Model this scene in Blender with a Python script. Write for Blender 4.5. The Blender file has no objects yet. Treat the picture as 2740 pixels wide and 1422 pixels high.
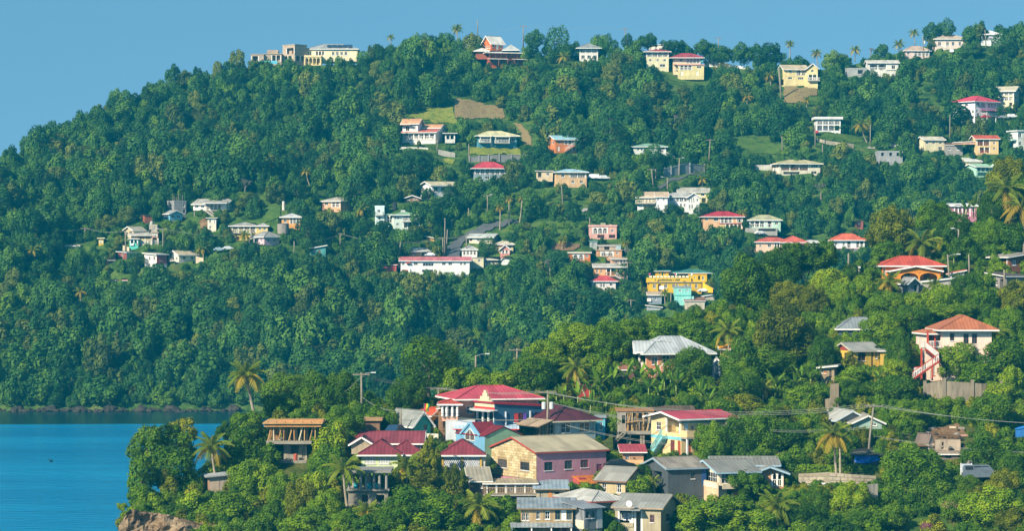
import bpy, math, random
import numpy as np
from mathutils import Vector, Matrix, noise as mnoise

random.seed(7); RNG = np.random.default_rng(11)
SC = bpy.context.scene
COL = SC.collection

# ------------------------------------------------------------ camera, world, sun, exposure
FPX, CX, HY, CAMZ = 7611.0, 1370.0, 690.0, 40.0      # focal length in photo pixels, centre column, horizon row, eye height (ship deck)
cam = bpy.data.cameras.new('camera'); camo = bpy.data.objects.new('camera', cam); COL.objects.link(camo)
cam.sensor_width = 36.0; cam.lens = FPX / 2740 * 36.0
cam.shift_y = -(711.0 - HY) / 2740
cam.clip_start = 1.0; cam.clip_end = 6000
camo.location = (0, 0, CAMZ); camo.rotation_euler = (math.radians(90), 0, 0)
SC.camera = camo

SUN_EL, SUN_AZ = math.radians(33), math.radians(-136)   # azimuth from +Y (view direction), clockwise: the sun stands behind the viewer's left shoulder
sd = Vector((math.sin(SUN_AZ) * math.cos(SUN_EL), math.cos(SUN_AZ) * math.cos(SUN_EL), math.sin(SUN_EL)))
w = bpy.data.worlds.new('World'); SC.world = w; w.use_nodes = True
nt = w.node_tree; nt.nodes.clear()
sky = nt.nodes.new('ShaderNodeTexSky'); sky.sky_type = 'NISHITA'; sky.sun_disc = False
sky.sun_elevation = SUN_EL; sky.sun_rotation = SUN_AZ; sky.altitude = 0; sky.air_density = 1.0; sky.dust_density = 0.2; sky.ozone_density = 2.5
tc = nt.nodes.new('ShaderNodeTexCoord')
mp = nt.nodes.new('ShaderNodeVectorMath'); mp.operation = 'MULTIPLY_ADD'; mp.inputs[1].default_value = (1, 1, 1); mp.inputs[2].default_value = (0, 0, 0.30)
nrm = nt.nodes.new('ShaderNodeVectorMath'); nrm.operation = 'NORMALIZE'
tint = nt.nodes.new('ShaderNodeMix'); tint.data_type = 'RGBA'; tint.blend_type = 'MULTIPLY'; tint.inputs[0].default_value = 1.0
tint.inputs[7].default_value = (0.77, 1.0, 0.88, 1)
bg = nt.nodes.new('ShaderNodeBackground'); bg.inputs[1].default_value = 0.118
wo = nt.nodes.new('ShaderNodeOutputWorld')
nt.links.new(tc.outputs['Generated'], mp.inputs[0]); nt.links.new(mp.outputs[0], nrm.inputs[0]); nt.links.new(nrm.outputs[0], sky.inputs[0])
nt.links.new(sky.outputs[0], tint.inputs[6]); nt.links.new(tint.outputs[2], bg.inputs[0]); nt.links.new(bg.outputs[0], wo.inputs[0])

sl = bpy.data.lights.new('sun', 'SUN'); sl.energy = 5.0; sl.angle = math.radians(0.55); sl.color = (1.0, 0.89, 0.70)
slo = bpy.data.objects.new('sun', sl); COL.objects.link(slo); slo.rotation_euler = sd.to_track_quat('Z', 'Y').to_euler()
vs = SC.view_settings; vs.view_transform = 'Standard'; vs.look = 'None'; vs.exposure = 0.7; vs.gamma = 1.0; vs.use_curve_mapping = False
SC.cycles.use_denoising = True
SC.cycles.max_bounces = 6; SC.cycles.diffuse_bounces = 1; SC.cycles.glossy_bounces = 2; SC.cycles.transmission_bounces = 3; SC.cycles.volume_bounces = 0
SC.cycles.transparent_max_bounces = 6

# ------------------------------------------------------------ survey: photo pixel + depth -> place
REG = {'A': (650, 50, 3.82), 'B': (1050, 50, 3.342), 'C': (1500, 50, 3.342), 'E': (2040, 50, 2.971), 'F': (150, 470, 4.293),
       'G': (650, 450, 4.178), 'H': (1040, 400, 3.614), 'I': (1500, 400, 3.039), 'J': (1960, 400, 3.038), 'K': (0, 900, 2.561),
       'L': (640, 920, 2.663), 'M': (1040, 900, 2.562), 'N': (1500, 860, 2.378), 'O': (1960, 820, 3.303), 'P': (2040, 1050, 3.594),
       'Z': (0, 0, 1.0)}
def at(px, py, D):
    return Vector(((px - CX) * D / FPX, D, CAMZ + (HY - py) * D / FPX))
def rx(r, x): return REG[r][0] + x / REG[r][2]
def ry(r, y): return REG[r][1] + y / REG[r][2]
def sm_noise(x, y, s):
    return mnoise.noise(Vector((x / s, y / s, 3.7)))
FY = [40, 150, 300, 420, 560, 690, 900, 1100, 1140]; FD = [1005, 965, 912, 872, 826, 795, 764, 742, 737]
NY = [300, 400, 500, 600, 700, 800, 900, 1000, 1100, 1200, 1422, 1600]; ND = [590, 567, 545, 520, 495, 475, 455, 440, 425, 405, 375, 345]
def far_D(px, py):
    f = min(1.0, max(0.15, (1100 - py) / 150.0))
    return float(np.interp(py, FY, FD)) + f * (13.0 * sm_noise(px - py * .15, py * .3, 190) + 3.0 * sm_noise(px + 900, py * .6, 80))
def near_D(px, py):
    return float(np.interp(py, NY, ND)) + 3.0 * sm_noise(px, py, 240)
FAR_SKY = [(-900, 900), (-600, 760), (-300, 600), (0, 440), (110, 375), (190, 350), (300, 285), (400, 262), (500, 215), (590, 192), (670, 180), (800, 176), (960, 172), (1100, 140), (1180, 132),
           (1290, 150), (1420, 150), (1500, 145), (1600, 150), (1750, 165), (1850, 175), (2000, 185), (2100, 195), (2250, 182), (2330, 160), (2450, 130),
           (2540, 108), (2640, 105), (2740, 112), (2900, 120), (3400, 200), (3900, 420)]
NEAR_SKY = [(240, 1640), (275, 1560), (300, 1475), (330, 1402), (370, 1352), (450, 1318), (520, 1290), (600, 1215), (700, 1150), (800, 1110), (950, 1090), (1100, 1075), (1250, 1045),
            (1420, 1010), (1500, 960), (1650, 900), (1800, 850), (1950, 815), (2100, 790), (2200, 765), (2300, 710), (2500, 640), (2740, 580), (3000, 500), (3300, 440)]
def ip(tab, x): return float(np.interp(x, [a for a, _ in tab], [b for _, b in tab]))

# ------------------------------------------------------------ materials
def lin(c):
    if isinstance(c, str):
        c = [int(c[i:i + 2], 16) / 255 for i in (0, 2, 4)]
        c = [x / 12.92 if x <= .04045 else ((x + .055) / 1.055) ** 2.4 for x in c]
    return tuple(c)[:3]
MATS = {}
def nodes_mat(name):
    m = bpy.data.materials.new(name); m.use_nodes = True
    n = m.node_tree; n.nodes.clear()
    o = n.nodes.new('ShaderNodeOutputMaterial'); b = n.nodes.new('ShaderNodeBsdfPrincipled'); n.links.new(b.outputs[0], o.inputs[0])
    return m, n, b, o
def N_(n, t, **kw):
    x = n.nodes.new(t)
    for k, v in kw.items(): setattr(x, k, v)
    return x
def ramp(n, stops):
    r = n.nodes.new('ShaderNodeValToRGB'); e = r.color_ramp.elements
    while len(e) < len(stops): e.new(0.5)
    for i, (p, c) in enumerate(stops):
        e[i].position = p; e[i].color = (*lin(c), 1) if not isinstance(c, (int, float)) else (c, c, c, 1)
    return r
def mixc(n, a, b, fac, mode='MIX'):
    x = n.nodes.new('ShaderNodeMix'); x.data_type = 'RGBA'; x.blend_type = mode
    for s, v in ((0, fac), (6, a), (7, b)):
        if hasattr(v, 'is_linked') or isinstance(v, bpy.types.NodeSocket): n.links.new(v, x.inputs[s])
        elif s == 0: x.inputs[0].default_value = v
        else: x.inputs[s].default_value = (*lin(v), 1)
    return x.outputs[2]
def bump(n, b, h, strength=.4, dist=.05):
    u = n.nodes.new('ShaderNodeBump'); u.inputs['Strength'].default_value = strength; u.inputs['Distance'].default_value = dist
    n.links.new(h, u.inputs['Height']); n.links.new(u.outputs[0], b.inputs['Normal'])
def wallm(c, wear=.35, rough=.85, scale=1.0):
    """painted or bare render with weather streaks and blotches"""
    key = ('wall', c, wear, rough)
    if key in MATS: return MATS[key]
    m, n, b, o = nodes_mat('wall_' + str(c))
    tc = N_(n, 'ShaderNodeTexCoord')
    mpn = N_(n, 'ShaderNodeMapping'); mpn.inputs['Scale'].default_value = (1.3, 1.3, .22); n.links.new(tc.outputs['Object'], mpn.inputs[0])
    st = N_(n, 'ShaderNodeTexNoise'); st.inputs['Scale'].default_value = 1.6; st.inputs['Detail'].default_value = 5; n.links.new(mpn.outputs[0], st.inputs[0])
    bl = N_(n, 'ShaderNodeTexNoise'); bl.inputs['Scale'].default_value = .55; bl.inputs['Detail'].default_value = 6; n.links.new(tc.outputs['Object'], bl.inputs[0])
    L = lin(c); dark = tuple(x * .42 + .02 for x in L)
    r1 = ramp(n, [(.44, 0.0), (.72, 1.0)]); n.links.new(st.outputs[0], r1.inputs[0])
    mu = N_(n, 'ShaderNodeMath', operation='MULTIPLY'); mu.inputs[1].default_value = wear; n.links.new(r1.outputs[0], mu.inputs[0])
    c1 = mixc(n, L, dark, mu.outputs[0])
    r2 = ramp(n, [(.3, .82), (.7, 1.06)]); n.links.new(bl.outputs[0], r2.inputs[0])
    c2 = mixc(n, c1, r2.outputs[0], 1.0, 'MULTIPLY'); n.links.new(c2, b.inputs['Base Color'])
    b.inputs['Roughness'].default_value = rough
    MATS[key] = m; return m
def roofm(c, rough=.55, rust=.25):
    """corrugated sheet: ribs and streaks follow the fall of the sheet through the UV map in metres"""
    key = ('roof', c, rough, rust)
    if key in MATS: return MATS[key]
    m, n, b, o = nodes_mat('roof_' + str(c))
    uv = N_(n, 'ShaderNodeUVMap'); sp = N_(n, 'ShaderNodeSeparateXYZ'); n.links.new(uv.outputs[0], sp.inputs[0])
    mpn = N_(n, 'ShaderNodeMapping'); mpn.inputs['Scale'].default_value = (1.1, .16, 1); n.links.new(uv.outputs[0], mpn.inputs[0])
    st = N_(n, 'ShaderNodeTexNoise'); st.inputs['Scale'].default_value = 1.2; st.inputs['Detail'].default_value = 5; n.links.new(mpn.outputs[0], st.inputs[0])
    bl = N_(n, 'ShaderNodeTexNoise'); bl.inputs['Scale'].default_value = .5; bl.inputs['Detail'].default_value = 5; n.links.new(uv.outputs[0], bl.inputs[0])
    L = lin(c)
    r1 = ramp(n, [(.45, 0.0), (.75, 1.0)]); n.links.new(st.outputs[0], r1.inputs[0])
    mu = N_(n, 'ShaderNodeMath', operation='MULTIPLY'); mu.inputs[1].default_value = rust; n.links.new(r1.outputs[0], mu.inputs[0])
    c1 = mixc(n, L, tuple(x * .5 + y for x, y in zip(L, (.04, .015, .005))), mu.outputs[0])
    r2 = ramp(n, [(.3, .86), (.7, 1.08)]); n.links.new(bl.outputs[0], r2.inputs[0])
    c2 = mixc(n, c1, r2.outputs[0], 1.0, 'MULTIPLY')
    sc = N_(n, 'ShaderNodeVectorMath', operation='MULTIPLY'); sc.inputs[1].default_value = (1 / 1.1, 1 / 2.6, 0); n.links.new(uv.outputs[0], sc.inputs[0])
    fl = N_(n, 'ShaderNodeVectorMath', operation='FLOOR'); n.links.new(sc.outputs[0], fl.inputs[0]); wn = N_(n, 'ShaderNodeTexWhiteNoise', noise_dimensions='2D'); n.links.new(fl.outputs[0], wn.inputs['Vector'])
    r3 = ramp(n, [(0, .80 - .25 * rust), (.55, .98), (1, 1.12)]); n.links.new(wn.outputs['Value'], r3.inputs[0])      # sheet to sheet
    c2 = mixc(n, c2, r3.outputs[0], 1.0, 'MULTIPLY'); n.links.new(c2, b.inputs['Base Color'])
    si = N_(n, 'ShaderNodeMath', operation='SINE'); k = N_(n, 'ShaderNodeMath', operation='MULTIPLY'); k.inputs[1].default_value = 2 * math.pi / .55
    n.links.new(sp.outputs[0], k.inputs[0]); n.links.new(k.outputs[0], si.inputs[0])
    pw = N_(n, 'ShaderNodeMath', operation='MULTIPLY'); pw.inputs[1].default_value = .5; n.links.new(si.outputs[0], pw.inputs[0])
    bump(n, b, pw.outputs[0], .35, .08)
    b.inputs['Roughness'].default_value = rough; b.inputs['Specular IOR Level'].default_value = .35
    MATS[key] = m; return m
def plain(c, rough=.7, metal=0.0, spec=.4):
    key = ('plain', c, rough, metal)
    if key in MATS: return MATS[key]
    m, n, b, o = nodes_mat('paint_' + str(c))
    tc = N_(n, 'ShaderNodeTexCoord'); bl = N_(n, 'ShaderNodeTexNoise'); bl.inputs['Scale'].default_value = 1.4; bl.inputs['Detail'].default_value = 4; n.links.new(tc.outputs['Object'], bl.inputs[0])
    r2 = ramp(n, [(.3, .84), (.7, 1.06)]); n.links.new(bl.outputs[0], r2.inputs[0])
    c2 = mixc(n, c, r2.outputs[0], 1.0, 'MULTIPLY'); n.links.new(c2, b.inputs['Base Color'])
    b.inputs['Roughness'].default_value = rough; b.inputs['Metallic'].default_value = metal; b.inputs['Specular IOR Level'].default_value = spec
    MATS[key] = m; return m
def glassm():
    key = 'glass'
    if key in MATS: return MATS[key]
    m, n, b, o = nodes_mat('window_glass')
    oi = N_(n, 'ShaderNodeObjectInfo'); r = ramp(n, [(0, (.012, .016, .02)), (.6, (.03, .036, .042)), (1, (.11, .10, .09))]); n.links.new(oi.outputs['Random'], r.inputs[0])
    n.links.new(r.outputs[0], b.inputs['Base Color']); b.inputs['Roughness'].default_value = .12
    MATS[key] = m; return m
def leafm(name, dark, mid, light, yellow=0.0, trans=.14):
    """foliage: tone by leaf clump (vertex attribute 'tone', a property of the leaf) and by tree"""
    key = ('leaf', name)
    if key in MATS: return MATS[key]
    m, n, b, o = nodes_mat('foliage_' + name)
    a = N_(n, 'ShaderNodeAttribute'); a.attribute_name = 'tone'
    oi = N_(n, 'ShaderNodeObjectInfo')
    ad = N_(n, 'ShaderNodeMath', operation='MULTIPLY_ADD'); ad.inputs[1].default_value = .55; n.links.new(a.outputs['Fac'], ad.inputs[0])
    m2 = N_(n, 'ShaderNodeMath', operation='MULTIPLY'); m2.inputs[1].default_value = .5; n.links.new(oi.outputs['Random'], m2.inputs[0]); n.links.new(m2.outputs[0], ad.inputs[2])
    r = ramp(n, [(.08, dark), (.5, mid), (.97, light)]); n.links.new(ad.outputs[0], r.inputs[0])
    n.links.new(r.outputs[0], b.inputs['Base Color']); b.inputs['Roughness'].default_value = .6; b.inputs['Specular IOR Level'].default_value = .14
    t = N_(n, 'ShaderNodeBsdfTranslucent')
    tcx = mixc(n, r.outputs[0], (1.0, 1.0, .35), .25); n.links.new(tcx, t.inputs[0])
    mx = N_(n, 'ShaderNodeMixShader'); mx.inputs[0].default_value = trans
    n.links.new(b.outputs[0], mx.inputs[1]); n.links.new(t.outputs[0], mx.inputs[2]); n.links.new(mx.outputs[0], o.inputs[0])
    MATS[key] = m; return m
def barkm(c='8a7d6a'):
    return wallm(c, .5, .9)
def groundm(name, cols, scale=.25, b_=.6):
    key = ('ground', name)
    if key in MATS: return MATS[key]
    m, n, b, o = nodes_mat('ground_' + name)
    tc = N_(n, 'ShaderNodeTexCoord')
    no = N_(n, 'ShaderNodeTexNoise'); no.inputs['Scale'].default_value = scale; no.inputs['Detail'].default_value = 9; no.inputs['Roughness'].default_value = .65; n.links.new(tc.outputs['Object'], no.inputs[0])
    r = ramp(n, [(.3 + .4 * i / max(1, len(cols) - 1), c) for i, c in enumerate(cols)]); n.links.new(no.outputs[0], r.inputs[0])
    n.links.new(r.outputs[0], b.inputs['Base Color']); b.inputs['Roughness'].default_value = .95; b.inputs['Specular IOR Level'].default_value = .1
    n2 = N_(n, 'ShaderNodeTexNoise'); n2.inputs['Scale'].default_value = 1.8; n2.inputs['Detail'].default_value = 6; n.links.new(tc.outputs['Object'], n2.inputs[0])
    bump(n, b, n2.outputs[0], b_, .5)
    MATS[key] = m; return m

# ------------------------------------------------------------ mesh helpers
class MB:
    def __init__(s): s.v = []; s.f = []; s.mi = []; s.cur = 0
    def poly(s, pts):
        i = len(s.v); s.v += [tuple(p) for p in pts]; s.f.append(tuple(range(i, i + len(pts)))); s.mi.append(s.cur); return s
    def box(s, x0, x1, y0, y1, z0, z1):
        i = len(s.v)
        s.v += [(x, y, z) for z in (z0, z1) for y in (y0, y1) for x in (x0, x1)]
        for q in ((0, 2, 3, 1), (4, 5, 7, 6), (0, 1, 5, 4), (1, 3, 7, 5), (3, 2, 6, 7), (2, 0, 4, 6)):
            s.f.append(tuple(i + k for k in q)); s.mi.append(s.cur)
        return s
    def obox(s, P, U, N, u0, u1, n0, n1, z0, z1):
        """box in a wall frame: u along the wall, n outward, z up"""
        i = len(s.v)
        for z in (z0, z1):
            for nn in (n0, n1):
                for u in (u0, u1):
                    s.v.append((P[0] + U[0] * u + N[0] * nn, P[1] + U[1] * u + N[1] * nn, z))
        for q in ((0, 2, 3, 1), (4, 5, 7, 6), (0, 1, 5, 4), (1, 3, 7, 5), (3, 2, 6, 7), (2, 0, 4, 6)):
            s.f.append(tuple(i + k for k in q)); s.mi.append(s.cur)
        return s
    def bar(s, p, q, w, h=None):
        p, q = Vector(p), Vector(q); d = (q - p); h = h or w
        if d.length < 1e-6: return s
        d.normalize(); a = d.cross(Vector((0, 0, 1)))
        if a.length < 1e-3: a = Vector((1, 0, 0))
        a.normalize(); b = a.cross(d).normalized(); i = len(s.v)
        for e in (p, q):
            for sa, sb in ((-1, -1), (1, -1), (1, 1), (-1, 1)): s.v.append(tuple(e + a * sa * w / 2 + b * sb * h / 2))
        for f in ((0, 1, 2, 3), (7, 6, 5, 4), (0, 4, 5, 1), (1, 5, 6, 2), (2, 6, 7, 3), (3, 7, 4, 0)):
            s.f.append(tuple(i + k for k in f)); s.mi.append(s.cur)
        return s
    def tube(s, pts, rads, n=8, cap=True):
        pts = [Vector(p) for p in pts]; i0 = len(s.v); m = len(pts)
        for k, p in enumerate(pts):
            d = (pts[min(k + 1, m - 1)] - pts[max(k - 1, 0)]).normalized()
            a = d.cross(Vector((0, 1, 0.01)))
            if a.length < 1e-3: a = Vector((1, 0, 0))
            a.normalize(); b = d.cross(a).normalized()
            for j in range(n):
                t = 2 * math.pi * j / n; s.v.append(tuple(p + (a * math.cos(t) + b * math.sin(t)) * rads[k]))
        for k in range(m - 1):
            for j in range(n):
                s.f.append((i0 + k * n + j, i0 + k * n + (j + 1) % n, i0 + (k + 1) * n + (j + 1) % n, i0 + (k + 1) * n + j)); s.mi.append(s.cur)
        if cap:
            s.f.append(tuple(i0 + (m - 1) * n + j for j in range(n))); s.mi.append(s.cur)
            s.f.append(tuple(i0 + n - 1 - j for j in range(n))); s.mi.append(s.cur)
        return s
    def mesh(s, name, mats, uv=False, smooth=False):
        me = bpy.data.meshes.new(name); me.from_pydata(s.v, [], s.f)
        for m in (mats if isinstance(mats, (list, tuple)) else [mats]): me.materials.append(m)
        if any(s.mi): me.polygons.foreach_set('material_index', s.mi)
        if smooth: me.polygons.foreach_set('use_smooth', [True] * len(s.f))
        if uv:
            l = me.uv_layers.new(name='UVMap')
            for p in me.polygons:
                nn = p.normal; e = nn.cross(Vector((0, 0, 1)))
                e = e.normalized() if e.length > 1e-3 else Vector((1, 0, 0))
                t = nn.cross(e)
                for li in p.loop_indices:
                    co = me.vertices[me.loops[li].vertex_index].co; l.data[li].uv = (co.dot(e), co.dot(t))
        me.update(); return me
    def build(s, name, mats, parent=None, M=None, uv=False, smooth=False):
        if not s.f: return None
        return link(name, s.mesh(name, mats, uv, smooth), parent, M)
def link(name, data, parent=None, M=None):
    o = bpy.data.objects.new(name, data); COL.objects.link(o)
    if parent is not None: o.parent = parent
    if M is not None: o.matrix_local = M
    return o
def tag(o, label=None, cat=None, group=None, kind=None):
    if label: o['label'] = label
    if cat: o['category'] = cat
    if group: o['group'] = group
    if kind: o['kind'] = kind
    return o
def empty(name, loc, rz=0.0):
    o = bpy.data.objects.new(name, None); COL.objects.link(o); o.empty_display_size = .5
    o.matrix_basis = Matrix.Translation(loc) @ Matrix.Rotation(rz, 4, 'Z'); return o
KEEP = []      # (x0, y0, x1, y1, D, depth): what must stay in view, in photo pixels, and how deep it stands
LAND = []      # landmarks (px, py, short name) for describing what grows beside them
CARVE = []     # terraces cut into the slopes under the buildings
def keep(r, x0, y0, x1, y1, D, depth=4.0):
    KEEP.append((rx(r, x0), ry(r, y0), rx(r, x1), ry(r, y1), D, depth))

# ------------------------------------------------------------ houses
WHITE = 'f2efe8'
class House:
    def __init__(s, reg, name, label, cat='house', group=None):
        s.near = reg[0] == 'n'; s.r = reg[1]; s.name, s.label, s.cat, s.group = name, label, cat, group; s.root = None
    def block(s, xs, ys, th=0, wall='e8dcc0', roof=None, F=(), S=(), depth=None, dD=0.0, wear=.42, base=None, found=None, trim=WHITE, keepit=True, wname='wall', frame=WHITE, D=None, winset=.14):
        r = s.r; a = math.radians(th)
        x0, xc, x1 = [rx(r, x) for x in xs]; yb, ye = ry(r, ys[0]), ry(r, ys[1]); yr = ry(r, ys[2]) if len(ys) > 2 else ye
        if D is None: D = ((near_D if s.near else far_D)(xc, yb) if s.root is None else s.D0) + dD
        if s.root is None: s.D0 = D
        k = D / FPX
        if a >= 0: fs, ss = (x1 - xc) * k, (xc - x0) * k
        else: fs, ss = (xc - x0) * k, (x1 - xc) * k
        W = fs / math.cos(a)
        Dp = depth if depth else (ss / math.sin(abs(a)) if abs(th) > 3 and ss > .3 else min(7.0, .75 * W))
        Dp = min(Dp, 20.0)
        h = (yb - ye) * k; rise = (ye - yr) * k
        s.sg = 1 if a >= 0 else -1
        M = Matrix.Translation(at(xc, yb, D)) @ Matrix.Rotation(a, 4, 'Z')
        if s.root is None:
            s.root = empty(s.name, at(xc, yb, D), a); tag(s.root, s.label, s.cat, s.group); s.M0 = M.inverted(); LAND.append(((x0 + x1) / 2, (yb + ye) / 2, s.near, s.label.split(' with ')[0]))
        s.M = s.M0 @ M; s.W, s.Dp, s.h, s.k, s.rise = W, Dp, h, k, rise
        s.X0, s.X1 = (0, W) if a >= 0 else (-W, 0)
        if keepit:
            mg = .05 * (x1 - x0); KEEP.append((x0 + mg, min(ye, yr) + 2, x1 - mg, yb - (.18 if s.near else .2) * (yb - ye), D, Dp * .8))
        CARVE.append((x0 - 8, x1 + 8, ye, yb, D, W * abs(math.sin(a)) + Dp * math.cos(a) + 1.0, s.near))
        s.frames = {'F': ((s.X0, 0), (1, 0), (0, -1), W), 'S': (((0, Dp), (0, -1), (-1, 0), Dp) if a >= 0 else ((0, 0), (0, 1), (1, 0), Dp))}
        wm = wallm(wall, wear); s.wm = wm
        mb = MB(); s.mb = mb; s.trim, s.framec = trim, frame
        later = []
        for key, feats in (('F', F), ('S', S)):
            P, U, Nn, fw = s.frames[key]; ops = []
            for ft in feats:
                t = ft[0]
                if t in 'wdrao':
                    u0, u1, v0, v1 = ft[1] * fw, ft[2] * fw, ft[3] * h, ft[4] * h
                    n = ft[5] if len(ft) > 5 and t == 'w' else 1
                    if t == 'w' and n > 1:
                        st = (u1 - u0) / (n - (1 - .62)); wd = st * .62
                        rects = [(u0 + i * st, u0 + i * st + wd) for i in range(n)]
                    else: rects = [(u0, u1)]
                    for q0, q1 in rects: ops.append((q0, q1, v0, v1, t, ft))
                else: later.append((key, ft))
            s.wallface(mb, P, U, Nn, fw, h, ops)
            for op in ops: s.opening(key, op)
        Y1 = Dp; oX = s.X1 if a >= 0 else s.X0
        mb.poly([(oX, 0, 0), (oX, Y1, 0), (oX, Y1, h), (oX, 0, h)]); mb.poly([(s.X1, Y1, 0), (s.X0, Y1, 0), (s.X0, Y1, h), (s.X1, Y1, h)])
        mb.poly([(s.X0, 0, h - .02), (s.X1, 0, h - .02), (s.X1, Y1, h - .02), (s.X0, Y1, h - .02)])
        if roof: s.roof(*roof)
        mb.build(wname, wm, s.root, s.M)
        if found is None: found = 3.0 if s.near else 1.2
        if found > 0:
            MB().box(s.X0 + .03, s.X1 - .03, .03, Y1 - .03, -found, -.002).build('foundation', wallm(base or wall, .5), s.root, s.M)
        for key, ft in later: s.extra(key, ft)
        return s
    def wallface(s, mb, P, U, Nn, fw, h, ops):
        us = sorted({0.0, fw, *[min(max(o[0], 0), fw) for o in ops], *[min(max(o[1], 0), fw) for o in ops]}); vz = sorted({0.0, h, *[min(max(o[2], 0), h) for o in ops], *[min(max(o[3], 0), h) for o in ops]})
        p = lambda u, v, d=0: (P[0] + U[0] * u - Nn[0] * d, P[1] + U[1] * u - Nn[1] * d, v)
        for i in range(len(us) - 1):
            for j in range(len(vz) - 1):
                cu, cv = (us[i] + us[i + 1]) / 2, (vz[j] + vz[j + 1]) / 2
                if any(o[0] < cu < o[1] and o[2] < cv < o[3] for o in ops): continue
                mb.poly([p(us[i], vz[j]), p(us[i + 1], vz[j]), p(us[i + 1], vz[j + 1]), p(us[i], vz[j + 1])])
        for u0, u1, v0, v1, t, ft in ops:
            d = {'w': .14, 'd': .14, 'o': 1.6}.get(t) or (ft[5] if len(ft) > 5 else 1.6)
            for a, b in (((u0, v0), (u1, v0)), ((u1, v0), (u1, v1)), ((u1, v1), (u0, v1)), ((u0, v1), (u0, v0))):
                mb.poly([p(*a), p(*b), p(*b, d), p(*a, d)])
            if t in 'rao': mb.poly([p(u0, v0, d), p(u1, v0, d), p(u1, v1, d), p(u0, v1, d)])
    def window(s, key, u0, u1, v0, v1, d=.14, proud=None, color=None, door=False):
        P, U, Nn, fw = s.frames[key]; n1 = -d + .09 if proud is None else proud + .06; n0 = n1 - .08
        ww, hh = u1 - u0, v1 - v0; b = min(.09, ww * .14) if not s.near else min(.07, ww * .1)
        mb = MB()
        mb.obox(P, U, Nn, u0, u0 + b, n0, n1, v0, v1).obox(P, U, Nn, u1 - b, u1, n0, n1, v0, v1).obox(P, U, Nn, u0 + b, u1 - b, n0, n1, v0, v0 + b).obox(P, U, Nn, u0 + b, u1 - b, n0, n1, v1 - b, v1)
        if door:
            c = color or '7a5236'
            f = mb.obox(P, U, Nn, u0 + b, u1 - b, n0, n1 - .03, v0 + b, v1 - b).build('door', plain(c), s.root, s.M)
            MB().obox(P, U, Nn, u1 - b - .16, u1 - b - .09, n1 - .03, n1 + .03, v0 + hh * .45, v0 + hh * .45 + .12).build('handle', plain('c8c2b0', .3, .8), f)
            return
        nc = 2 if ww < 1.5 else max(2, round(ww / .75)); nr = 2 if s.near and hh > .8 else 1
        for i in range(1, nc):
            u = u0 + ww * i / nc; mb.obox(P, U, Nn, u - b * .35, u + b * .35, n0, n1 - .02, v0 + b, v1 - b)
        for j in range(1, nr):
            v = v0 + hh * j / nr; mb.obox(P, U, Nn, u0 + b, u1 - b, n0 + .012, n1 - .026, v - b * .3, v + b * .3)
        f = mb.build('window', plain(color or s.framec, .6), s.root, s.M)
        MB().obox(P, U, Nn, u0 + b, u1 - b, n0 - .02, n0 + .02, v0 + b, v1 - b).build('pane', glassm(), f)
        if s.near or hh > .9:
            MB().obox(P, U, Nn, u0 - .06, u1 + .06, 0.002, .09, v0 - .09, v0 - .002).build('sill', plain(s.trim, .7), f)
    def opening(s, key, op):
        u0, u1, v0, v1, t, ft = op; P, U, Nn, fw = s.frames[key]
        if t == 'w': s.window(key, u0, u1, v0, v1, color=ft[6] if len(ft) > 6 else None); return
        if t == 'd': s.window(key, u0, u1, v0, v1, door=True, color=ft[5] if len(ft) > 5 else None); return
        if t == 'o': return
        d = ft[5] if len(ft) > 5 else 1.6; n = ft[6] if len(ft) > 6 else 2; rail = ft[7] if len(ft) > 7 else WHITE; ww = u1 - u0; hh = v1 - v0
        cw = .24 if s.near else .26
        for i in range(n + 1):                                     # columns
            u = u0 + cw / 2 + (ww - cw) * i / n
            mb = MB().obox(P, U, Nn, u - cw / 2, u + cw / 2, -cw - .02, -.02, v0 + .002, v1 - .002)
            mb.obox(P, U, Nn, u - cw * .7, u + cw * .7, -cw * 1.2, .03, v1 - .22, v1 - .004)
            mb.build('column', plain(s.trim), s.root, s.M)
        nw = max(1, int(ww / 2.3))                                 # windows and a door at the back of the veranda
        if hh > 1.6:
            for i in range(nw):
                c = u0 + ww * (i + .5) / nw; isd = (i == nw // 2)
                hw = .48 if isd else .55
                if c - hw > u0 + .1 and c + hw < u1 - .1:
                    s.window(key, c - hw, c + hw, v0 + (.02 if isd else .8), v0 + min(2.1, hh * .88), proud=-d, door=isd, color='6b4a35' if isd else None)
        if t == 'a':
            bw = (ww - cw) / n
            mb = MB(); q = lambda u, v, dd: (P[0] + U[0] * u + Nn[0] * dd, P[1] + U[1] * u + Nn[1] * dd, v)
            for i in range(n):
                a0 = u0 + cw + bw * i; a1 = u0 + bw * (i + 1); rr = (a1 - a0) / 2; ht = min(rr, hh * .5); seg = 10
                pts = [(a0 + rr - rr * math.cos(math.pi * j / seg), v1 - .22 - ht + ht * math.sin(math.pi * j / seg)) for j in range(seg + 1)]
                for j in range(seg):
                    (p0, z0), (p1, z1) = pts[j], pts[j + 1]
                    mb.poly([q(p0, z0, -.04), q(p1, z1, -.04), q(p1, v1 - .01, -.04), q(p0, v1 - .01, -.04)])
                    mb.poly([q(p0, z0, -.22), q(p1, z1, -.22), q(p1, z1, -.04), q(p0, z0, -.04)])
            mb.build('arch', s.wm if rail != WHITE or s.near else plain(s.trim), s.root, s.M)
        if rail: s.railing([(u0, -.1), (u1, -.1)], key, v0, rail)
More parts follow.
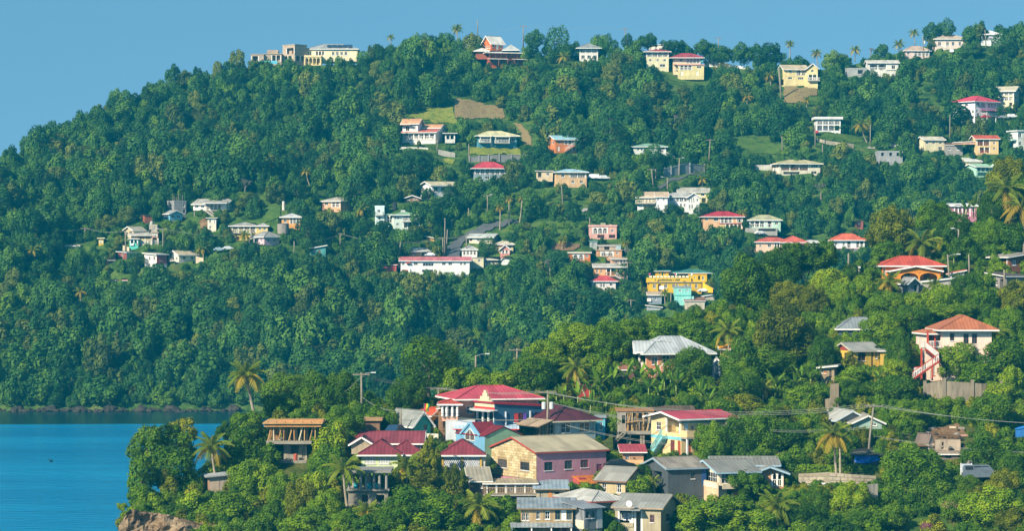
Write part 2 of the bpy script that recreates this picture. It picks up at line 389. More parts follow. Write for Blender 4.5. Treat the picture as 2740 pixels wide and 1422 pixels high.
    def railing(s, pts, key, z, color, hgt=.95, step=None, solid=False):
        """pts: (u, n) corners in the wall frame"""
        P, U, Nn, fw = s.frames[key]; mb = MB(); q = lambda u, n, v: (P[0] + U[0] * u + Nn[0] * n, P[1] + U[1] * u + Nn[1] * n, v)
        step = step or (.22 if s.near else .45)
        for (a, na), (b, nb) in zip(pts[:-1], pts[1:]):
            L = math.hypot(b - a, nb - na)
            if L < .2: continue
            mb.bar(q(a, na, z + hgt), q(b, nb, z + hgt), .09, .08)
            if solid: mb.bar(q(a, na, z + hgt / 2), q(b, nb, z + hgt / 2), .1, hgt - .06)
            else:
                mb.bar(q(a, na, z + .12), q(b, nb, z + .12), .07, .07); n = max(1, int(L / step))
                for i in range(n + 1):
                    t = i / n; mb.bar(q(a + (b - a) * t, na + (nb - na) * t, z + .12), q(a + (b - a) * t, na + (nb - na) * t, z + hgt), .06 if s.near else .1)
        mb.build('railing', plain(color), s.root, s.M)
    def roof(s, kind, color, o=.6, rust=.2, fascia=WHITE, t=.12):
        X0, X1, Y0, Y1, h, r = s.X0 - o, s.X1 + o, -o, s.Dp + o, s.h, max(s.rise, .25)
        m = roofm(color, .55, rust); mb = MB(); fb = MB(); wb = s.mb
        if kind in ('hip', 'pyr'):
            wX, wY = X1 - X0, Y1 - Y0
            if kind == 'pyr': e = wX / 2 - .2; ra, rb = Vector((X0 + e, (Y0 + Y1) / 2, h + r)), Vector((X1 - e, (Y0 + Y1) / 2, h + r))
            elif wX >= wY: e = min(wY / 2, wX * .36); ra, rb = Vector((X0 + e, (Y0 + Y1) / 2, h + r)), Vector((X1 - e, (Y0 + Y1) / 2, h + r))
            else: e = min(wX / 2, wY * .36); ra, rb = Vector(((X0 + X1) / 2, Y0 + e, h + r)), Vector(((X0 + X1) / 2, Y1 - e, h + r))
            A, B, C, D = [Vector(c) for c in ((X0, Y0, h), (X1, Y0, h), (X1, Y1, h), (X0, Y1, h))]
            if wX >= wY or kind == 'pyr': fs = [[A, B, rb, ra], [B, C, rb], [C, D, ra, rb], [D, A, ra]]
            else: fs = [[A, B, ra], [B, C, rb, ra], [C, D, rb], [D, A, ra, rb]]
            for f in fs: mb.poly(f)
            mb.poly([D - Vector((0, 0, .14)), C - Vector((0, 0, .14)), B - Vector((0, 0, .14)), A - Vector((0, 0, .14))])
            for p, q in ((A, B), (B, C), (C, D), (D, A)): mb.poly([p - Vector((0, 0, .14)), q - Vector((0, 0, .14)), q, p])
            ro = mb.build('roof', m, s.root, s.M, uv=True)
            cap = MB()
            for p, q in ((A, ra), (B, rb if wX >= wY or kind == 'pyr' else ra), (C, rb), (D, ra if wX >= wY or kind == 'pyr' else rb), (ra, rb)): cap.bar(p + Vector((0, 0, .03)), q + Vector((0, 0, .03)), .22, .08)
            cap.build('ridge_cap', roofm(color, .5, rust * .5), ro, uv=True)
            z0, z1 = h - .22, h - .01
            for b in ((X0 - .04, X1 + .04, Y0 - .05, Y0 - .002), (X0 - .04, X1 + .04, Y1 + .002, Y1 + .05)): fb.box(*b, z0, z1)
            for b in ((X0 - .05, X0 - .002, Y0, Y1), (X1 + .002, X1 + .05, Y0, Y1)): fb.box(*b, z0, z1)
            if fascia: fb.build('fascia', plain(fascia), ro)
        elif kind in ('gs', 'gf'):
            if kind == 'gs': f = lambda u, w_, z: (u, w_, z); a0, a1, b0, b1, ia0, ia1, ib0, ib1 = X0, X1, Y0, Y1, s.X0, s.X1, 0, s.Dp
            else: f = lambda u, w_, z: (w_, u, z); a0, a1, b0, b1, ia0, ia1, ib0, ib1 = Y0, Y1, X0, X1, 0, s.Dp, s.X0, s.X1
            c = (b0 + b1) / 2; half = (ib1 - ib0) / 2; sl = r / max(half, .1); zE = h - sl * o + .06; zR = h + r + .06
            for bb in (b0, b1):
                for dz in (t, 0): mb.poly([f(a0, bb, zE + dz), f(a1, bb, zE + dz), f(a1, c, zR + dz), f(a0, c, zR + dz)])
                mb.poly([f(a0, bb, zE), f(a1, bb, zE), f(a1, bb, zE + t), f(a0, bb, zE + t)])
                for aa in (a0, a1): mb.poly([f(aa, bb, zE), f(aa, c, zR), f(aa, c, zR + t), f(aa, bb, zE + t)])
                for aa in (a0 - .04, a1 + .04): fb.bar(f(aa, bb, zE - .03), f(aa, c, zR - .03), .06, .24)
                fb.bar(f(a0, bb + (.04 if bb > c else -.04), zE - .02), f(a1, bb + (.04 if bb > c else -.04), zE - .02), .05, .2)
            ro = mb.build('roof', m, s.root, s.M, uv=True)
            MB().bar(f(a0, c, zR + t + .01), f(a1, c, zR + t + .01), .3, .06).build('ridge_cap', roofm(color, .5, rust * .5), ro, uv=True)
            if fascia: fb.build('fascia', plain(fascia), ro)
            for aa in (ia0, ia1): wb.poly([f(aa, ib0, h - .021), f(aa, ib1, h - .021), f(aa, c, h + r)])
        elif kind in ('shf', 'shb', 'shl', 'shr'):
            z = {'shf': (h, h, h + r, h + r), 'shb': (h + r, h + r, h, h), 'shl': (h, h + r, h + r, h), 'shr': (h + r, h, h, h + r)}[kind]
            c = [(X0, Y0, z[0]), (X1, Y0, z[1]), (X1, Y1, z[2]), (X0, Y1, z[3])]; up = [(x, y, zz + t + .05) for x, y, zz in c]; dn = [(x, y, zz + .05) for x, y, zz in c]
            mb.poly(up); mb.poly(dn[::-1])
            for i in range(4): mb.poly([dn[i], dn[(i + 1) % 4], up[(i + 1) % 4], up[i]])
            ro = mb.build('roof', m, s.root, s.M, uv=True)
            if fascia:
                for i in range(4):
                    p, q = Vector(dn[i]), Vector(dn[(i + 1) % 4]); fb.bar(p - Vector((0, 0, .06)), q - Vector((0, 0, .06)), .07, .14)
                fb.build('fascia', plain(fascia), ro)
            cz = [(s.X0, 0), (s.X1, 0), (s.X1, s.Dp), (s.X0, s.Dp)]
            for i in range(4):
                (ax, ay), (bx, by) = cz[i], cz[(i + 1) % 4]; wb.poly([(ax, ay, h - .021), (bx, by, h - .021), (bx, by, z[(i + 1) % 4]), (ax, ay, z[i])])
        elif kind == 'flat':
            MB().box(X0, X1, Y0, Y1, h, h + max(.22, s.rise)).build('roof', wallm(color, .4), s.root, s.M)
        elif kind == 'par':
            ph = max(.5, s.rise); pb = MB()
            for b in ((s.X0 - .05, s.X1 + .05, -.05, .15), (s.X0 - .05, s.X1 + .05, s.Dp - .15, s.Dp + .05)): pb.box(*b, h - .02, h + ph)
            for b in ((s.X0 - .05, s.X0 + .15, .15, s.Dp - .15), (s.X1 - .15, s.X1 + .05, .15, s.Dp - .15)): pb.box(*b, h - .02, h + ph)
            pb.build('parapet', wallm(color, .4), s.root, s.M)
    def extra(s, key, ft):
        t = ft[0]; P, U, Nn, fw = s.frames[key]; h = s.h; q = lambda u, n, v: (P[0] + U[0] * u + Nn[0] * n, P[1] + U[1] * u + Nn[1] * n, v)
        if t == 'B':      # balcony: u0,u1,v,depth,rail colour,posts below to v,posts above to v, solid
            u0, u1, v, dp = ft[1] * fw, ft[2] * fw, ft[3] * h, ft[4]; rail = ft[5]; pb = ft[6] if len(ft) > 6 else None; pt = ft[7] if len(ft) > 7 else None
            MB().obox(P, U, Nn, u0, u1, .003, dp, v - .18, v).build('balcony_slab', wallm('b9b0a0' if not s.near else 'aaa396', .3), s.root, s.M)
            if rail: s.railing([(u0 + .08, 0.02), (u0 + .08, dp - .08), (u1 - .08, dp - .08), (u1 - .08, .02)], key, v, rail, solid=len(ft) > 8 and ft[8])
            np_ = max(2, int((u1 - u0) / 3.0) + 1)
            for i in range(np_):
                u = u0 + .15 + (u1 - u0 - .3) * i / (np_ - 1)
                if pb is not None: MB().obox(P, U, Nn, u - .11, u + .11, dp - .28, dp - .06, pb * h, v - .182).build('column', plain(s.trim), s.root, s.M)
                if pt is not None: MB().obox(P, U, Nn, u - .1, u + .1, dp - .26, dp - .06, v + .002, pt * h).build('column', plain(s.trim), s.root, s.M)
        elif t == 'P':    # awning or porch roof: u0,u1,v,depth,drop,colour,posts to v
            u0, u1, v, dp, dr, c = ft[1] * fw, ft[2] * fw, ft[3] * h, ft[4], ft[5], ft[6]
            mb = MB(); up = [q(u0, .01, v), q(u1, .01, v), q(u1, dp, v - dr), q(u0, dp, v - dr)]; dn = [(x, y, z - .1) for x, y, z in up]
            mb.poly(up); mb.poly(dn[::-1])
            for i in range(4): mb.poly([dn[i], dn[(i + 1) % 4], up[(i + 1) % 4], up[i]])
            mb.build('awning', roofm(c), s.root, s.M, uv=True)
            if len(ft) > 7 and ft[7] is not None:
                n = max(2, int((u1 - u0) / 2.6) + 1)
                for i in range(n):
                    u = u0 + .2 + (u1 - u0 - .4) * i / (n - 1); MB().obox(P, U, Nn, u - .08, u + .08, dp - .3, dp - .14, ft[7] * h, v - dr - .06).build('post', plain(s.trim), s.root, s.M)
        elif t == 's':    # stair flight along the wall: u0,v0 -> u1,v1, offset, colour
            u0, v0, u1, v1, off, c = ft[1] * fw, ft[2] * h, ft[3] * fw, ft[4] * h, ft[5], ft[6]; n = max(4, int(abs(v1 - v0) / .19)); mb = MB()
            for i in range(n):
                a, b = u0 + (u1 - u0) * i / n, u0 + (u1 - u0) * (i + 1) / n; z = v0 + (v1 - v0) * (i + .5) / n
                mb.obox(P, U, Nn, min(a, b), max(a, b) + .02, off, off + 1.0, z - .3, z + .09)
            mb.build('stair', wallm(c, .3), s.root, s.M)
            rb = MB()
            rb.bar(q(u0, off + 1.02, v0 + .95), q(u1, off + 1.02, v1 + .95), .09, .09)
            for i in range(n + 1):
                tt = i / n; rb.bar(q(u0 + (u1 - u0) * tt, off + 1.02, v0 + (v1 - v0) * tt), q(u0 + (u1 - u0) * tt, off + 1.02, v0 + (v1 - v0) * tt + .95), .07)
            rb.build('railing', plain(ft[7] if len(ft) > 7 else WHITE), s.root, s.M)
        elif t == 'stilt':
            n = ft[1]; hh = ft[2]
            for i in range(n):
                u = .2 + (fw - .4) * i / (n - 1)
                for dd in (-.3, -s.Dp * .7): MB().obox(P, U, Nn, u - .13, u + .13, dd - .26, dd, -hh, -.004).build('stilt', wallm('8d8677', .3), s.root, s.M)
        elif t == 'tank':  # roof-top water tank at u, depth d, on z fraction
            u, dd, z = ft[1] * fw, ft[2], ft[3] * h
            mb = MB(); c = Vector(q(u, -dd, z)); R = ft[4] if len(ft) > 4 else .6; mb.tube([c, c + Vector((0, 0, .1)), c + Vector((0, 0, 1.1)), c + Vector((0, 0, 1.35)), c + Vector((0, 0, 1.45))], [R * .96, R, R, R * .7, R * .3], 12)
            mb.build('water_tank', plain(ft[5] if len(ft) > 5 else '22262a', .5), s.root, s.M, smooth=False)
        elif t == 'box':   # any extra slab: u0,u1,n0,n1,v0,v1,colour,name
            MB().obox(P, U, Nn, ft[1] * fw, ft[2] * fw, ft[3], ft[4], ft[5] * h, ft[6] * h).build(ft[8], wallm(ft[7], .3), s.root, s.M)
def H(reg, name, label, xs, ys, **kw):
    cat = kw.pop('cat', 'house'); group = kw.pop('group', None)
    return House(reg, name, label, cat, group).block(xs, ys, **kw)

# ------------------------------------------------------------ the far hillside: houses, ridge first
R4 = ('w', .1, .9, .3, .7, 4)
h = H('fA', 'villa', 'flat-roofed modern beige villa with boxy tower standing on the skyline ridge', (395, 530, 645), (432, 265), th=45, wall='b5a08a', roof=('flat', 'baa68f', .12), wear=.1,
      S=[('r', .28, .96, .46, .82, 1.2, 1, None), ('r', .06, .8, .03, .34, 1.5, 2, None)], F=[('r', .05, .9, .03, .34, 1.5, 2, None)])
h.block((215, 215, 394), (440, 362), th=0, wall='b5a08a', roof=('flat', 'baa68f', .2), F=[('r', .42, .97, .05, .85, 1.6, 2, None)], depth=6, dD=2, wear=.1)
h.block((250, 250, 360), (362, 342, 318), th=0, wall='b5a08a', roof=('par', 'b5a08a'), depth=4, dD=3, found=0, wear=.1)
h.block((80, 80, 213), (440, 366), th=0, wall='b5a08a', roof=('flat', 'baa68f', .12), F=[('r', .05, .62, .05, .8, 1.6, 1, None), ('w', .7, .92, .55, .72)], depth=6, dD=1, wear=.1)
MB().box(-3.0, 3.2, -.4, 0, -1.0, .1).build('pool_edge', plain('6ec3dc', .3), h.root, h.M0 @ Matrix.Translation(at(rx('A', 255), ry('A', 432), h.D0 - .6)))
h = H('fA', 'villa', 'cream villa with arched windows and solar panels on its grey hip roof', (650, 650, 1170), (400, 308, 247), th=0, wall='f1e2bb', roof=('hip', 'a9a9a6', .5), depth=11, wear=.1,
      F=[('w', .02, .1, .2, .7, 2), ('a', .17, .36, .18, .8, 1.2, 3, None), ('w', .5, .8, .3, .7, 4)])
P0 = MB()
for i in range(5): P0.box(6.8 + i * 1.75, 8.4 + i * 1.75, .9, 3.9, 0, .06)
so = P0.build('solar_panel', plain('33475e', .25), h.root, h.M @ Matrix.Translation((0, -.2, h.h + .42)) @ Matrix.Rotation(math.atan2(h.rise, h.Dp / 2 + .5), 4, 'X'))
h.block((625, 625, 800), (470, 372), th=0, wall='ecd49a', roof=None, F=[('a', .03, .97, .02, .78, 1.8, 4, None), ('box', 0, 1, -.1, .15, .8, .98, 'f0dcae', 'beam')], depth=4, dD=-2.5, trim='ecd49a', wear=.1)
h = H('fB', 'house', 'burnt-orange ridge house with white gabled tower and wide white veranda roofs', (818, 865, 1172), (420, 302, 284), th=14, wall='b8552d', roof=('hip', 'dcd8cf', 1.6), depth=9, trim='b5623c',
      F=[('r', .02, .98, .62, .94, 1.4, 6, 'a8502c'), ('r', .02, .98, .03, .46, 1.8, 4, 'a8502c'), ('P', -.06, .5, .56, 3.0, .35, 'e6e2d8', 0), ('P', .66, 1.08, .56, 3.0, .35, 'e6e2d8', 0)])
h.block((810, 884, 988), (284, 212, 152), th=40, wall='dd7033', roof=('gs', 'efe9dd', .7), F=[('w', .12, .3, .4, .8), ('d', .42, .62, .12, .85, 'f0ece4'), ('w', .72, .9, .4, .8)], S=[('w', .2, .85, .3, .65, 3)], dD=3, found=0, keepit=True)
h.block((990, 990, 1125), (284, 279, 226), th=0, wall='b8552d', roof=('hip', 'b5b9b7', .4), depth=8, dD=2, found=0)
h.block((745, 745, 850), (330, 288, 258), th=0, wall='a85a3a', roof=('hip', 'd9d5cc', .8), depth=5, dD=2)
H('fB', 'house', 'white two-storey house with grey hip roof and upper veranda beside domed tree', (1668, 1672, 1838), (372, 262, 212), th=0, wall='ece8de', roof=('hip', '8f9391', 1.2), depth=9,
  F=[('r', .02, .98, .6, .97, 1.6, 3), ('w', .1, .95, .12, .42, 3)])
h = H('fB', 'villa', 'white villa with salmon tile roofs and raised front tower below the lawn', (85, 385, 470), (1112, 1016, 986), th=-14, wall='f3efe6', roof=('gs', 'c4695a', .5, .1), depth=8,
      F=[('r', .02, .98, .35, .92, 1.5, 6), ('box', -.01, 1.01, 0, .1, .3, .35, 'd9d4c8', 'ledge')])
h.block((225, 425, 466), (1016, 976, 946), th=-14, wall='f3efe6', roof=('gs', 'd29b72', .4, .1), depth=6, dD=4, found=0, S=[('w', .35, .65, .2, .8)])
h.block((90, 228, 262), (1016, 934, 896), th=-14, wall='f3efe6', roof=('gs', 'd29b72', .6, .1), depth=5, dD=2, found=0, F=[('w', .2, .45, .15, .68), ('w', .68, .86, .3, .68), ('P', -.12, .6, .86, 1.4, .15, 'c98a6a')])
h.block((470, 470, 560), (1078, 1028), th=0, wall='dcd8d0', roof=('flat', 'e4e0d6', .8), F=[('r', .05, .95, .02, .9, 3, 2, None)], depth=5, dD=-1)
H('fB', 'house', 'teal bungalow with cream hip roof and two white column porches', (715, 768, 1113), (1152, 1046, 998), th=12, wall='4f93a3', roof=('hip', 'd6cfa0', .9, .1), depth=9,
  F=[('P', 0.0, .31, .97, 2.2, .25, 'ddd7ac'), ('B', .01, .3, .42, 2.0, WHITE, None, .88), ('P', .38, .8, .97, 2.4, .25, 'ddd7ac'), ('B', .4, .78, .38, 2.2, WHITE, None, .86), ('w', .04, .26, .5, .85, 2), ('w', .46, .74, .5, .85, 3), ('w', .86, .96, .52, .85), ('d', .31, .37, .1, .6, 'cfe0e2')], S=[('w', .3, .7, .5, .8, 2)])
H('fB', 'house', 'orange two-storey house with pale blue gable roof and white outside stair', (1400, 1457, 1648), (1186, 1078, 1044), th=18, wall='dd8444', roof=('gs', '9fcbd8', .6, .05), depth=7,
  F=[('w', .16, .25, .62, .85), ('d', .1, .2, .02, .42, 'e9e4da'), ('r', .4, .98, .55, .95, 1.4, 3), ('r', .62, .98, .02, .42, 1.4, 2), ('s', .42, .02, .86, .52, .1, 'c98a6c', 'f0e6da')], S=[('w', .2, .8, .62, .85, 2)])
H('fH', 'house', 'grey-blue house with bright red hip roof and long white veranda', (800, 832, 1130), (300, 182, 116), th=8, wall='8fa0a8', roof=('hip', 'c8434c', 1.0, .1), depth=9,
  F=[('r', .0, .99, .5, .98, 1.8, 6), ('w', .1, .95, .12, .36, 4)])
H('fH', 'house', 'white long house with beige gable roof standing among dark bushes', (300, 420, 702), (478, 346, 312), th=30, wall='f0efec', roof=('gs', 'cfc3a2', .7, .1), depth=7,
  S=[('w', .1, .3, .55, .85), ('w', .42, .88, .55, .85, 2), ('w', .42, .7, 1.02, 1.1)], F=[('w', .06, .2, .5, .88), ('w', .3, .42, .5, .85), ('w', .82, .9, .55, .85)])
H('fH', 'shed', 'low brown shed with shallow gable roof beside the white long house', (160, 160, 296), (500, 470, 447), th=0, wall='8d6f5c', roof=('gf', 'a99c90', .5), depth=5, cat='shed', F=[('w', .12, .3, .2, .7), ('w', .55, .8, .3, .8)])
h = H('fH', 'house', 'peach two-storey house with pale blue roof beside parked white van', (1600, 1622, 1916), (355, 218, 188), th=8, wall='e2b989', roof=('hip', 'a9cbd6', .6, .05), depth=8,
      F=[('w', .16, .27, .62, .86), ('r', .43, .97, .58, .96, 1.6, 2), ('w', .5, .6, .2, .42), ('w', .78, .88, .2, .42)])
h.block((1428, 1428, 1588), (272, 212), th=0, wall='d8c3a0', roof=('flat', 'cfcabf', .4), depth=5, dD=3, F=[('o', .1, .3, .05, .8), ('w', .6, .8, .3, .8)])
h = H('fG', 'house', 'mint-white house with green hip roof and slim balcony tower', (1668, 1690, 1940), (682, 522, 488), th=8, wall='d9e8dc', roof=('hip', '8cb28c', .8, .05), depth=8,
      F=[('w', 0.02, .22, .68, .9, 2), ('w', .42, .62, .6, .93), ('w', .66, .86, .6, .93), ('w', .1, .22, .25, .42), ('a', .4, .98, .1, .48, 1.5, 3, None), ('B', .35, 1.12, .52, 1.6, WHITE, 0)])
h.block((1474, 1476, 1580), (600, 440, 420), th=0, wall='d9ece6', roof=('par', 'd9ece6'), depth=4, dD=2, F=[('w', .25, .6, .6, .85), ('B', 0, .9, .45, 1.0, 'e6f0ea'), ('w', .4, .62, .12, .4)])
h.block((1590, 1590, 1690), (620, 520), th=0, wall='cdd9cc', roof=('flat', '9fbd9c', .2), depth=5, dD=3, F=[('r', .1, .9, .1, .85, 1.2, 2)])
MB().box(-.9, .9, -.5, .5, 0, .15).box(-.6, .6, -.3, .3, .15, .55).build('solar_heater', plain('c9ccc8', .3), h.root, h.M0 @ Matrix.Translation(at(rx('G', 1790), ry('G', 492), h.D0 + 3)))
h = H('fH', 'hall', 'long white two-storey building with pinkish-red roof above the green bank', (112, 116, 782), (1190, 1078, 1046), th=0, wall='efeeea', roof=('gs', 'c8747a', .5, .15), depth=7, cat='building', wear=.2,
      F=[('w', .02, .06, .6, .84, 1), ('w', .09, .13, .6, .84), ('w', .19, .25, .6, .84), ('w', .32, .48, .52, .8), ('w', .86, .95, .6, .84, 2), ('o', .31, .47, .03, .22), ('w', .6, .75, .6, .84, 2), ('P', .07, .14, .9, .8, .3, 'c4605f'), ('box', .02, .1, 0.01, .5, 0, .22, 'd4572f', 'red_cabinet'), ('box', .11, .14, .01, .35, 0, .3, 'e8e6e2', 'cupboard')])
H('fH', 'bungalow', 'tan bungalow with white-edged gable and flat side roof behind the long white building', (118, 205, 380), (1032, 985, 957), th=25, wall='b99e76', roof=('gs', 'd8d0c2', .6), depth=6, cat='house', F=[('w', .12, .35, .3, .8), ('r', .58, .95, .05, .85, 1.2, 1, None)], S=[('w', .3, .7, .3, .7)])
h = H('fH', 'house', 'cream house with grey gable roof and maroon shutters beside the road', (776, 1000, 1052), (895, 848, 820), th=-18, wall='e6dcc4', roof=('gs', 'b9bcb8', .7, .1), depth=6, F=[('w', .02, .14, .2, .85, 1, '8c3340'), ('r', .3, .75, .1, .9, 1.2, 2)], S=[('w', .45, .7, .25, .75)])
h = H('fH', 'house', 'pale yellow house with pink gabled porch beside a round dark tree', (1040, 1076, 1205), (1005, 918, 882), th=10, wall='e3cf9c', roof=('hip', 'cfc6ae', .6, .1), depth=7, F=[('w', .72, .86, .5, .8)])
h.block((1078, 1078, 1172), (1010, 965, 925), th=0, wall='d98f84', roof=('gf', 'c1565c', .4), depth=3, dD=-2.5, F=[('r', .08, .92, .02, .75, 1.2, 2)])
h = H('fH', 'house', 'cream flat-fronted building with beige roof joined to the long white building', (786, 786, 918), (1146, 1052), th=0, wall='ddd2b0', roof=('flat', 'b9b39e', .15), depth=6, F=[('w', .08, .22, .6, .9), ('w', .6, .78, .6, .9)])
h.block((925, 925, 1150), (1100, 1062, 1014), th=0, wall='d9d3c4', roof=('gs', 'bdb6a6', .6), depth=7, dD=2, F=[('o', .05, .9, .05, .8)])
h.block((1095, 1095, 1185), (1090, 1060, 1012), th=0, wall='eef0ee', roof=('gf', 'c9c9c4', .3), depth=5, dD=-.5)
H('fH', 'cottage', 'small orange flat-roofed cottage with white porch above a bare slope', (1736, 1740, 1950), (1074, 1008, 992), th=0, wall='cf7433', roof=('flat', 'd9d2c4', .35), depth=6, F=[('a', .18, .72, .04, .9, 1.6, 2), ('w', .78, .9, .4, .8)])
H('fG', 'hut', 'small red-walled hut at the end of the long white building', (1562, 1562, 1715), (1140, 1085, 1062), th=0, wall='b04a45', roof=('shf', 'b0605c', .3), depth=5, cat='hut', F=[('d', .5, .62, .02, .8, '8e3a36')])
g = House('fH', 'gazebo', 'white open gazebo with grey pyramid roof beside the road', 'gazebo')
g.block((700, 708, 856), (1040, 968, 928), th=0, wall='ebe9e4', roof=('pyr', 'b3b3ae', .3), depth=4, F=[('r', .02, .98, .25, .97, 3.4, 4)], S=())
# left-hand village
h = H('fF', 'block_tower', 'unfinished grey concrete tower with rusty rods above the light blue house', (1293, 1357, 1485), (450, 306), th=32, wall='9b9a98', roof=('par', '9b9a98'), cat='building', depth=5, wear=.5,
      F=[('w', .72, .9, .6, .85), ('o', .75, .92, .15, .4)], S=[('w', .35, .6, .65, .82)])
for i in range(6):
    o_ = MB().box(-.05, .05, -.05, .05, 0, 1.6 + .5 * (i % 3)).build('starter_bar', wallm('a79a86'), h.root, h.M @ Matrix.Translation((.4 + i * h.W / 6.3, .4 + (i % 2) * 2.5, h.h)))
H('fF', 'cottage', 'light blue wooden cottage with grey gable roof below the concrete tower', (1205, 1306, 1438), (512, 438, 404), th=38, wall='7fc0dc', roof=('gf', 'a5a8a4', .5), F=[('w', .12, .4, .35, .75, 1), ('w', .55, .85, .35, .75, 1)], S=[('w', .12, .75, .5, .85, 2), ('o', .2, .32, .1, .35)], base='c9c0aa', found=1.5)
h = H('fF', 'house', 'white stilt house with brown veranda and long outside stair', (1560, 1955, 2062), (400, 326, 270), th=-20, wall='eae6dc', roof=('gs', 'a9a69c', .5), depth=8, found=0,
      F=[('w', .05, .34, .4, .8, 2), ('r', .37, .86, .05, .92, 1.8, 4, 'cfc6b4'), ('stilt', 6, 1.6), ('s', .48, 0, .74, -.95, 1.6, 'b5ab98', 'd6cdbb'), ('B', .36, .88, .02, 1.5, None)], S=[('w', .3, .6, .3, .7)])
h.block((1700, 1700, 1950), (326, 318, 292), th=0, wall='eae6dc', roof=('shf', 'b0ada6', .4), depth=4, dD=-1.2, found=0, keepit=False)
H('fF', 'shed', 'rusty red tin shed half buried in bushes left of the blue cottage', (968, 1016, 1110), (532, 460, 452), th=30, wall='a85f42', roof=('flat', '4f4238', .2), cat='shed')
H('fF', 'house', 'narrow cream two-storey house with projecting flat roof under the stilt house', (1736, 1740, 1838), (632, 492), th=0, wall='ece5d0', roof=('flat', 'd9d4c8', .5), depth=7, F=[('w', .2, .45, .62, .88), ('w', .22, .45, .15, .38), ('r', .7, .99, .55, .9, 1.2, 1, None)])
h = H('fF', 'house', 'yellow house with three grey hip roofs and raised veranda', (1998, 2000, 2312), (692, 578, 536), th=0, wall='e3c67c', roof=('hip', 'a2a09a', .5), depth=8,
      F=[('r', .06, .96, .3, .95, 1.6, 4), ('B', .1, .8, .3, 1.4, 'e9dcb8', -.35)])
h.block((2312, 2314, 2430), (680, 578, 546), th=0, wall='e6cb80', roof=('hip', 'aaa8a2', .5), depth=7, dD=-1, F=[('w', .12, .36, .5, .85), ('w', .6, .82, .5, .85)])
h.block((2052, 2052, 2230), (745, 690), th=0, wall='dfc27a', roof=None, depth=5, dD=-1.2, F=[('o', .1, .3, .1, .8), ('o', .5, .7, .1, .8)])
H('fF', 'house', 'lavender-pink house with grey hip roof below the yellow house', (2246, 2392, 2552), (800, 704, 640), th=40, wall='d9b9c4', roof=('hip', '9c9a96', .6), F=[('w', .2, .36, .4, .75), ('w', .6, .76, .4, .75)], S=[('w', .12, .3, .4, .8), ('w', .66, .78, .4, .8), ('P', 0, .5, .9, 1.6, .2, 'a8a6a2', .2)])
H('fF', 'house', 'cream gabled house at the back of the crowded roadside cluster', (760, 890, 1000), (705, 628, 590), th=35, wall='d8c49c', roof=('gs', 'a9a290', .5), F=[('w', .3, .6, .3, .7)], S=[('w', .15, .4, .4, .75), ('o', .5, .85, .2, .8)])
H('fF', 'shop', 'yellowish house with sagging grey tin roof in the roadside cluster', (862, 862, 1110), (730, 690, 650), th=0, wall='dfc389', roof=('shf', 'bcb7ac', .8, .4), depth=5, dD=-2, cat='house', F=[('w', .06, .16, .2, .8), ('o', .3, .9, .05, .8)])
H('fF', 'stall', 'small turquoise roadside stall with open counter', (842, 842, 945), (805, 742, 728), th=0, wall='5fc9b6', roof=('shb', 'd8b6ac', .4), depth=3, dD=-3, cat='stall', F=[('r', .05, .95, .42, .95, 1.4, 2, None), ('box', .1, .5, .02, .3, 0, .38, 'e8f0ea', 'counter'), ('d', .82, .95, .02, .4, 'cf5a3a')])
H('fF', 'block_house', 'small bare concrete box house behind the roadside stall', (1066, 1070, 1162), (650, 582, 565), th=0, wall='b4aa98', roof=('par', 'b4aa98'), depth=4, cat='house', F=[('tank', .25, 1, 1.0, .5, 'b5b3ac'), ('w', .5, .75, .3, .8)])
H('fF', 'terrace_house', 'pinkish half-built house with column terrace above the concrete yard wall', (1100, 1100, 1170), (745, 660), th=0, wall='c99a7c', roof=('flat', 'c9b199', .3), depth=4, F=[('r', .1, .9, .52, .9, 1.2, 2), ('o', .15, .8, .05, .38)], cat='house')
H('fF', 'cabin', 'wooden cabin with red front and blue side behind a round tree', (690, 814, 950), (952, 888, 874), th=42, wall='8f4a42', roof=('shf', '7e8a8c', .4), cat='cabin', S=[('w', .4, .6, .3, .75)], F=[('box', 0, 1, .002, .04, 0.02, .98, '3f97c4', 'blue_boarding')])
H('fF', 'hut', 'little hut with rusty orange roof below the wooden cabin', (545, 600, 660), (1002, 968, 936), th=30, wall='8d5a4e', roof=('gs', 'b5714c', .4, .5), cat='hut', F=[('o', .3, .6, .1, .8)])
H('fF', 'house', 'narrow two-storey house with white front and red side', (990, 1156, 1262), (1065, 912, 892), th=42, wall='ece7de', roof=('shf', 'c9c4b8', .5), F=[('box', 0, 1, .002, .05, .3, .99, 'c0525a', 'red_boarding'), ('w', .25, .6, .55, .85)], S=[('w', .36, .5, .58, .88), ('w', .72, .88, .58, .88), ('w', .36, .5, .12, .36), ('w', .72, .88, .12, .36)])
H('fF', 'house', 'cream gabled house with column porch next to the white and red house', (1268, 1412, 1618), (985, 912, 866), th=38, wall='ece3d0', roof=('gs', 'c4b79c', .5), S=[('r', .05, .6, .05, .62, 1.4, 3, None), ('w', .68, .85, .2, .6)], F=[('w', .2, .35, .3, .75), ('w', .6, .75, .3, .75)])
H('fF', 'shelter', 'low red-roofed shelter on thin green posts deep in the trees', (640, 640, 810), (1218, 1208, 1178), th=0, wall='8a8272', roof=('shf', 'b4574c', .5, .3), depth=4, cat='shelter', found=2)
H('fF', 'warehouse', 'long low white roof at the end of the road behind trees', (110, 110, 262), (836, 812, 792), th=0, wall='d8d6cc', roof=('shf', 'cfcabb', .4), depth=6, cat='house')
H('fF', 'stall', 'bright yellow roadside kiosk between trees', (486, 490, 545), (800, 745, 722), th=0, wall='ddb93e', roof=('shb', 'e8d070', .4), depth=2.5, cat='stall', F=[('r', .1, .9, .4, .9, 1.0, 2, None)])
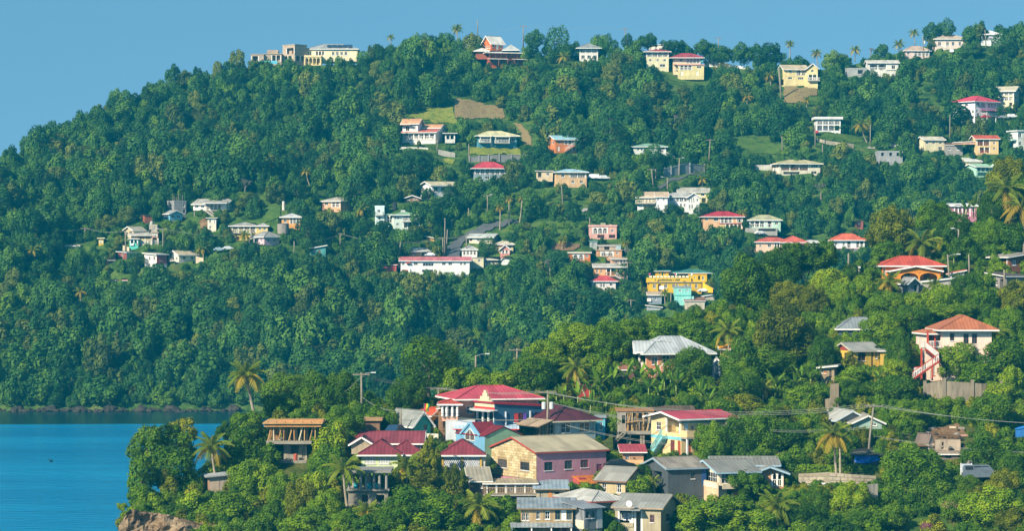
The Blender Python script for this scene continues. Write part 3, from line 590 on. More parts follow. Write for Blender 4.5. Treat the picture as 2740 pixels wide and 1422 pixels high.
# middle band
h = H('fG', 'house', 'peach house with grey hip roof and dark recessed veranda', (876, 1092, 1228), (496, 368, 322), th=-32, wall='eab08a', roof=('hip', 'b0a799', .6), depth=8,
      F=[('w', .14, .32, .62, .88), ('r', .5, .97, .45, .92, 1.6, 2), ('o', .14, .26, .08, .3), ('o', .3, .42, .08, .3)])
h = H('fG', 'house', 'orange house with low pale roof and column veranda beside round tank', (430, 432, 640), (652, 548, 506), th=0, wall='e0a45c', roof=('hip', 'c3c3be', .6), depth=7,
      F=[('w', .12, .28, .4, .75), ('r', .42, .97, .28, .92, 1.6, 3, 'd9cdb9')])
H('fG', 'hut', 'small teal hut with tilted white roof above the green bank', (745, 745, 925), (955, 905, 866), th=0, wall='4d9490', roof=('shl', 'd8dcd8', .5), depth=4, cat='hut', F=[('w', .2, .4, .3, .8), ('d', .55, .68, .05, .8)])
H('fG', 'hut', 'tiny yellow hut with sloping roof beside the road', (2050, 2050, 2140), (800, 786, 764), th=0, wall='d9a548', roof=('shr', 'e0d2b0', .4), depth=3, cat='hut')
h = H('fC', 'mansion', 'yellow and cream mansion with red hip roofs and arched veranda on the ridge', (765, 767, 967), (442, 293, 268), th=0, wall='e6dcb4', roof=('hip', 'a8444a', .9, .1), depth=8,
      F=[('r', .0, .99, .68, .97, 2.0, 4), ('w', .12, .24, .4, .56), ('w', .46, .56, .4, .56), ('w', .76, .88, .4, .56), ('w', .6, .85, .08, .25)])
h.block((1005, 1008, 1250), (470, 348, 300), th=0, wall='e4d2ac', roof=('hip', 'a8444c', 1.3, .1), depth=9, dD=-2, F=[('w', .22, .34, .7, .92), ('a', .46, .99, .58, .97, 1.6, 4), ('B', .1, .7, .1, 1.2, WHITE), ('P', .0, 1.15, .52, 2.2, .25, 'c9666a')])
h.block((1048, 1050, 1282), (512, 415), th=0, wall='e2d296', roof=('flat', 'd9a39a', .3), depth=5, dD=-4, F=[('w', .72, .9, .7, .92), ('r', .06, .55, .55, .95, 1.4, 3), ('d', .1, .2, .04, .45, 'f0ead8'), ('d', .7, .8, .04, .45, 'f0ead8')])
H('fC', 'house', 'small weathered white house on the skyline behind the mansion', (795, 950, 1020), (302, 238, 226), th=-25, wall='e6ddca', roof=('shl', 'b9b4a6', .4), depth=7, dD=14, S=[('w', .3, .6, .35, .75)], F=[('w', .3, .7, .3, .7, 2)])
H('fC', 'house', 'white house with dull green roof half hidden by a big dark tree', (640, 650, 942), (1205, 1144, 1114), th=0, wall='dfe4dc', roof=('hip', '86ab94', .6, .05), depth=8, F=[('w', .12, .4, .35, .8, 3), ('r', .82, .98, .1, .9, 1.2, 1), ('s', .9, .05, 1.25, -.9, .2, 'd6d9d4')])
h = H('fE', 'house', 'pale yellow three-level house with gabled bay standing on a bare brown slope', (146, 178, 356), (530, 400, 364), th=8, wall='ecd79a', roof=('gs', 'c2b294', .7, .1), depth=8, trim='efe6d2',
      F=[('w', .18, .32, .78, .95), ('r', .5, .98, .62, .97, 1.4, 2), ('w', .15, .34, .38, .52), ('w', .6, .86, .36, .52)], S=[('o', .1, .8, .05, .4)])
h.block((356, 358, 440), (544, 392, 358), th=0, wall='ecd79a', roof=('gf', 'a8917a', .5, .1), depth=7, dD=-2, F=[('w', .35, .62, .78, .92), ('r', .05, .95, .34, .66, 1.3, 2), ('B', .02, 1.2, .34, 1.0, WHITE)])
h = H('fE', 'house', 'white and grey flat-roofed house with long dark veranda and terrace wall', (838, 840, 1080), (452, 350, 328), th=0, wall='e2e0d6', roof=('gs', 'cfc9bd', .5), depth=7, F=[('r', .03, .62, .42, .92, 1.6, 2), ('w', .78, .9, .5, .82), ('box', .6, 1.02, .003, .25, .42, .46, 'd6d2c6', 'ledge')])
h.block((665, 668, 832), (452, 402), th=0, wall='a9aba8', roof=('par', 'a9aba8'), depth=4, dD=-1, F=[('o', .55, .8, .3, .9)])
H('fE', 'bungalow', 'pale pink bungalow with tan roof and red washing on its porch', (1125, 1140, 1335), (300, 252, 210), th=5, wall='e9cdc2', roof=('hip', 'c2a894', .5, .1), depth=7, cat='house', F=[('w', .06, .16, .3, .75), ('r', .32, .98, .1, .85, 1.4, 4), ('box', .45, .56, -.6, -.5, .35, .75, 'cf3a3a', 'washing')])
H('fE', 'house', 'pink house with tan hip roof near the top of the ridge', (1370, 1372, 1620), (232, 160, 120), th=0, wall='ecd6c8', roof=('hip', 'c4b09a', .6, .1), depth=8, F=[('w', .36, .45, .25, .7), ('w', .54, .63, .25, .7), ('w', .76, .84, .25, .7), ('w', .1, .2, .25, .7)])
H('fE', 'house', 'white house with white hip roof on the skyline beside a thin pole', (1735, 1740, 1895), (204, 124, 88), th=0, wall='eef0ee', roof=('hip', 'd9d9d6', .5, .05), depth=8, F=[('w', .1, .2, .4, .7), ('w', .4, .52, .4, .7)])
H('fE', 'house', 'cream three-storey gabled house with stacked verandas above the parked cars', (1842, 2000, 2078), (702, 572, 536), th=-22, wall='eadcb8', roof=('gs', 'cfc4aa', .7, .1), depth=8, F=[('r', .3, .98, .72, .96, 1.4, 3), ('r', .3, .98, .38, .62, 1.4, 3), ('o', .78, .92, .05, .28)], S=[('r', .05, .95, .72, .96, 1.2, 2), ('r', .05, .95, .38, .62, 1.2, 2)])
h = H('fE', 'mansion', 'tall white mansion with crimson hip roof and arched balconies', (1525, 1690, 1892), (832, 655, 606), th=35, wall='f1f1f1', roof=('hip', 'd0455c', .8, .05), depth=10, wear=.12,
      F=[('a', .02, .5, .72, .96, 1.4, 2), ('a', .55, .98, .72, .96, 1.4, 3), ('w', .06, .14, .5, .62), ('B', .3, 1.12, .34, 2.4, WHITE, .0, .6), ('P', .22, 1.15, .62, 2.8, .3, 'cf5468'), ('s', .3, .02, .62, .32, .2, 'dcdcdc'), ('w', .08, .2, .3, .46)],
      S=[('w', .25, .4, .78, .9), ('w', .55, .68, .78, .9), ('w', .55, .95, .46, .6, 3), ('w', .6, .95, .2, .36, 2)])
H('fE', 'house', 'white house with arched upper gallery above a stone retaining wall', (424, 428, 622), (892, 800, 780), th=0, wall='ebe9e6', roof=('flat', 'e4e2de', .7), depth=7, F=[('a', .01, .99, .54, .98, 1.8, 4), ('r', .01, .99, .03, .46, 1.8, 4, None)])
h = H('fE', 'house', 'cream two-storey house with flat gabled roof beside the grey workshop', (1262, 1290, 1452), (1048, 962, 938), th=14, wall='eadcb4', roof=('gs', 'd6cdb8', .5), depth=6, F=[('w', .06, .2, .6, .85), ('w', .4, .52, .6, .85), ('w', .74, .88, .6, .85), ('w', .7, .9, .1, .35)])
H('fE', 'workshop', 'low grey workshop with rusty roof between two cream houses', (1456, 1460, 1592), (1075, 1005, 985), th=0, wall='9a9590', roof=('shf', '7a5a48', .3, .7), depth=5, cat='workshop', F=[('w', .15, .3, .4, .75), ('w', .65, .8, .4, .75)])
h = H('fE', 'house', 'peach house with red roof and double veranda with red rails', (1685, 1700, 1880), (1078, 955, 928), th=5, wall='ecca8e', roof=('gs', 'c9593f', .5, .1), depth=7, F=[('r', .02, .62, .56, .95, 1.4, 2, 'b5604c'), ('r', .12, .62, .08, .45, 1.4, 2, 'b5604c'), ('w', .76, .86, .64, .82), ('w', .76, .86, .28, .46), ('s', .35, .05, -.05, -.35, .2, 'b06a52', 'b5604c')])
h.block((1530, 1530, 1700), (1000, 985, 975), th=0, wall='d8a98c', roof=('shl', 'c9a58c', .2), depth=4, dD=1, found=0)
H('fE', 'shell', 'roofless grey concrete block shell with window gaps', (913, 916, 1114), (1152, 1064), th=0, wall='a3a4a6', roof=('par', 'a3a4a6'), depth=6, cat='ruin', wear=.5, F=[('o', .14, .25, .68, .98), ('o', .47, .58, .68, .98), ('o', .76, .87, .68, .98)])
H('fE', 'house', 'white and mint house with balcony stair cut by the picture edge', (1990, 2030, 2110), (1035, 895, 885), th=20, wall='e0e8e0', roof=('flat', 'd5ddd6', .4), depth=6, F=[('w', .05, .4, .64, .9), ('w', .12, .42, .2, .4)], S=[('s', .1, .45, .9, .55, .3, 'bfe0d4')])
H('fE', 'bungalow', 'wide cream bungalow with olive hip roof and dark deep veranda', (80, 135, 466), (1238, 1152, 1118), th=10, wall='ece2cb', roof=('hip', 'bdb48a', .9, .1), depth=8, cat='house', F=[('r', .02, .72, .38, .96, 2.0, 3, 'b98d72'), ('w', .78, .94, .66, .92), ('w', .78, .92, .05, .3), ('o', .1, .5, .02, .25)], S=[('r', .1, .9, .35, .9, 1.2, 2)])
h = H('fE', 'house', 'mint green house with pale green gable roofs at the near slope edge', (1645, 1700, 1830), (1252, 1178, 1156), th=22, wall='b4e2cb', roof=('gs', 'a9d0b0', .5, .05), depth=7, F=[('r', .02, .9, .5, .95, 1.6, 3, '7cc0b8'), ('o', .1, .85, .05, .4)], S=[('w', .35, .6, .5, .8)])
h.block((1815, 1815, 1885), (1215, 1180, 1156), th=0, wall='9cd4bd', roof=('gf', 'b5d8bc', .4), depth=5, dD=2, F=[('w', .3, .7, .3, .7)])
H('fE', 'shed', 'cream shed with white sheet roof just above the mint house', (1590, 1620, 1748), (1168, 1138, 1106), th=10, wall='d9d0a6', roof=('shf', 'dcdcd2', .3), depth=4, cat='shed')
# valley and right-hand middle
h = H('fI', 'house', 'white house with tan gable roof and stacked front verandas', (626, 776, 870), (492, 388, 348), th=-12, wall='ecece8', roof=('gs', 'c6ae92', .5, .1), depth=7, trim='ede2ca',
      F=[('r', .02, .98, .56, .97, 1.6, 5, 'e9d8b4'), ('r', .3, .98, .06, .48, 1.6, 4, 'e9d8b4'), ('B', -.08, 1.0, .52, 1.2, 'ece0c6')])
h.block((776, 778, 870), (492, 385, 348), th=0, wall='f0f1f2', roof=('gs', 'c6ae92', .4, .1), depth=6, dD=-.8, F=[('w', .1, .24, .7, .9), ('w', .6, .74, .7, .9), ('w', .12, .24, .2, .38)])
h = H('fI', 'house', 'white arcaded house with row of cream arches under a grey roof', (872, 872, 1035), (478, 384, 354), th=0, wall='eeeeea', roof=('gs', 'b5b3ac', .5), depth=7, F=[('w', .08, .26, .6, .9), ('a', .36, 1.0, .55, .98, 1.4, 3), ('w', .6, .9, .1, .4, 2)])
h.block((1032, 1034, 1132), (495, 388, 356), th=0, wall='eeeeea', roof=('gf', 'bdbbb4', .5), depth=7, dD=-1.5, F=[('a', .02, .62, .58, .98, 1.4, 3), ('w', .74, .86, .66, .88), ('r', .02, .5, .1, .42, 1.4, 2)])
H('fI', 'house', 'cream block house standing behind the white arcaded house', (956, 958, 1206), (442, 348, 313), th=0, wall='e8dba8', roof=('gs', 'b3afa2', .4), depth=6, dD=9, F=[('w', .74, .86, .66, .9), ('o', .76, .9, .1, .5)])
h = H('fI', 'house', 'peach house with crimson hip roof and double veranda', (1155, 1160, 1482), (648, 546, 504), th=0, wall='e4b587', roof=('hip', 'b53040', .6, .1), depth=9,
      F=[('w', .05, .12, .64, .84), ('w', .27, .38, .62, .88), ('r', .42, .74, .45, .97, 1.6, 3), ('r', .84, .99, .5, .97, 1.6, 1), ('a', .55, .98, .03, .42, 1.6, 4, None), ('box', .4, 1, .003, .2, .42, .47, 'b04a50', 'red_band')])
h = H('fJ', 'house', 'pale mint house with olive hip roof and white balcony', (128, 134, 392), (640, 574, 532), th=0, wall='b8dcc4', roof=('hip', 'b3b28c', .5, .1), depth=8, F=[('r', .02, .5, .1, .95, 1.6, 3), ('r', .56, .74, .1, .95, 1.2, 1), ('w', .82, .92, .4, .8)])
h.block((110, 110, 365), (668, 640), th=0, wall='a9a69c', roof=None, depth=5, dD=-2.5, F=[('o', .4, .95, .1, .8)])
H('fI', 'house', 'salmon-pink box house with arched veranda and rooftop clutter', (228, 232, 456), (722, 630, 614), th=0, wall='e0a99c', roof=('flat', 'd9a59a', .15), depth=6, found=2.0, F=[('a', .12, .68, .38, .94, 1.6, 3), ('w', .8, .9, .52, .78), ('o', .3, .55, .02, .3), ('o', .72, .95, .02, .3), ('box', .42, .6, -1.5, -.4, 1.1, 1.35, '9a9e7c', 'crate'), ('box', .72, .82, -1.4, -.6, 1.05, 1.2, 'e8e6e0', 'tub')])
H('fI', 'shed', 'grey tin shed with teal roof edge on the slope below the pink house', (235, 237, 298), (797, 750, 741), th=0, wall='a3aaa6', roof=('flat', '5f8f8a', .2), depth=3, cat='shed', F=[('d', .3, .6, .1, .8, '8d928f')])
h = H('fI', 'house', 'tan house with arched porch and balustraded roof terrace', (288, 292, 498), (872, 824), th=0, wall='cf9a6e', roof=('flat', 'c7a58a', .25), depth=6, F=[('a', .15, .68, .05, .92, 1.4, 2), ('w', .76, .88, .35, .75)])
h.block((312, 312, 455), (822, 784, 778), th=0, wall='b0a190', roof=('shf', '8f8478', .3, .6), depth=4, dD=2, found=0, F=[('o', .3, .6, .1, .8)])
h.block((452, 454, 490), (822, 780), th=0, wall='a9c0c0', roof=('flat', 'a9a9a2', .15), depth=3, dD=1, found=0)
H('fI', 'house', 'house with broad grey roofs and dark porch above the peach gable house', (402, 425, 540), (946, 895, 870), th=10, wall='c9a08a', roof=('shf', 'bfb0a0', .5), depth=6, F=[('w', .2, .35, .2, .75), ('r', .45, .97, .05, .85, 1.4, 2, 'a9c0c4')])
h = H('fI', 'house', 'peach house with grey gable roof and long outside stair', (270, 275, 520), (1058, 958, 934), th=0, wall='e8b078', roof=('gs', 'bcb6ac', .5), depth=7, F=[('w', .06, .12, .52, .78), ('w', .2, .26, .52, .78), ('r', .38, .7, .3, .92, 1.4, 2, 'c98d68'), ('w', .78, .9, .52, .78), ('s', .72, .28, 1.02, -.1, .3, 'cfc8c0'), ('B', .36, .74, .28, 1.2, 'c98d68')])
h.block((250, 252, 448), (1130, 1072, 1030), th=0, wall='e6ddd8', roof=('hip', 'c04a52', .5, .1), depth=5, dD=-4, F=[('w', .1, .2, .3, .7), ('r', .3, .6, .1, .8, 1.2, 2), ('w', .75, .88, .3, .7)])
# yellow school
YW = 'e6b814'
h = H('fI', 'school', 'bright yellow building with green roofs, scalloped parapet and painted sign band', (690, 735, 1150), (1165, 1085), th=6, wall=YW, roof=('flat', 'b9a48a', .3), depth=8, cat='building', wear=.12,
      F=[('w', .04, .1, .42, .85), ('o', .14, .2, .08, .85), ('w', .26, .32, .45, .85), ('w', .42, .48, .45, .85), ('w', .5, .54, .5, .85), ('w', .66, .72, .5, .85), ('w', .76, .8, .5, .85), ('w', .87, .92, .42, .85)])
h.block((690, 700, 1062), (1085, 1045), th=0, wall=YW, roof=None, depth=6, dD=2.5, found=0, wear=.12)
sg = MB()
for i in range(11):
    u = .06 + i * .86 / 10.5; sg.obox(*h.frames['F'][:3], u * h.W, u * h.W + h.W * .06, -.25, .12, h.h, h.h + .55)
sg.build('parapet_scallop', wallm('efe3c2', .1), h.root, h.M)
lt = MB(); rr = random.Random(5)
u = .18
while u < .74:
    wd = rr.uniform(.006, .012); lt.obox(*h.frames['F'][:3], u * h.W, (u + wd) * h.W, .01, .03, h.h * .35, h.h * .35 + rr.uniform(.35, .6)); u += wd + (.004 if rr.random() < .85 else .02)
lt.build('sign_lettering', plain('3a5a3a'), h.root, h.M)
h.block((752, 770, 880), (1045, 992, 968), th=10, wall=YW, roof=('shf', '3f7a72', .5, .05), depth=6, dD=5, found=0, wear=.12, F=[('w', .28, .38, .5, .9), ('d', .48, .6, .2, .95, '1f7a4c'), ('w', .68, .78, .5, .9), ('box', .1, .5, .02, .2, 0, .25, '2c8a5a', 'green_board')])
h.block((880, 882, 1232), (1045, 1008, 966), th=0, wall='6b6b66', roof=('shf', '4c8580', .6, .05), depth=7, dD=7, found=0, F=[('o', .04, .45, .05, .95), ('o', .9, .98, .05, .95)])
h.block((1044, 1046, 1190), (1095, 1022), th=0, wall=YW, roof=('flat', 'dda51a', .05), depth=5, dD=3, found=0, wear=.12, F=[('w', .26, .36, .6, .8), ('o', .5, .62, .45, .9), ('w', .72, .84, .45, .85)])
m_ = MB(); D_ = h.D0 - 1.0
def ramp_wall(x0, y0a, y0b, x1, y1a, y1b, D0, D1, name='wing_wall', c=YW):
    P_ = [at(rx('I', x0), ry('I', y0b), D0), at(rx('I', x1), ry('I', y1b), D1), at(rx('I', x1), ry('I', y1a), D1), at(rx('I', x0), ry('I', y0a), D0)]
    mb = MB(); off = Vector((0, .35, 0)); mb.poly(P_); mb.poly([p + off for p in P_][::-1])
    for i in range(4): mb.poly([P_[i], P_[(i + 1) % 4], P_[(i + 1) % 4] + off, P_[i] + off])
    mb.build(name, wallm(c, .12), h.root, h.M0)
ramp_wall(1155, 1085, 1165, 1238, 1130, 1168, D_, D_ - 2)
ramp_wall(1240, 1062, 1095, 1352, 1105, 1135, D_ + 5, D_ + 1)
MB().poly([at(rx('I', x), ry('I', y), d) for x, y, d in ((1160, 1100, D_ + 1), (1245, 1140, D_ - 1), (1315, 1120, D_ + 3), (1245, 1085, D_ + 6))]).build('courtyard', plain('6f6d6a'), h.root, h.M0)
H('fI', 'house', 'aqua box house with crenellated parapet in front of the yellow building', (924, 928, 1062), (1235, 1130, 1112), th=0, wall='93dcd0', roof=('par', '8f9a98'), depth=6, dD=-1, F=[('w', .24, .4, .72, .9), ('w', .72, .84, .78, .9), ('box', -.01, 1.01, .003, .12, .42, .47, '3fb7a2', 'green_band'), ('box', 1.0, 1.16, -2, -.2, 0, .38, 'a5e2d8', 'annex')])
H('fI', 'house', 'grey-blue house with tan roof and white washing left of the aqua house', (712, 715, 822), (1245, 1185, 1162), th=0, wall='8d97a4', roof=('gs', 'b9a694', .5), depth=6, F=[('w', .12, .3, .3, .75), ('w', .5, .62, .3, .75), ('box', -.12, .2, .3, .36, .1, .55, 'ece8e2', 'washing')])
H('fI', 'shack', 'long shack with brown and cream sheet roof below the aqua house', (1005, 1010, 1172), (1268, 1236, 1206), th=0, wall='c9bda6', roof=('shf', '8f6a5c', .3, .6), depth=5, cat='shack', dD=-2)
H('fI', 'shack', 'shack with tilted pale blue roof beside the dark trees', (1155, 1155, 1250), (1215, 1198, 1180), th=0, wall='b9b3a4', roof=('shl', 'c9dce2', .4), depth=4, cat='shack')
H('fI', 'shack', 'low shack with rust-streaked white roof at the valley bottom', (700, 700, 820), (1312, 1288, 1270), th=0, wall='a9b0b4', roof=('shr', 'd2ccc2', .4, .5), depth=4, cat='shack')
# red roofs by the valley
h = H('fJ', 'house', 'long pink house with red hip roofs and bow balcony', (188, 192, 470), (842, 752, 716), th=0, wall='ecc9ac', roof=('hip', 'c9604f', .5, .1), depth=8, F=[('w', .1, .16, .5, .75), ('w', .34, .44, .5, .8), ('r', .52, .78, .2, .92, 1.2, 3, 'b5604c'), ('w', .86, .94, .4, .8)])
h.block((400, 402, 600), (842, 755, 704), th=0, wall='ecc9ac', roof=('hip', 'cc6452', .5, .1), depth=8, dD=-2, F=[('w', .15, .22, .4, .7), ('P', .35, 1.2, .85, 2, .25, 'c9604f', 0)])
H('fJ', 'house', 'house with bright blue gable roof behind the long pink house', (330, 390, 478), (725, 716, 686), th=20, wall='cfd4d8', roof=('gs', '4f9fd0', .6, .02), depth=6, dD=8)
h = H('fJ', 'house', 'blue-walled house with two overlapping white roofs between red roofs', (600, 605, 705), (826, 780, 765), th=0, wall='3f93c0', roof=('shf', 'c9cccb', .5), depth=6, dD=2, F=[('w', .2, .35, .3, .8), ('o', .6, .8, .05, .8)])
h.block((575, 575, 800), (770, 756, 722), th=0, wall='d2d4d2', roof=('gs', 'cfd2d0', .5), depth=6, dD=4, found=0)
h = H('fJ', 'house', 'white two-storey house with orange-red hip roof at the edge of big tree', (812, 818, 1075), (808, 738, 685), th=0, wall='e6e6ea', roof=('hip', 'd96a4c', .7, .08), depth=8, F=[('w', .06, .14, .4, .75), ('w', .3, .37, .35, .75), ('r', .42, .58, .1, .9, 1.2, 1), ('r', .7, .98, .1, .9, 1.2, 2), ('box', -.02, 1.02, .003, .3, -.04, .03, 'c9543f', 'red_band')])
h.block((830, 834, 1075), (822, 808), th=0, wall='8a8a90', roof=None, depth=5, dD=-.5, keepit=False, F=[('o', .05, .3, 0, .9), ('o', .4, .65, 0, .9)])
H('fJ', 'shed', 'rust-red shed on a pale post in dark trees', (995, 998, 1062), (628, 588), th=0, wall='a0584a', roof=('flat', '8a4a40', .12), depth=3, cat='shed', F=[('w', .35, .62, .35, .75), ('box', .25, .6, -.4, -.1, -.35, 0, 'e8e8e6', 'post')])
H('fJ', 'house', 'mauve arched house with white roof half hidden by near trees', (1785, 1790, 1985), (545, 462, 440), th=0, wall='c67f92', roof=('shf', 'e6e4e0', .4, .05), depth=6, D=600, F=[('a', .05, .75, .35, .92, 1.4, 4, 'c67f92'), ('w', .8, .92, .45, .85), ('a', .05, .75, .02, .28, 1.2, 4, None)])
H('nJ', 'post_house', 'small grey concrete box house with doorway beside the street lamp', (1832, 1840, 1940), (775, 695), th=5, wall='a8a193', roof=('par', 'a8a193'), depth=4, cat='house', F=[('o', .14, .28, .05, .62)])

# ------------------------------------------------------------ the near hillside
# house under construction on the headland
h = House('nL', 'unfinished_house', 'unfinished concrete house with timber formwork and props on its upper slab', 'building')
h.block((314, 318, 482), (832, 712), th=6, wall='a89f8c', roof=None, depth=6, wear=.5, F=[('o', .3, .64, .4, .88), ('d', .78, .92, .02, .7, '8d8272')], found=0)
def slab(x0, x1, y0, y1, dn, dep, name, c, Dd=0):
    a, b = at(rx('L', x0), ry('L', y1), h.D0 + Dd), at(rx('L', x1), ry('L', y0), h.D0 + Dd)
    MB().box(a.x, b.x, a.y - dn, a.y - dn + dep, a.z, b.z).build(name, wallm(c, .4), h.root, h.M0)
slab(198, 520, 692, 713, 1.6, 9, 'floor_slab', '9c9484'); slab(292, 482, 832, 852, 1.0, 7, 'floor_slab', '9c9484')
slab(186, 590, 566, 590, 1.9, 9.4, 'formwork_edge', 'c08a4e'); slab(176, 600, 560, 568, 2.2, 9.8, 'formwork_deck', 'cf9b62'); slab(285, 600, 545, 560, 0, 3, 'upstand_board', 'c08d58')
rr = random.Random(3)
for i in range(30):
    x = 205 + i * 12.4 + rr.uniform(-3, 3); lean = rr.uniform(-7, 7) if i % 6 else 26
    row = (i % 3); p = at(rx('L', x), ry('L', 692), h.D0 - 1.3 + row * 1.6); q = at(rx('L', x + lean), ry('L', 590), h.D0 - 1.3 + row * 1.6)
    MB().bar(p, q, rr.uniform(.1, .17)).build('prop', wallm(rr.choice(['b98a54', 'a97c48', 'c79c66', 'd8c8a8']), .3), h.root, h.M0)
for i in range(7):
    x = 205 + i * 62; MB().bar(at(rx('L', x), ry('L', 578), h.D0 - 1.95), at(rx('L', x), ry('L', 556), h.D0 - 1.95), .14).build('batten', wallm('8f6538', .3), h.root, h.M0)
for x in (316, 352, 392, 436):
    MB().bar(at(rx('L', x), ry('L', 940), h.D0 - .6), at(rx('L', x), ry('L', 852), h.D0 - .6), .34).build('stilt', wallm('8d8474', .4), h.root, h.M0)
for y in (872, 895, 912): MB().bar(at(rx('L', 330), ry('L', y), h.D0 - .3), at(rx('L', 450), ry('L', y - 12), h.D0 - .3), .12).build('brace', wallm('a08a66', .4), h.root, h.M0)
c_ = at(rx('L', 402), ry('L', 832), h.D0 - .6); MB().tube([c_, c_ + Vector((0, 0, .75)), c_ + Vector((0, 0, .9))], [.28, .28, .18], 12).build('red_drum', plain('b5523c'), h.root, h.M0, smooth=False)
keep('L', 186, 536, 560, 712, h.D0, 9); keep('L', 300, 712, 470, 915, h.D0, 6)
H('nL', 'house', 'rough brown block house with flat roof behind the leafy tree', (888, 892, 1000), (640, 552, 536), th=0, wall='8d6a50', roof=('flat', 'b08a60', .4), depth=6, cat='house', wear=.5)
h = H('nL', 'house', 'turquoise house with grey gable roof, lean-to porch and parked car', (1064, 1246, 1362), (648, 572, 488), th=33, wall='4fb5a0', roof=('gf', '8f918c', .5, .1), F=[('w', .58, .78, .35, .85, 1, '7a2c38')], S=[('P', -.05, .85, .62, 2.6, .5, '979a96', .02), ('w', .3, .5, .2, .5), ('d', .62, .74, .02, .5, '9cd8cc')])
H('nL', 'house', 'little yellow house with orange-red gable roof and striped flag', (1270, 1362, 1412), (620, 515, 468), th=-25, wall='d9b446', roof=('gs', 'd0573a', .4, .1), depth=5, dD=6, S=[('w', .25, .6, .35, .7)], F=[('w', .1, .4, .3, .7)], base='c94a7c')
h = H('nL', 'house', 'pale green house with dark red hip roofs and white lattice windows', (866, 870, 1130), (905, 792, 698), th=0, wall='d5e2b0', roof=('hip', '7c343e', .7, .1), depth=8,
      F=[('w', .1, .39, .4, .94), ('w', .48, .8, .4, .94)], frame='f4f4f0')
for k_, (u0, u1) in enumerate(((.1, .39), (.48, .8))):
    gr = MB(); P_, U_, N_v, fw_ = h.frames['F']
    for i in range(1, 7):
        u = (u0 + (u1 - u0) * i / 7) * fw_; gr.obox(P_, U_, N_v, u - .05, u + .05, -.04, .02, .4 * h.h, .94 * h.h)
    for j in range(1, 5):
        v = (.4 + .54 * j / 5) * h.h; gr.obox(P_, U_, N_v, u0 * fw_, u1 * fw_, -.03, .03, v - .05, v + .05)
    gr.build('window_grille', plain('f2f2ee'), h.root, h.M)
h.block((790, 794, 1296), (800, 712, 648), th=0, wall='b5a68a', roof=('gs', '8a3f48', .5, .15), depth=9, dD=6, F=[('w', .05, .2, .2, .6)], wear=.5)
h.block((800, 800, 945), (790, 716, 672), th=0, wall='b3a588', roof=('gf', '8a3f48', .4, .15), depth=5, dD=2.5, found=0, wear=.5)
h.block((1050, 1052, 1310), (800, 792, 704), th=0, wall='b5a68a', roof=('hip', '7c343e', .5, .1), depth=7, dD=2.5, keepit=False)
h = H('nM', 'house', 'long veranda house with crimson hip roof, red wall and white lattice balustrade', (366, 370, 632), (920, 815, 722), th=0, wall='8c1f2c', roof=('hip', '843641', .7, .1), depth=8, trim='cfe8cc', dD=-1,
      F=[('r', .0, .99, .02, .98, 1.8, 3, None)])
for u0, u1 in ((.02, .48), (.54, .96)):
    gr = MB(); P_, U_, N_v, fw_ = h.frames['F']
    for i in range(18):
        for j in range(6):
            if (i + j) % 2 == 0:
                a = (u0 + (u1 - u0) * i / 18) * fw_; b = (u0 + (u1 - u0) * (i + 1) / 18) * fw_; gr.obox(P_, U_, N_v, a, b, .02, .14, .08 * h.h + j * .26, .08 * h.h + (j + 1) * .26)
    gr.obox(P_, U_, N_v, u0 * fw_, u1 * fw_, .01, .16, .08 * h.h + 1.56, .08 * h.h + 1.7); gr.obox(P_, U_, N_v, u0 * fw_, u1 * fw_, .01, .16, .08 * h.h - .3, .08 * h.h)
    gr.build('lattice', plain('f0f0f4'), h.root, h.M)
for u in (0, .51, 1): MB().obox(*h.frames['F'][:3], u * h.W - .15, u * h.W + .15, .0, .22, 0, 2.1).build('pier', wallm('c2a04a', .2), h.root, h.M)
h.block((632, 634, 662), (880, 815), th=0, wall='c9c9c0', roof=None, depth=3, found=2, keepit=False)
# concrete terrace on columns
h = House('nL', 'terrace', 'unfinished grey concrete terrace with round columns and flat slab roof', 'building')
h.block((772, 776, 1062), (1135, 1045), th=0, wall='8f887a', roof=None, depth=6, wear=.6, dD=-3, F=[('o', .35, .5, .05, .6), ('o', .7, .9, .05, .6)])
def lslab(x0, x1, y0, y1, dn, dep, name, c):
    a, b = at(rx('L', x0), ry('L', y1), h.D0), at(rx('L', x1), ry('L', y0), h.D0)
    MB().box(a.x, b.x, a.y - dn, a.y - dn + dep, a.z, b.z).build(name, wallm(c, .5), h.root, h.M0)
lslab(750, 1085, 905, 922, .6, 7.5, 'roof_slab', '8f8c86'); lslab(765, 1070, 1040, 1052, .4, 6, 'floor_slab', '9a9284')
for i, x in enumerate((782, 868, 905, 960, 1000, 1050, 815, 930)):
    dd = 0 if i < 6 else 4; p = at(rx('L', x), ry('L', 1042), h.D0 + dd)
    MB().tube([p, p + Vector((0, 0, (1042 - 922) / 2.663 * h.D0 / FPX))], [.2, .18], 10, False).build('column', wallm('97948e', .4), h.root, h.M0)
for x, c in ((832, '3ab5c0'), (925, '3ab5c0'), (985, '48c0b8'), (860, 'b5603c')):
    p = at(rx('L', x), ry('L', 1041), h.D0 + .8); MB().box(p.x - .3, p.x + .3, p.y, p.y + .5, p.z, p.z + .4).box(p.x - .3, p.x + .3, p.y + .42, p.y + .5, p.z + .4, p.z + .85).build('garden_chair', plain(c), h.root, h.M0)
keep('L', 760, 905, 1065, 1110, h.D0 - 1, 6)
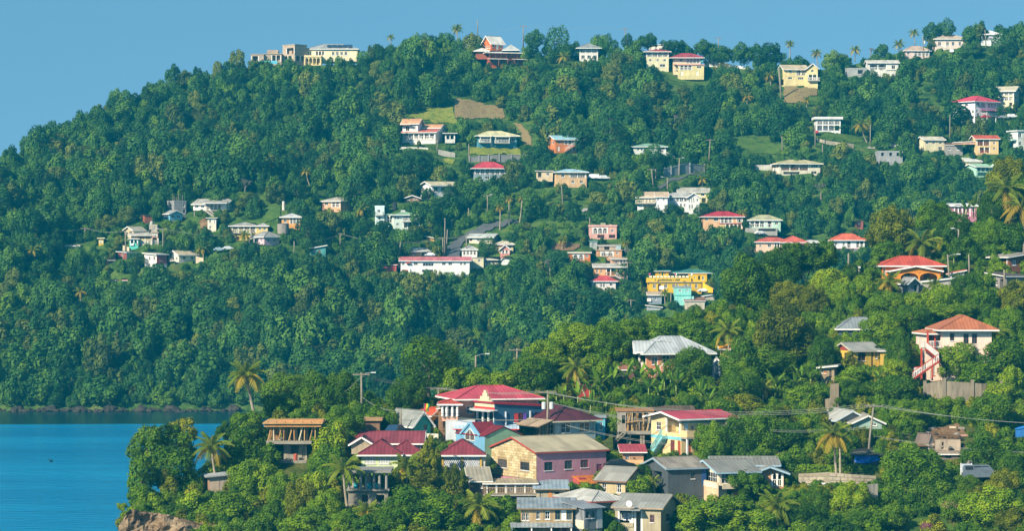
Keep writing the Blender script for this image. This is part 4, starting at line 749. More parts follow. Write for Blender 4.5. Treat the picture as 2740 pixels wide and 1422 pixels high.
# pink house and neighbours
h = H('nM', 'house', 'large pink house with pinkish-red ribbed hip roof', (398, 478, 1032), (640, 432, 353), th=16, wall='dba28d', roof=('hip', 'bc4a58', .7, .1), depth=10, wear=.15,
      F=[('w', .1, .19, .52, .76), ('w', .76, .8, .6, .8), ('box', 0, .2, .003, .06, .14, .22, '9c3a3a', 'red_band')])
h.block((365, 366, 474), (585, 465, 440), th=0, wall='e0a890', roof=('hip', 'b04a3c', .7, .2), depth=4, dD=-2.5, found=0, F=[('r', .02, .98, .28, .96, 1.6, 3, 'f0e4dc')])
for u in (.03, .3, .66, .97):
    tb = MB(); P_, U_, N_v, fw_ = h.frames['F']; c_ = Vector((P_[0] + U_[0] * u * fw_, -.3, .28 * h.h)); hh_ = .66 * h.h
    tb.tube([c_ + Vector((0, 0, hh_ * t)) for t in (0, .1, .2, .3, .4, .5, .6, .7, .8, .9, 1)], [.16, .2, .12, .2, .16, .22, .14, .2, .15, .2, .16], 10); tb.build('turned_column', plain('f0ece6'), h.root, h.M)
h.block((386, 390, 592), (712, 580), th=0, wall='cfd3d6', roof=None, depth=6, dD=-4, wear=.2)
h.block((338, 340, 385), (630, 500), th=0, wall='8c6a4c', roof=('shl', '9c9484', .3), depth=4, dD=-1, wear=.5)
h = H('nM', 'house', 'dark blue house with red roof edge, stepped stone parapet and corner porch', (590, 728, 1088), (640, 492, 462), th=30, wall='2f5a78', roof=('shr', '9a1c34', .2, .1, '9a1c34'), depth=6, dD=-4, wear=.15,
      F=[('w', .36, .58, .28, .72, 1, 'c8404c'), ('w', .76, .95, .28, .72, 1, '6a4cae'), ('box', .19, .21, .02, .2, .02, .8, 'dde4e8', 'downpipe'), ('box', .66, .68, .02, .2, .02, .8, 'dde4e8', 'downpipe'), ('box', .37, .44, .02, .1, .3, .7, 'c83a3c', 'shutter'), ('box', .54, .6, .02, .1, .3, .7, '6a48b5', 'shutter')],
      S=[('r', .08, .95, .3, .8, 2.0, 3, None), ('box', .02, 1.0, .01, .1, .9, 1.0, 'd0342f', 'red_band'), ('P', -.1, 1.15, .9, 1.4, .15, 'c9ccca'), ('box', 0, 1, .02, .16, .02, .08, WHITE, 'ledge')])
st = MB()
for k_, (u0, u1, z) in enumerate(((0.02, .98, .5), (.16, .84, 1.0), (.28, .72, 1.5), (.4, .62, 2.0), (.46, .56, 2.4))): st.obox(*h.frames['S'][:3], u0 * h.Dp, u1 * h.Dp, -.25, 0.03, h.h + (z - .5), h.h + z)
st.build('stepped_parapet', wallm('d9caa4', .4), h.root, h.M)
gr = MB(); P_, U_, N_v, fw_ = h.frames['S']
for i in range(14): gr.obox(P_, U_, N_v, (.1 + i * .06) * fw_, (.1 + i * .06) * fw_ + .16, .02, .14, .1 * h.h, .26 * h.h)
gr.build('red_baluster', plain('b5242e'), h.root, h.M)
H('nM', 'canopy', 'low blue and white sheet canopy with red edge below the dark blue house', (455, 460, 880), (690, 640, 606), th=0, wall='9ab5c4', roof=('shf', 'b5cfe2', .3, .1, 'd0302c'), depth=2.6, dD=-1.5, cat='canopy', F=[('o', .05, .3, .1, .85), ('w', .72, .8, .2, .8), ('w', .85, .95, .2, .8)])
h = H('nM', 'house', 'sky-blue and sage green house with dark red roof and arrow-shaped gable window', (458, 660, 912), (890, 690, 632), th=31, wall='88ad8e', roof=('gf', '7e2530', .15, .1, None), wear=.3, dD=2.5)
P_, U_, N_v, fw_ = h.frames['S']
gm = MB(); q = lambda u, v, d=.03: (P_[0] + U_[0] * u * fw_ + N_v[0] * d, P_[1] + U_[1] * u * fw_ + N_v[1] * d, v)
gm.poly([q(0, -1), q(.999, -1), q(.999, h.h), q(0, h.h)]); gm.poly([q(.16, h.h), q(.84, h.h), q(.5, h.h + 1.8)])
gm.build('blue_front', wallm('6ea6c4', .15), h.root, h.M)
gb = MB(); gb.bar(q(.16, h.h, .1), q(.5, h.h + 1.8, .1), .24, .3); gb.bar(q(.84, h.h, .1), q(.5, h.h + 1.8, .1), .24, .3); gb.build('gable_trim', plain('7fb2cc'), h.root, h.M)
dr = MB()
for s_ in (.16, .84): dr.poly([q(s_, h.h, .25), q(.5, h.h + 1.85, .25), q(.5, h.h + 1.85, -3.5), q(s_, h.h, -3.5)])
dr.build('dormer_roof', roofm('7e2530', .55, .1), h.root, h.M, uv=True)
pw = MB(); WB, WS, WT = h.h - .75, h.h + .05, h.h + .95; pw.poly([q(.33, WB, .06), q(.66, WB, .06), q(.66, WS, .06), q(.5, WT, .06), q(.33, WS, .06)]); wo_ = pw.build('gable_window', glassm(), h.root, h.M)
fr = MB()
for a, b in (((.33, WB), (.66, WB)), ((.66, WB), (.66, WS)), ((.66, WS), (.5, WT)), ((.5, WT), (.33, WS)), ((.33, WS), (.33, WB)), ((.5, WB), (.5, WT))): fr.bar(q(*a, .08), q(*b, .08), .09)
fr.build('frame', plain('e8e4dc'), wo_)
h = H('nM', 'house', 'weathered pale blue house with rusty maroon hip roof and peeling walls', (952, 1142, 1422), (730, 582, 490), th=29, wall='9fb6bc', roof=('hip', '5a2a34', .8, .45, 'd6c9ae'), wear=1.0,
      F=[('w', .14, .38, .42, .88), ('w', .6, .86, .42, .88)], S=[('w', .1, .32, .36, .82), ('d', .44, .56, .05, .85, '8a5a3c'), ('w', .72, .92, .36, .82)], depth=9)
MB().obox(*h.frames['S'][:3], 0, h.Dp, .004, .03, 0, h.h).build('painted_boarding', wallm('8fc9d6', .5), h.root, h.M) if False else None
lr = MB(); lr.poly([(-.8, -.85, h.h + .18), (-.8, h.Dp + .6, h.h + .18), (-3.2, h.Dp + .6, h.h - .75), (-3.2, -.85, h.h - .75)]); lr.poly([(-.8, -.85, h.h + .1), (-.8, h.Dp + .6, h.h + .1), (-3.2, h.Dp + .6, h.h - .83), (-3.2, -.85, h.h - .83)][::-1]); lr.build('lean_to_roof', roofm('a8937a', .6, .8), h.root, h.M, uv=True)
h.block((1422, 1424, 1484), (712, 562), th=0, wall='5fb5cc', roof=('flat', '8f9aa0', .2), depth=5, dD=6, F=[('w', .3, .7, .45, .8)])
# block-built house with pink side
h = H('nM', 'house', 'house with bare block gable wall, pink side and long beige sheet roof', (698, 1014, 1500), (1045, 800, 716), th=30, wall='b5808d', roof=('gs', 'b5a98c', .35, .15, 'a8483c'), wear=.2,
      F=[('w', .11, .23, .48, .72, 1, '3f4a48'), ('w', .4, .51, .5, .74, 1, '3f4a48'), ('w', .63, .74, .52, .74, 1, '7a2838'), ('w', .1, .22, .02, .15, 1, '5a3a40'), ('w', .41, .47, .02, .16, 1, WHITE), ('P', .5, .8, .3, 3.2, .9, 'c9742c', -.1), ('box', .52, .62, .01, 1.6, .02, .26, 'b04a4c', 'red_side_panel'), ('d', .86, .94, .2, .6, '8a4460'), ('s', .98, -.05, .8, .22, 1.2, '9a8a94', '9a7a8c')],
      S=[('w', .16, .36, .46, .69, 1, '4a4a48'), ('w', .65, .85, .46, .69, 1, '4a4a48')])
BS = wallm('cdb68a', .35); BS2 = wallm('bda678', .5); BS3 = wallm('d8c59c', .3)
P_, U_, N_v, fw_ = h.frames['S']; wallp = [c for c in h.root.children if c.name.startswith('wall')][0]
MB().obox(P_, U_, N_v, 0.0, fw_, .003, .03, .23 * h.h, .46 * h.h).obox(P_, U_, N_v, 0.0, fw_, .003, .03, .69 * h.h, h.h).obox(P_, U_, N_v, 0.0, .16 * fw_, .003, .03, .46 * h.h, .69 * h.h).obox(P_, U_, N_v, .36 * fw_, .65 * fw_, .003, .03, .46 * h.h, .69 * h.h).obox(P_, U_, N_v, .85 * fw_, fw_, .003, .03, .46 * h.h, .69 * h.h).build('mortar_bed', wallm('a08a64', .4), wallp)
gp = MB(); q = lambda u, v, d=.03: (P_[0] + U_[0] * u + N_v[0] * d, P_[1] + U_[1] * u + N_v[1] * d, v)
gp.poly([q(0, h.h), q(fw_, h.h), q(fw_ / 2, h.h + h.rise - .05)]); gp.build('mortar_bed', wallm('a08a64', .4), wallp)
bl, bh = .98, .36; v = .24 * h.h; row = 0; rr = random.Random(8); bm_cache = {}
while v < h.h + h.rise - .4:
    t = max(0, (v + bh - h.h) / h.rise); lo, hi = fw_ / 2 * t + .02, fw_ - fw_ / 2 * t - .02; u = lo - (bl / 2 if row % 2 else 0)
    while u < hi - .12:
        a, b = max(lo, u + .03), min(hi, u + bl - .03); u += bl
        segs = [(a, b)]
        if .46 * h.h - bh < v < .69 * h.h:
            for w0, w1 in ((.155 * fw_, .365 * fw_), (.645 * fw_, .855 * fw_)): segs = [s for a_, b_ in segs for s in ((a_, min(b_, w0)), (max(a_, w1), b_)) if s[1] - s[0] > .1]
        for a_, b_ in segs:
            pr = .05 + rr.uniform(0, .035)
            o_ = MB().obox(P_, U_, N_v, a_, b_, .03, pr, v + .02, v + bh - .02).build('block', rr.choice([BS, BS, BS2, BS3]), wallp)
    v += bh; row += 1
# porch under the block gable
h2 = h
h.block((640, 660, 1012), (1122, 1015), th=4, wall='7d6f5e', roof=('shf', 'a99b80', .3, .2, 'efece4'), depth=4, dD=-3.5, found=2, keepit=True, F=[('r', .02, .98, .36, .98, 2.4, 5, 'a08a6c'), ('B', -.03, 1.02, .33, 1.0, 'a8927a')])
for k_, u in enumerate((.42, .56, .72, .86)):
    cb = MB(); P2, U2, N2, f2 = h.frames['F']
    for i in range(6): cb.obox(P2, U2, N2, u * f2 + i * .22, u * f2 + i * .22 + .22, -.5 - .06 * (i % 2), -.46 - .06 * (i % 2), .4 * h.h, .9 * h.h)
    cb.build('curtain', plain('ebe8ee', .8), h.root, h.M)
H('nM', 'shed', 'dark wooden shed with pale sheet roof beside the block gable wall', (542, 560, 694), (1112, 1000, 925), th=5, wall='4c4038', roof=('shf', 'a39b88', .4, .1), depth=5, cat='shed', F=[('w', .5, .64, .6, .9), ('d', .2, .35, .02, .6, '5a4434')])
H('nM', 'shack', 'patched concrete shack with blue-grey sheet roof below the pink wall', (1010, 1012, 1215), (1128, 1052, 1016), th=0, wall='b5a890', roof=('shf', '93a5b0', .5, .3, '8d7a60'), depth=5, cat='shack', wear=.7, F=[('w', .12, .18, .2, .75), ('box', .4, .53, .01, .06, .02, .95, 'c98a50', 'board_patch'), ('o', .62, .78, .55, .75)])
h = H('nM', 'house', 'grey-green house with pale ribbed hip roof crammed between shacks', (1180, 1395, 1620), (1390, 1135, 1076), th=30, wall='8d968a', roof=('hip', 'b9b7b0', .5, .25, '9c4a3c'), depth=9, dD=3, F=[('w', .05, .12, .45, .75, 1, '2a2c2c'), ('o', .3, .5, .5, .8)], keepit=False)
keep('M', 1180, 1076, 1537, 1135, h.D0, 8)
h = H('nM', 'shack', 'sprawling two-level shack with patched sheet roof, mixed windows and pole veranda', (905, 905, 1262), (1400, 1185, 1146), th=0, wall='b59a70', roof=('shf', '8f9ba2', .5, .6, '8d7350'), depth=6, cat='shack', wear=.8, dD=2,
      F=[('w', .03, .09, .62, .85), ('w', .1, .16, .62, .85), ('w', .3, .37, .66, .92), ('w', .47, .56, .66, .92), ('w', .66, .76, .64, .95, 1, '4f6a5c'), ('d', .77, .87, .62, .95, 'f0efe8'), ('w', .88, .98, .64, .95, 1, '4f6a5c'), ('P', -.2, .99, .56, 3.0, .3, '9aa0a0', 0.0), ('o', .6, .75, .05, .4), ('d', .8, .88, .02, .4, '7a2c2c')])
h.block((1262, 1342, 1468), (1330, 1192, 1158), th=38, wall='8c8f92', roof=('shf', '8f959a', .4, .3, None), depth=4, dD=-1, wear=1.0, F=[('w', .08, .58, .55, .9, 2, '6f7a80'), ('box', .68, .98, .02, .08, .02, .99, 'c9c6c2', 'white_panel')], S=[('box', .02, .98, .02, .06, .02, .45, 'd8ccb4', 'plaster_patch')])
h = H('nN', 'house', 'unpainted beige house with long grey roof, laundry balcony and dish', (350, 638, 738), (1372, 1192, 1128), th=-20, wall='b0a385', roof=('gs', '8f8f88', .4, .05, 'a8927a'), wear=.45, depth=8,
      F=[('r', .06, .4, .32, .95, 1.6, 1, None), ('r', .42, .6, .1, .95, 1.4, 1, None), ('w', .76, .86, .48, .76, 1, '8c4a40'), ('P', .05, .62, .99, 1.6, .2, '8f8d84'), ('box', .06, .4, .003, .12, .3, .44, 'b0a385', 'balcony_wall')],
      S=[('w', .3, .5, .45, .72, 1, '6a3440'), ('o', .55, .8, .02, .12)])
P2, U2, N2, f2 = h.frames['F']; rr = random.Random(4)
for i, c in enumerate(['e8e6e0', 'd8d4cc', 'f0f0f4', '5f6a9a', 'e6e0ea', 'c8ccd8', 'efece6', '8d5a5a']):
    MB().obox(P2, U2, N2, (.09 + i * .036) * f2, (.09 + i * .036) * f2 + .42, -.3, -.26, (.78 - rr.uniform(.2, .36)) * h.h, .8 * h.h).build('laundry', plain(c, .9), h.root, h.M)
dz = MB(); cz = Vector((P2[0] + U2[0] * .4 * f2, -1.8, h.h + .1)); dz.tube([cz + Vector((0, -.02, .5)), cz + Vector((0, .1, .5)), cz + Vector((0, .16, .5))], [.42, .3, .05], 14); dz.bar(cz, cz + Vector((0, .15, .5)), .06); dz.build('satellite_dish', plain('eeeeea', .4), h.root, h.M)
H('nN', 'house', 'small stone-coloured house with two sash windows and plain grey roof', (237, 412, 548), (1118, 1018, 946), th=-32, wall='c4b189', roof=('gs', '918f88', .4, .05, '7a5a44'), wear=.6, F=[('w', .16, .32, .22, .8), ('w', .7, .86, .22, .8)], S=[('w', .35, .55, .3, .7)], base='8d8270')
h = H('nN', 'house', 'dark grey block house with rusty corrugated gable roof', (600, 683, 934), (1124, 940, 888), th=22, wall='4d5458', roof=('gs', '9a9184', .4, .75, '8fa3ae'), wear=.6, depth=8, F=[('w', .6, .7, .62, .86, 1, '4f5a44'), ('box', .88, 1.0, .01, .05, .4, .98, '27508a', 'blue_tarpaulin')], S=[('o', .4, .75, .45, .85), ('o', .3, .7, .02, .35)])
h = H('nN', 'house', 'cream and peach two-storey house with stacked grey roofs and blue eaves', (905, 1010, 1250), (1150, 962, 905), th=18, wall='ecdcc0', roof=('gs', '86857f', .6, .05, '9cb8c8'), depth=9,
      F=[('w', .06, .26, .6, .95), ('w', .48, .62, .58, .9), ('w', .2, .34, .05, .36), ('box', 0, .4, .01, 1.2, .44, .6, 'd9c7a8', 'parapet'), ('box', .4, 1, .01, .04, .02, .44, 'd98d54', 'orange_wall')], S=[('w', .45, .9, .6, .95)])
h.block((897, 1002, 1006), (1155, 1030), th=18, wall='e8c49c', roof=None, depth=None, dD=-1.6, F=[], S=[('w', .5, .75, .08, .38), ('box', .02, .98, .01, .05, .68, .95, 'ecdcc4', 'patterned_parapet')])
h.block((975, 985, 1372), (960, 918, 882), th=0, wall='c98f68', roof=('gs', '8a8983', .6, .05, '9cb8c8'), depth=8, dD=7, found=0)
h.block((1240, 1242, 1420), (1060, 962, 930), th=0, wall='c9946c', roof=('gf', '8f8e88', .8, .05, '9cb8c8'), depth=7, dD=4, F=[('r', .55, .98, .05, .9, 1.5, 2, 'e8e4dc'), ('w', .15, .35, .3, .8)])
# cream house with pinkish-red roof
h = H('nN', 'house', 'cream house with pinkish-red roof, turquoise trim and front stair', (592, 768, 1095), (860, 622, 590), th=29, wall='e6cb94', roof=('gs', 'bc4a58', .9, .05), depth=8, wear=.12,
      S=[('w', .16, .32, .64, .86), ('r', .48, .96, .6, .97, 1.8, 1, None), ('w', .12, .22, .08, .36, 1, '5a3a34'), ('w', .32, .38, .22, .36, 1, '4a7a7c'), ('d', .64, .78, .02, .4, '6a3430'), ('d', .88, .98, .02, .4, 'a8502e'), ('box', -.005, 1.005, .003, .05, .42, .5, '7cc4cc', 'turquoise_band'), ('s', .2, .02, .56, .5, .05, '8cccd0', '7cc4c4')],
      F=[('d', .06, .14, .56, .86, 'dfe8e8'), ('w', .2, .26, .6, .8), ('w', .32, .4, .62, .84), ('w', .6, .7, .62, .84), ('B', -.01, .3, .5, 1.6, 'e2c08c', 0, None, True), ('box', 0, .9, .003, .05, .88, .92, '5a9a9c', 'frieze'), ('box', .0, .9, .003, .05, .42, .5, '6ab2ba', 'turquoise_band'), ('d', .1, .2, .02, .4, 'b55a34')])
H('nN', 'shelter', 'small dark gable shelter with white trim in front of the cream house', (838, 845, 960), (705, 690, 650), th=12, wall='6a4c40', roof=('gf', '5a4640', .5, .2, 'd9c9b4'), depth=3, dD=-4, cat='shelter', found=4)
H('nN', 'house', 'low peach house with flat pinkish-red roof beside parked car', (395, 398, 528), (915, 836, 810), th=0, wall='b88a68', roof=('shf', 'b04450', .5, .05), depth=6, dD=-2, F=[('w', .1, .3, .3, .7), ('box', .1, .98, .8, .95, .02, .42, 'dfb27c', 'front_wall')])
h = House('nN', 'unfinished_house', 'half-built grey concrete house with stair, stilts and timber props', 'building')
h.block((357, 362, 590), (706, 575), th=0, wall='a39a8c', roof=('flat', 'a8794c', .15), depth=7, wear=.5, found=0, F=[('o', .12, .22, .4, .8), ('o', .24, .85, .05, .93)])
def npt(x, y, dd=0): return at(rx('N', x), ry('N', y), h.D0 + dd)
for i in range(13):
    x = 418 + i * 11 + rr.uniform(-3, 3); MB().bar(npt(x, 702, -.3 + (i % 3) * .5), npt(x + (rr.uniform(-4, 4) if i % 4 else 25), 585, -.3 + (i % 3) * .5), .16).build('prop', wallm(rr.choice(['b08a58', 'c9a870', '8f7048'])), h.root, h.M0)
MB().bar(npt(415, 645, -.7), npt(545, 630, -.7), .14).build('brace', wallm('b58a54'), h.root, h.M0)
a_, b_ = npt(400, 706), npt(590, 690); MB().box(a_.x, b_.x, a_.y - 1.2, a_.y + 6, a_.z - .3, b_.z - .2).build('floor_slab', wallm('9c9588'), h.root, h.M0)
for x in (362, 425, 440, 512, 528): MB().bar(npt(x, 840, -.8), npt(x, 706, -.8), .3).build('stilt', wallm('9a8f7c'), h.root, h.M0)
sb = MB()
for i in range(12):
    p = npt(402 - i * 8.6, 706 + i * 8.0, -1.4); sb.box(p.x - .25, p.x + .25, p.y - .6, p.y + .6, p.z - .35, p.z)
sb.build('stair', wallm('98917f'), h.root, h.M0)
h.block((545, 548, 855), (690, 585, 558), th=0, wall='5f5a56', roof=('shf', '6a5a4c', .2, .4, '8d6a4c'), depth=6, dD=4, found=3)
h.block((362, 364, 590), (820, 706), th=0, wall='3f3c38', roof=None, depth=3, dD=5, found=0, keepit=False)
keep('N', 280, 690, 590, 820, h.D0, 6)
# upper near slope
h = H('nN', 'house', 'peach house with ribbed white hip roof, corner veranda and white stair rails', (482, 548, 965), (350, 206, 102), th=14, wall='d9936a', roof=('hip', 'aeb3b4', .7, .15), depth=9,
      F=[('w', .08, .17, .5, .85), ('w', .24, .36, .55, .9), ('s', .26, .3, .05, -.02, .2, 'c98a68', 'f2eee8'), ('w', .6, .75, .5, .85)], S=[('r', .06, .95, .3, .95, 2.0, 2, 'efe6dc')])
h.block((478, 481, 640), (206, 195, 136), th=0, wall='d9936a', roof=('gs', 'b5babb', .4, .15), depth=6, dD=1, found=0)
H('nN', 'hut', 'little maroon hut with rust-striped roof under the peach house', (378, 382, 468), (358, 312, 278), th=0, wall='6f4440', roof=('shf', '9c6a58', .3, .9), depth=4, cat='hut', F=[('w', .1, .3, .2, .75)])
H('nN', 'hut', 'tall narrow white gabled porch with orange roof behind it', (968, 970, 1018), (368, 268, 238), th=0, wall='c9d0d4', roof=('gf', '9aa0a2', .3, .05), depth=3, cat='hut', F=[('r', .1, .9, .35, .92, 1.2, 1), ('o', .2, .8, .05, .3)])
H('nN', 'house', 'orange-roofed house almost hidden behind the palm', (1015, 1020, 1150), (225, 175, 128), th=0, wall='d6c28c', roof=('gs', 'e09a30', .4, .1), depth=5)
H('nM', 'fence_house', 'bright red tin hut wall behind banana plants', (1280, 1285, 1385), (412, 345, 338), th=0, wall='a8302c', roof=('flat', '8d3a34', .2), depth=4, cat='hut')
h = H('nJ', 'house', 'orange house with red ribbed hip roof and arched gable porch', (1212, 1216, 1712), (1080, 945, 868), th=0, wall='e08a2a', roof=('hip', 'c2523f', .55, .05), depth=9, wear=.1, F=[('w', .02, .06, .3, .8), ('w', .14, .19, .3, .75), ('w', .9, .96, .3, .7)])
h.block((1290, 1292, 1690), (1080, 990, 952), th=0, wall='e38d2c', roof=('gf', 'bf5543', .5, .05), depth=3.5, dD=-3, wear=.1, trim='dd8c34', F=[('a', .16, .97, .04, .95, 2.6, 2, None)])
H('nJ', 'shed', 'grey plank shed with gable roof below the orange house', (1352, 1430, 1520), (1168, 1085, 1046), th=25, wall='7f8890', roof=('gf', '8d8f90', .4, .2), cat='shed', F=[('o', .55, .85, .05, .75)], S=[('w', .3, .5, .35, .65)])
H('nJ', 'canopy', 'long white corrugated canopy sloping beside the lamp post', (1490, 1495, 1800), (1100, 1085, 1050), th=0, wall='b5b0a6', roof=('shl', 'cfd4d6', .3, .2), depth=4, dD=-3, cat='canopy', found=2)
H('nJ', 'hut', 'small white hut with faded red roof at the end of canopy', (1760, 1765, 1885), (1100, 1015, 985), th=0, wall='d9d6cf', roof=('shl', 'c9604f', .4, .3), depth=4, cat='hut', F=[('o', .15, .4, .1, .9)])
H('nJ', 'hut', 'narrow white hut peeping out beside a leaning pole', (985, 988, 1030), (1060, 968, 952), th=0, wall='ded9d0', roof=('flat', 'd9d4ca', .2), depth=3, cat='hut')
h = H('nJ', 'house', 'rust-brown wooden house with sagging sheet roof on the steep slope', (2135, 2250, 2420), (995, 880, 845), th=25, wall='7d4a34', roof=('shl', '9c9488', .6, .5), depth=6, S=[('r', .1, .9, .3, .9, 1.2, 2, 'a8623c')], F=[('w', .15, .35, .45, .8), ('d', .6, .75, .02, .75)])
H('nJ', 'house', 'grey lean-to house with dark sheet roof below the rust-brown one', (2100, 2225, 2380), (1135, 1035, 1005), th=28, wall='8f8884', roof=('shf', '5f5650', .5, .3), depth=5, S=[('w', .3, .55, .3, .75), ('o', .65, .85, .05, .8)], F=[('w', .5, .68, .35, .7)])
h = H('nO', 'house', 'shaded slate-blue house with grey hip roof in the trees', (935, 940, 1330), (325, 200, 102), th=0, wall='4a5864', roof=('hip', '868c90', .4, .1), depth=6, keepit=False, F=[('w', .1, .2, .2, .45), ('o', .55, .7, .2, .6)])
h = H('nO', 'house', 'small yellow clapboard house with grey roof and red gable on posts', (948, 1062, 1312), (540, 395, 334), th=22, wall='d9b64c', roof=('gs', '9a9a94', .4, .1, 'b9b2a4'), depth=6, found=0, wear=.15,
      F=[('w', .2, .48, .38, .92, 1, '7a4434'), ('d', .7, .76, .05, .9, '5a2a28'), ('w', .84, .92, .5, .88), ('stilt', 4, 2.4)], S=[('w', .12, .32, .45, .9), ('w', .55, .92, .3, .85, 1, '8a5a3c')])
cl = MB()
P2, U2, N2, f2 = h.frames['F']
for i in range(12): cl.obox(P2, U2, N2, 0, .19 * f2, .002, .03, h.h * i / 12 + .02, h.h * (i + 1) / 12 - .02); cl.obox(P2, U2, N2, .49 * f2, .69 * f2, .002, .03, h.h * i / 12 + .02, h.h * (i + 1) / 12 - .02)
cl.build('clapboard', wallm('dcb950', .1), h.root, h.M)
P3, U3, N3, f3 = h.frames['S']; rg = MB(); rg.poly([(P3[0] + N3[0] * .03, P3[1] + U3[1] * 0, h.h), (P3[0] + N3[0] * .03, P3[1] + U3[1] * f3, h.h), (P3[0] + N3[0] * .03, P3[1] + U3[1] * f3 / 2, h.h + h.rise)]); rg.build('red_gable', wallm('9c3a2c', .2), h.root, h.M)
h.block((1305, 1308, 1366), (540, 398, 386), th=0, wall='d4b04a', roof=('shf', 'a3a39c', .4), depth=4, dD=1, found=0)
h.block((940, 1060, 1300), (640, 545), th=22, wall='6f685c', roof=None, depth=4, dD=2.5, found=1, keepit=False)
H('nO', 'shack', 'weathered board shack with laundry beside the yellow clapboard house', (782, 900, 932), (668, 548, 528), th=-12, wall='a08c70', roof=('shl', 'a8a59c', .6, .3), depth=5, cat='shack', wear=.6, F=[('w', .08, .2, .62, .9), ('w', .28, .4, .6, .92), ('d', .64, .8, .3, .9, '4a4038'), ('box', .22, .4, .03, .06, .5, .75, 'c87a3a', 'laundry')])
h = H('nO', 'house', 'pale pink house with terracotta hip roof, red porch and zigzag stair', (1858, 1862, 2290), (655, 208, 86), th=0, wall='f0d2c0', roof=('hip', 'b06a48', 1.0, .05), depth=11, wear=.1,
      F=[('w', .14, .23, .78, .93, 1, '6a4a3c'), ('w', .42, .7, .72, .92, 2, '6a4a3c'), ('w', .05, .14, .1, .25), ('box', -.02, 1.02, .003, .25, .965, .985, 'e8c2b0', 'gutter')])
h.block((1700, 1720, 1862), (655, 240, 212), th=6, wall='f0d2c0', roof=('hip', 'b87450', .5, .05), depth=7, dD=2.5, wear=.1, trim='b8432a', F=[('r', .02, .98, .7, .98, 2.4, 2, 'efe6de'), ('B', -.4, .95, .7, 2.2, 'e6ddd4', None), ('w', .3, .5, .1, .3), ('d', .2, .4, .02, .2, 'f0eee8')])
def ostair(x0, y0, x1, y1, dd):
    n = 16; sb = MB(); rb = MB()
    for i in range(n):
        p = at(rx('O', x0 + (x1 - x0) * (i + .5) / n), ry('O', y0 + (y1 - y0) * (i + .5) / n), h.D0 + dd); sb.box(p.x - .2, p.x + .2, p.y - .5, p.y + .5, p.z - .32, p.z)
        rb.bar(p + Vector((0, -.5, 0)), p + Vector((0, -.5, .95)), .08)
    sb.build('stair', wallm('b8432a', .2), h.root, h.M0)
    rb.build('baluster', plain('f0ece6'), h.root, h.M0)
    a, b = at(rx('O', x0), ry('O', y0), h.D0 + dd), at(rx('O', x1), ry('O', y1), h.D0 + dd)
    MB().bar(a + Vector((0, -.5, 1)), b + Vector((0, -.5, 1)), .12).bar(a + Vector((0, -.5, -.1)), b + Vector((0, -.5, -.1)), .14).build('handrail', plain('b8432a'), h.root, h.M0)
ostair(1710, 375, 1820, 465, -2.2); ostair(1820, 480, 1585, 640, -3.4); ostair(1600, 600, 1660, 592, -3.0)
for x, y0, y1 in ((1725, 320, 215), (1670, 372, 655), (1765, 655, 470)): MB().bar(at(rx('O', x), ry('O', y0), h.D0 - 1.2), at(rx('O', x), ry('O', y1), h.D0 - 1.2), .26).build('porch_column', plain('b8432a'), h.root, h.M0)
keep('O', 1580, 205, 1860, 640, h.D0 - 3, 6)
h = H('nO', 'house', 'grey house with patched white gable roof behind the leaning pole', (815, 930, 1180), (1045, 1000, 932), th=14, wall='8f979c', roof=('gf', 'b3b2ac', .6, .3, 'cfd6da'), depth=8, F=[('w', .25, .36, .3, .75, 1, 'd9952c')])
h.block((1065, 1070, 1325), (1062, 1030, 972), th=0, wall='9ab5a8', roof=('gf', 'a39c90', .5, .5, 'e0ddd6'), depth=6, dD=-3, F=[('w', .6, .8, .1, .8)])
h = H('nP', 'shack', 'dark roofed shack with bright blue tarpaulin front behind the hedge', (880, 885, 1122), (700, 612, 555), th=0, wall='4c4a4a', roof=('shf', '3c3a3a', .6, .3, None), depth=6, cat='shack', wear=.5)
P2, U2, N2, f2 = h.frames['F']; tp = MB(); ng = 16; hh_ = h.h
for i in range(ng):
    for j in range(6):
        def tpp(i, j):
            u = i / ng; v = j / 6; sag = (.55 + .45 * math.cos((u - .4) * 2.6)); return (P2[0] + U2[0] * u * f2, -.25 - .12 * math.sin(u * 9 + v * 5) - .1 * math.sin(u * 23), hh_ * (1.0 - .85 * v * sag))
        tp.poly([tpp(i, j), tpp(i + 1, j), tpp(i + 1, j + 1), tpp(i, j + 1)])
tp.build('tarpaulin', plain('1c6fd0', .45), h.root, h.M, smooth=True)
H('nP', 'shack', 'collapsed looking tin-roofed shack in the rubble', (1700, 1702, 1895), (640, 600, 575), th=0, wall='8d8074', roof=('shf', 'a59484', .4, .8), depth=4, cat='shack', wear=.8, F=[('o', .3, .6, .05, .9)])
H('nP', 'ruin', 'broken pale concrete wall ruin with gap in the rubble slope', (1665, 1668, 1905), (565, 462), th=0, wall='b9a690', roof=None, depth=1.0, cat='ruin', wear=.8, F=[('o', .25, .32, .2, .8)])
H('nP', 'ruin', 'little roofless hut of pale blocks in the rubble slope', (1545, 1600, 1655), (535, 490, 415), th=30, wall='a8a29c', roof=('gf', '7a6a60', .1, .6, None), depth=3, cat='ruin', wear=.7)
H('nP', 'tent', 'bright blue tarpaulin shelter among the trees at the slope edge', (2440, 2445, 2560), (425, 365, 340), th=0, wall='2c7ac8', roof=('shl', '2f82d6', .1, .0, None), depth=4, cat='shelter')
h = H('nK', 'shed', 'plain plywood shed with tin roof on the headland', (1412, 1432, 1566), (1082, 968, 952), th=12, wall='b08a68', roof=('shl', 'a8adb0', .5, .2, '8d8880'), depth=4, cat='shed', wear=.5, F=[('box', .02, .5, .01, .05, .0, .98, 'b3a08c', 'plywood_sheet'), ('box', .52, .78, .01, .05, .0, .98, 'a8988a', 'plywood_sheet'), ('box', .8, .99, .01, .05, .0, .98, '9aa09c', 'tin_sheet')])

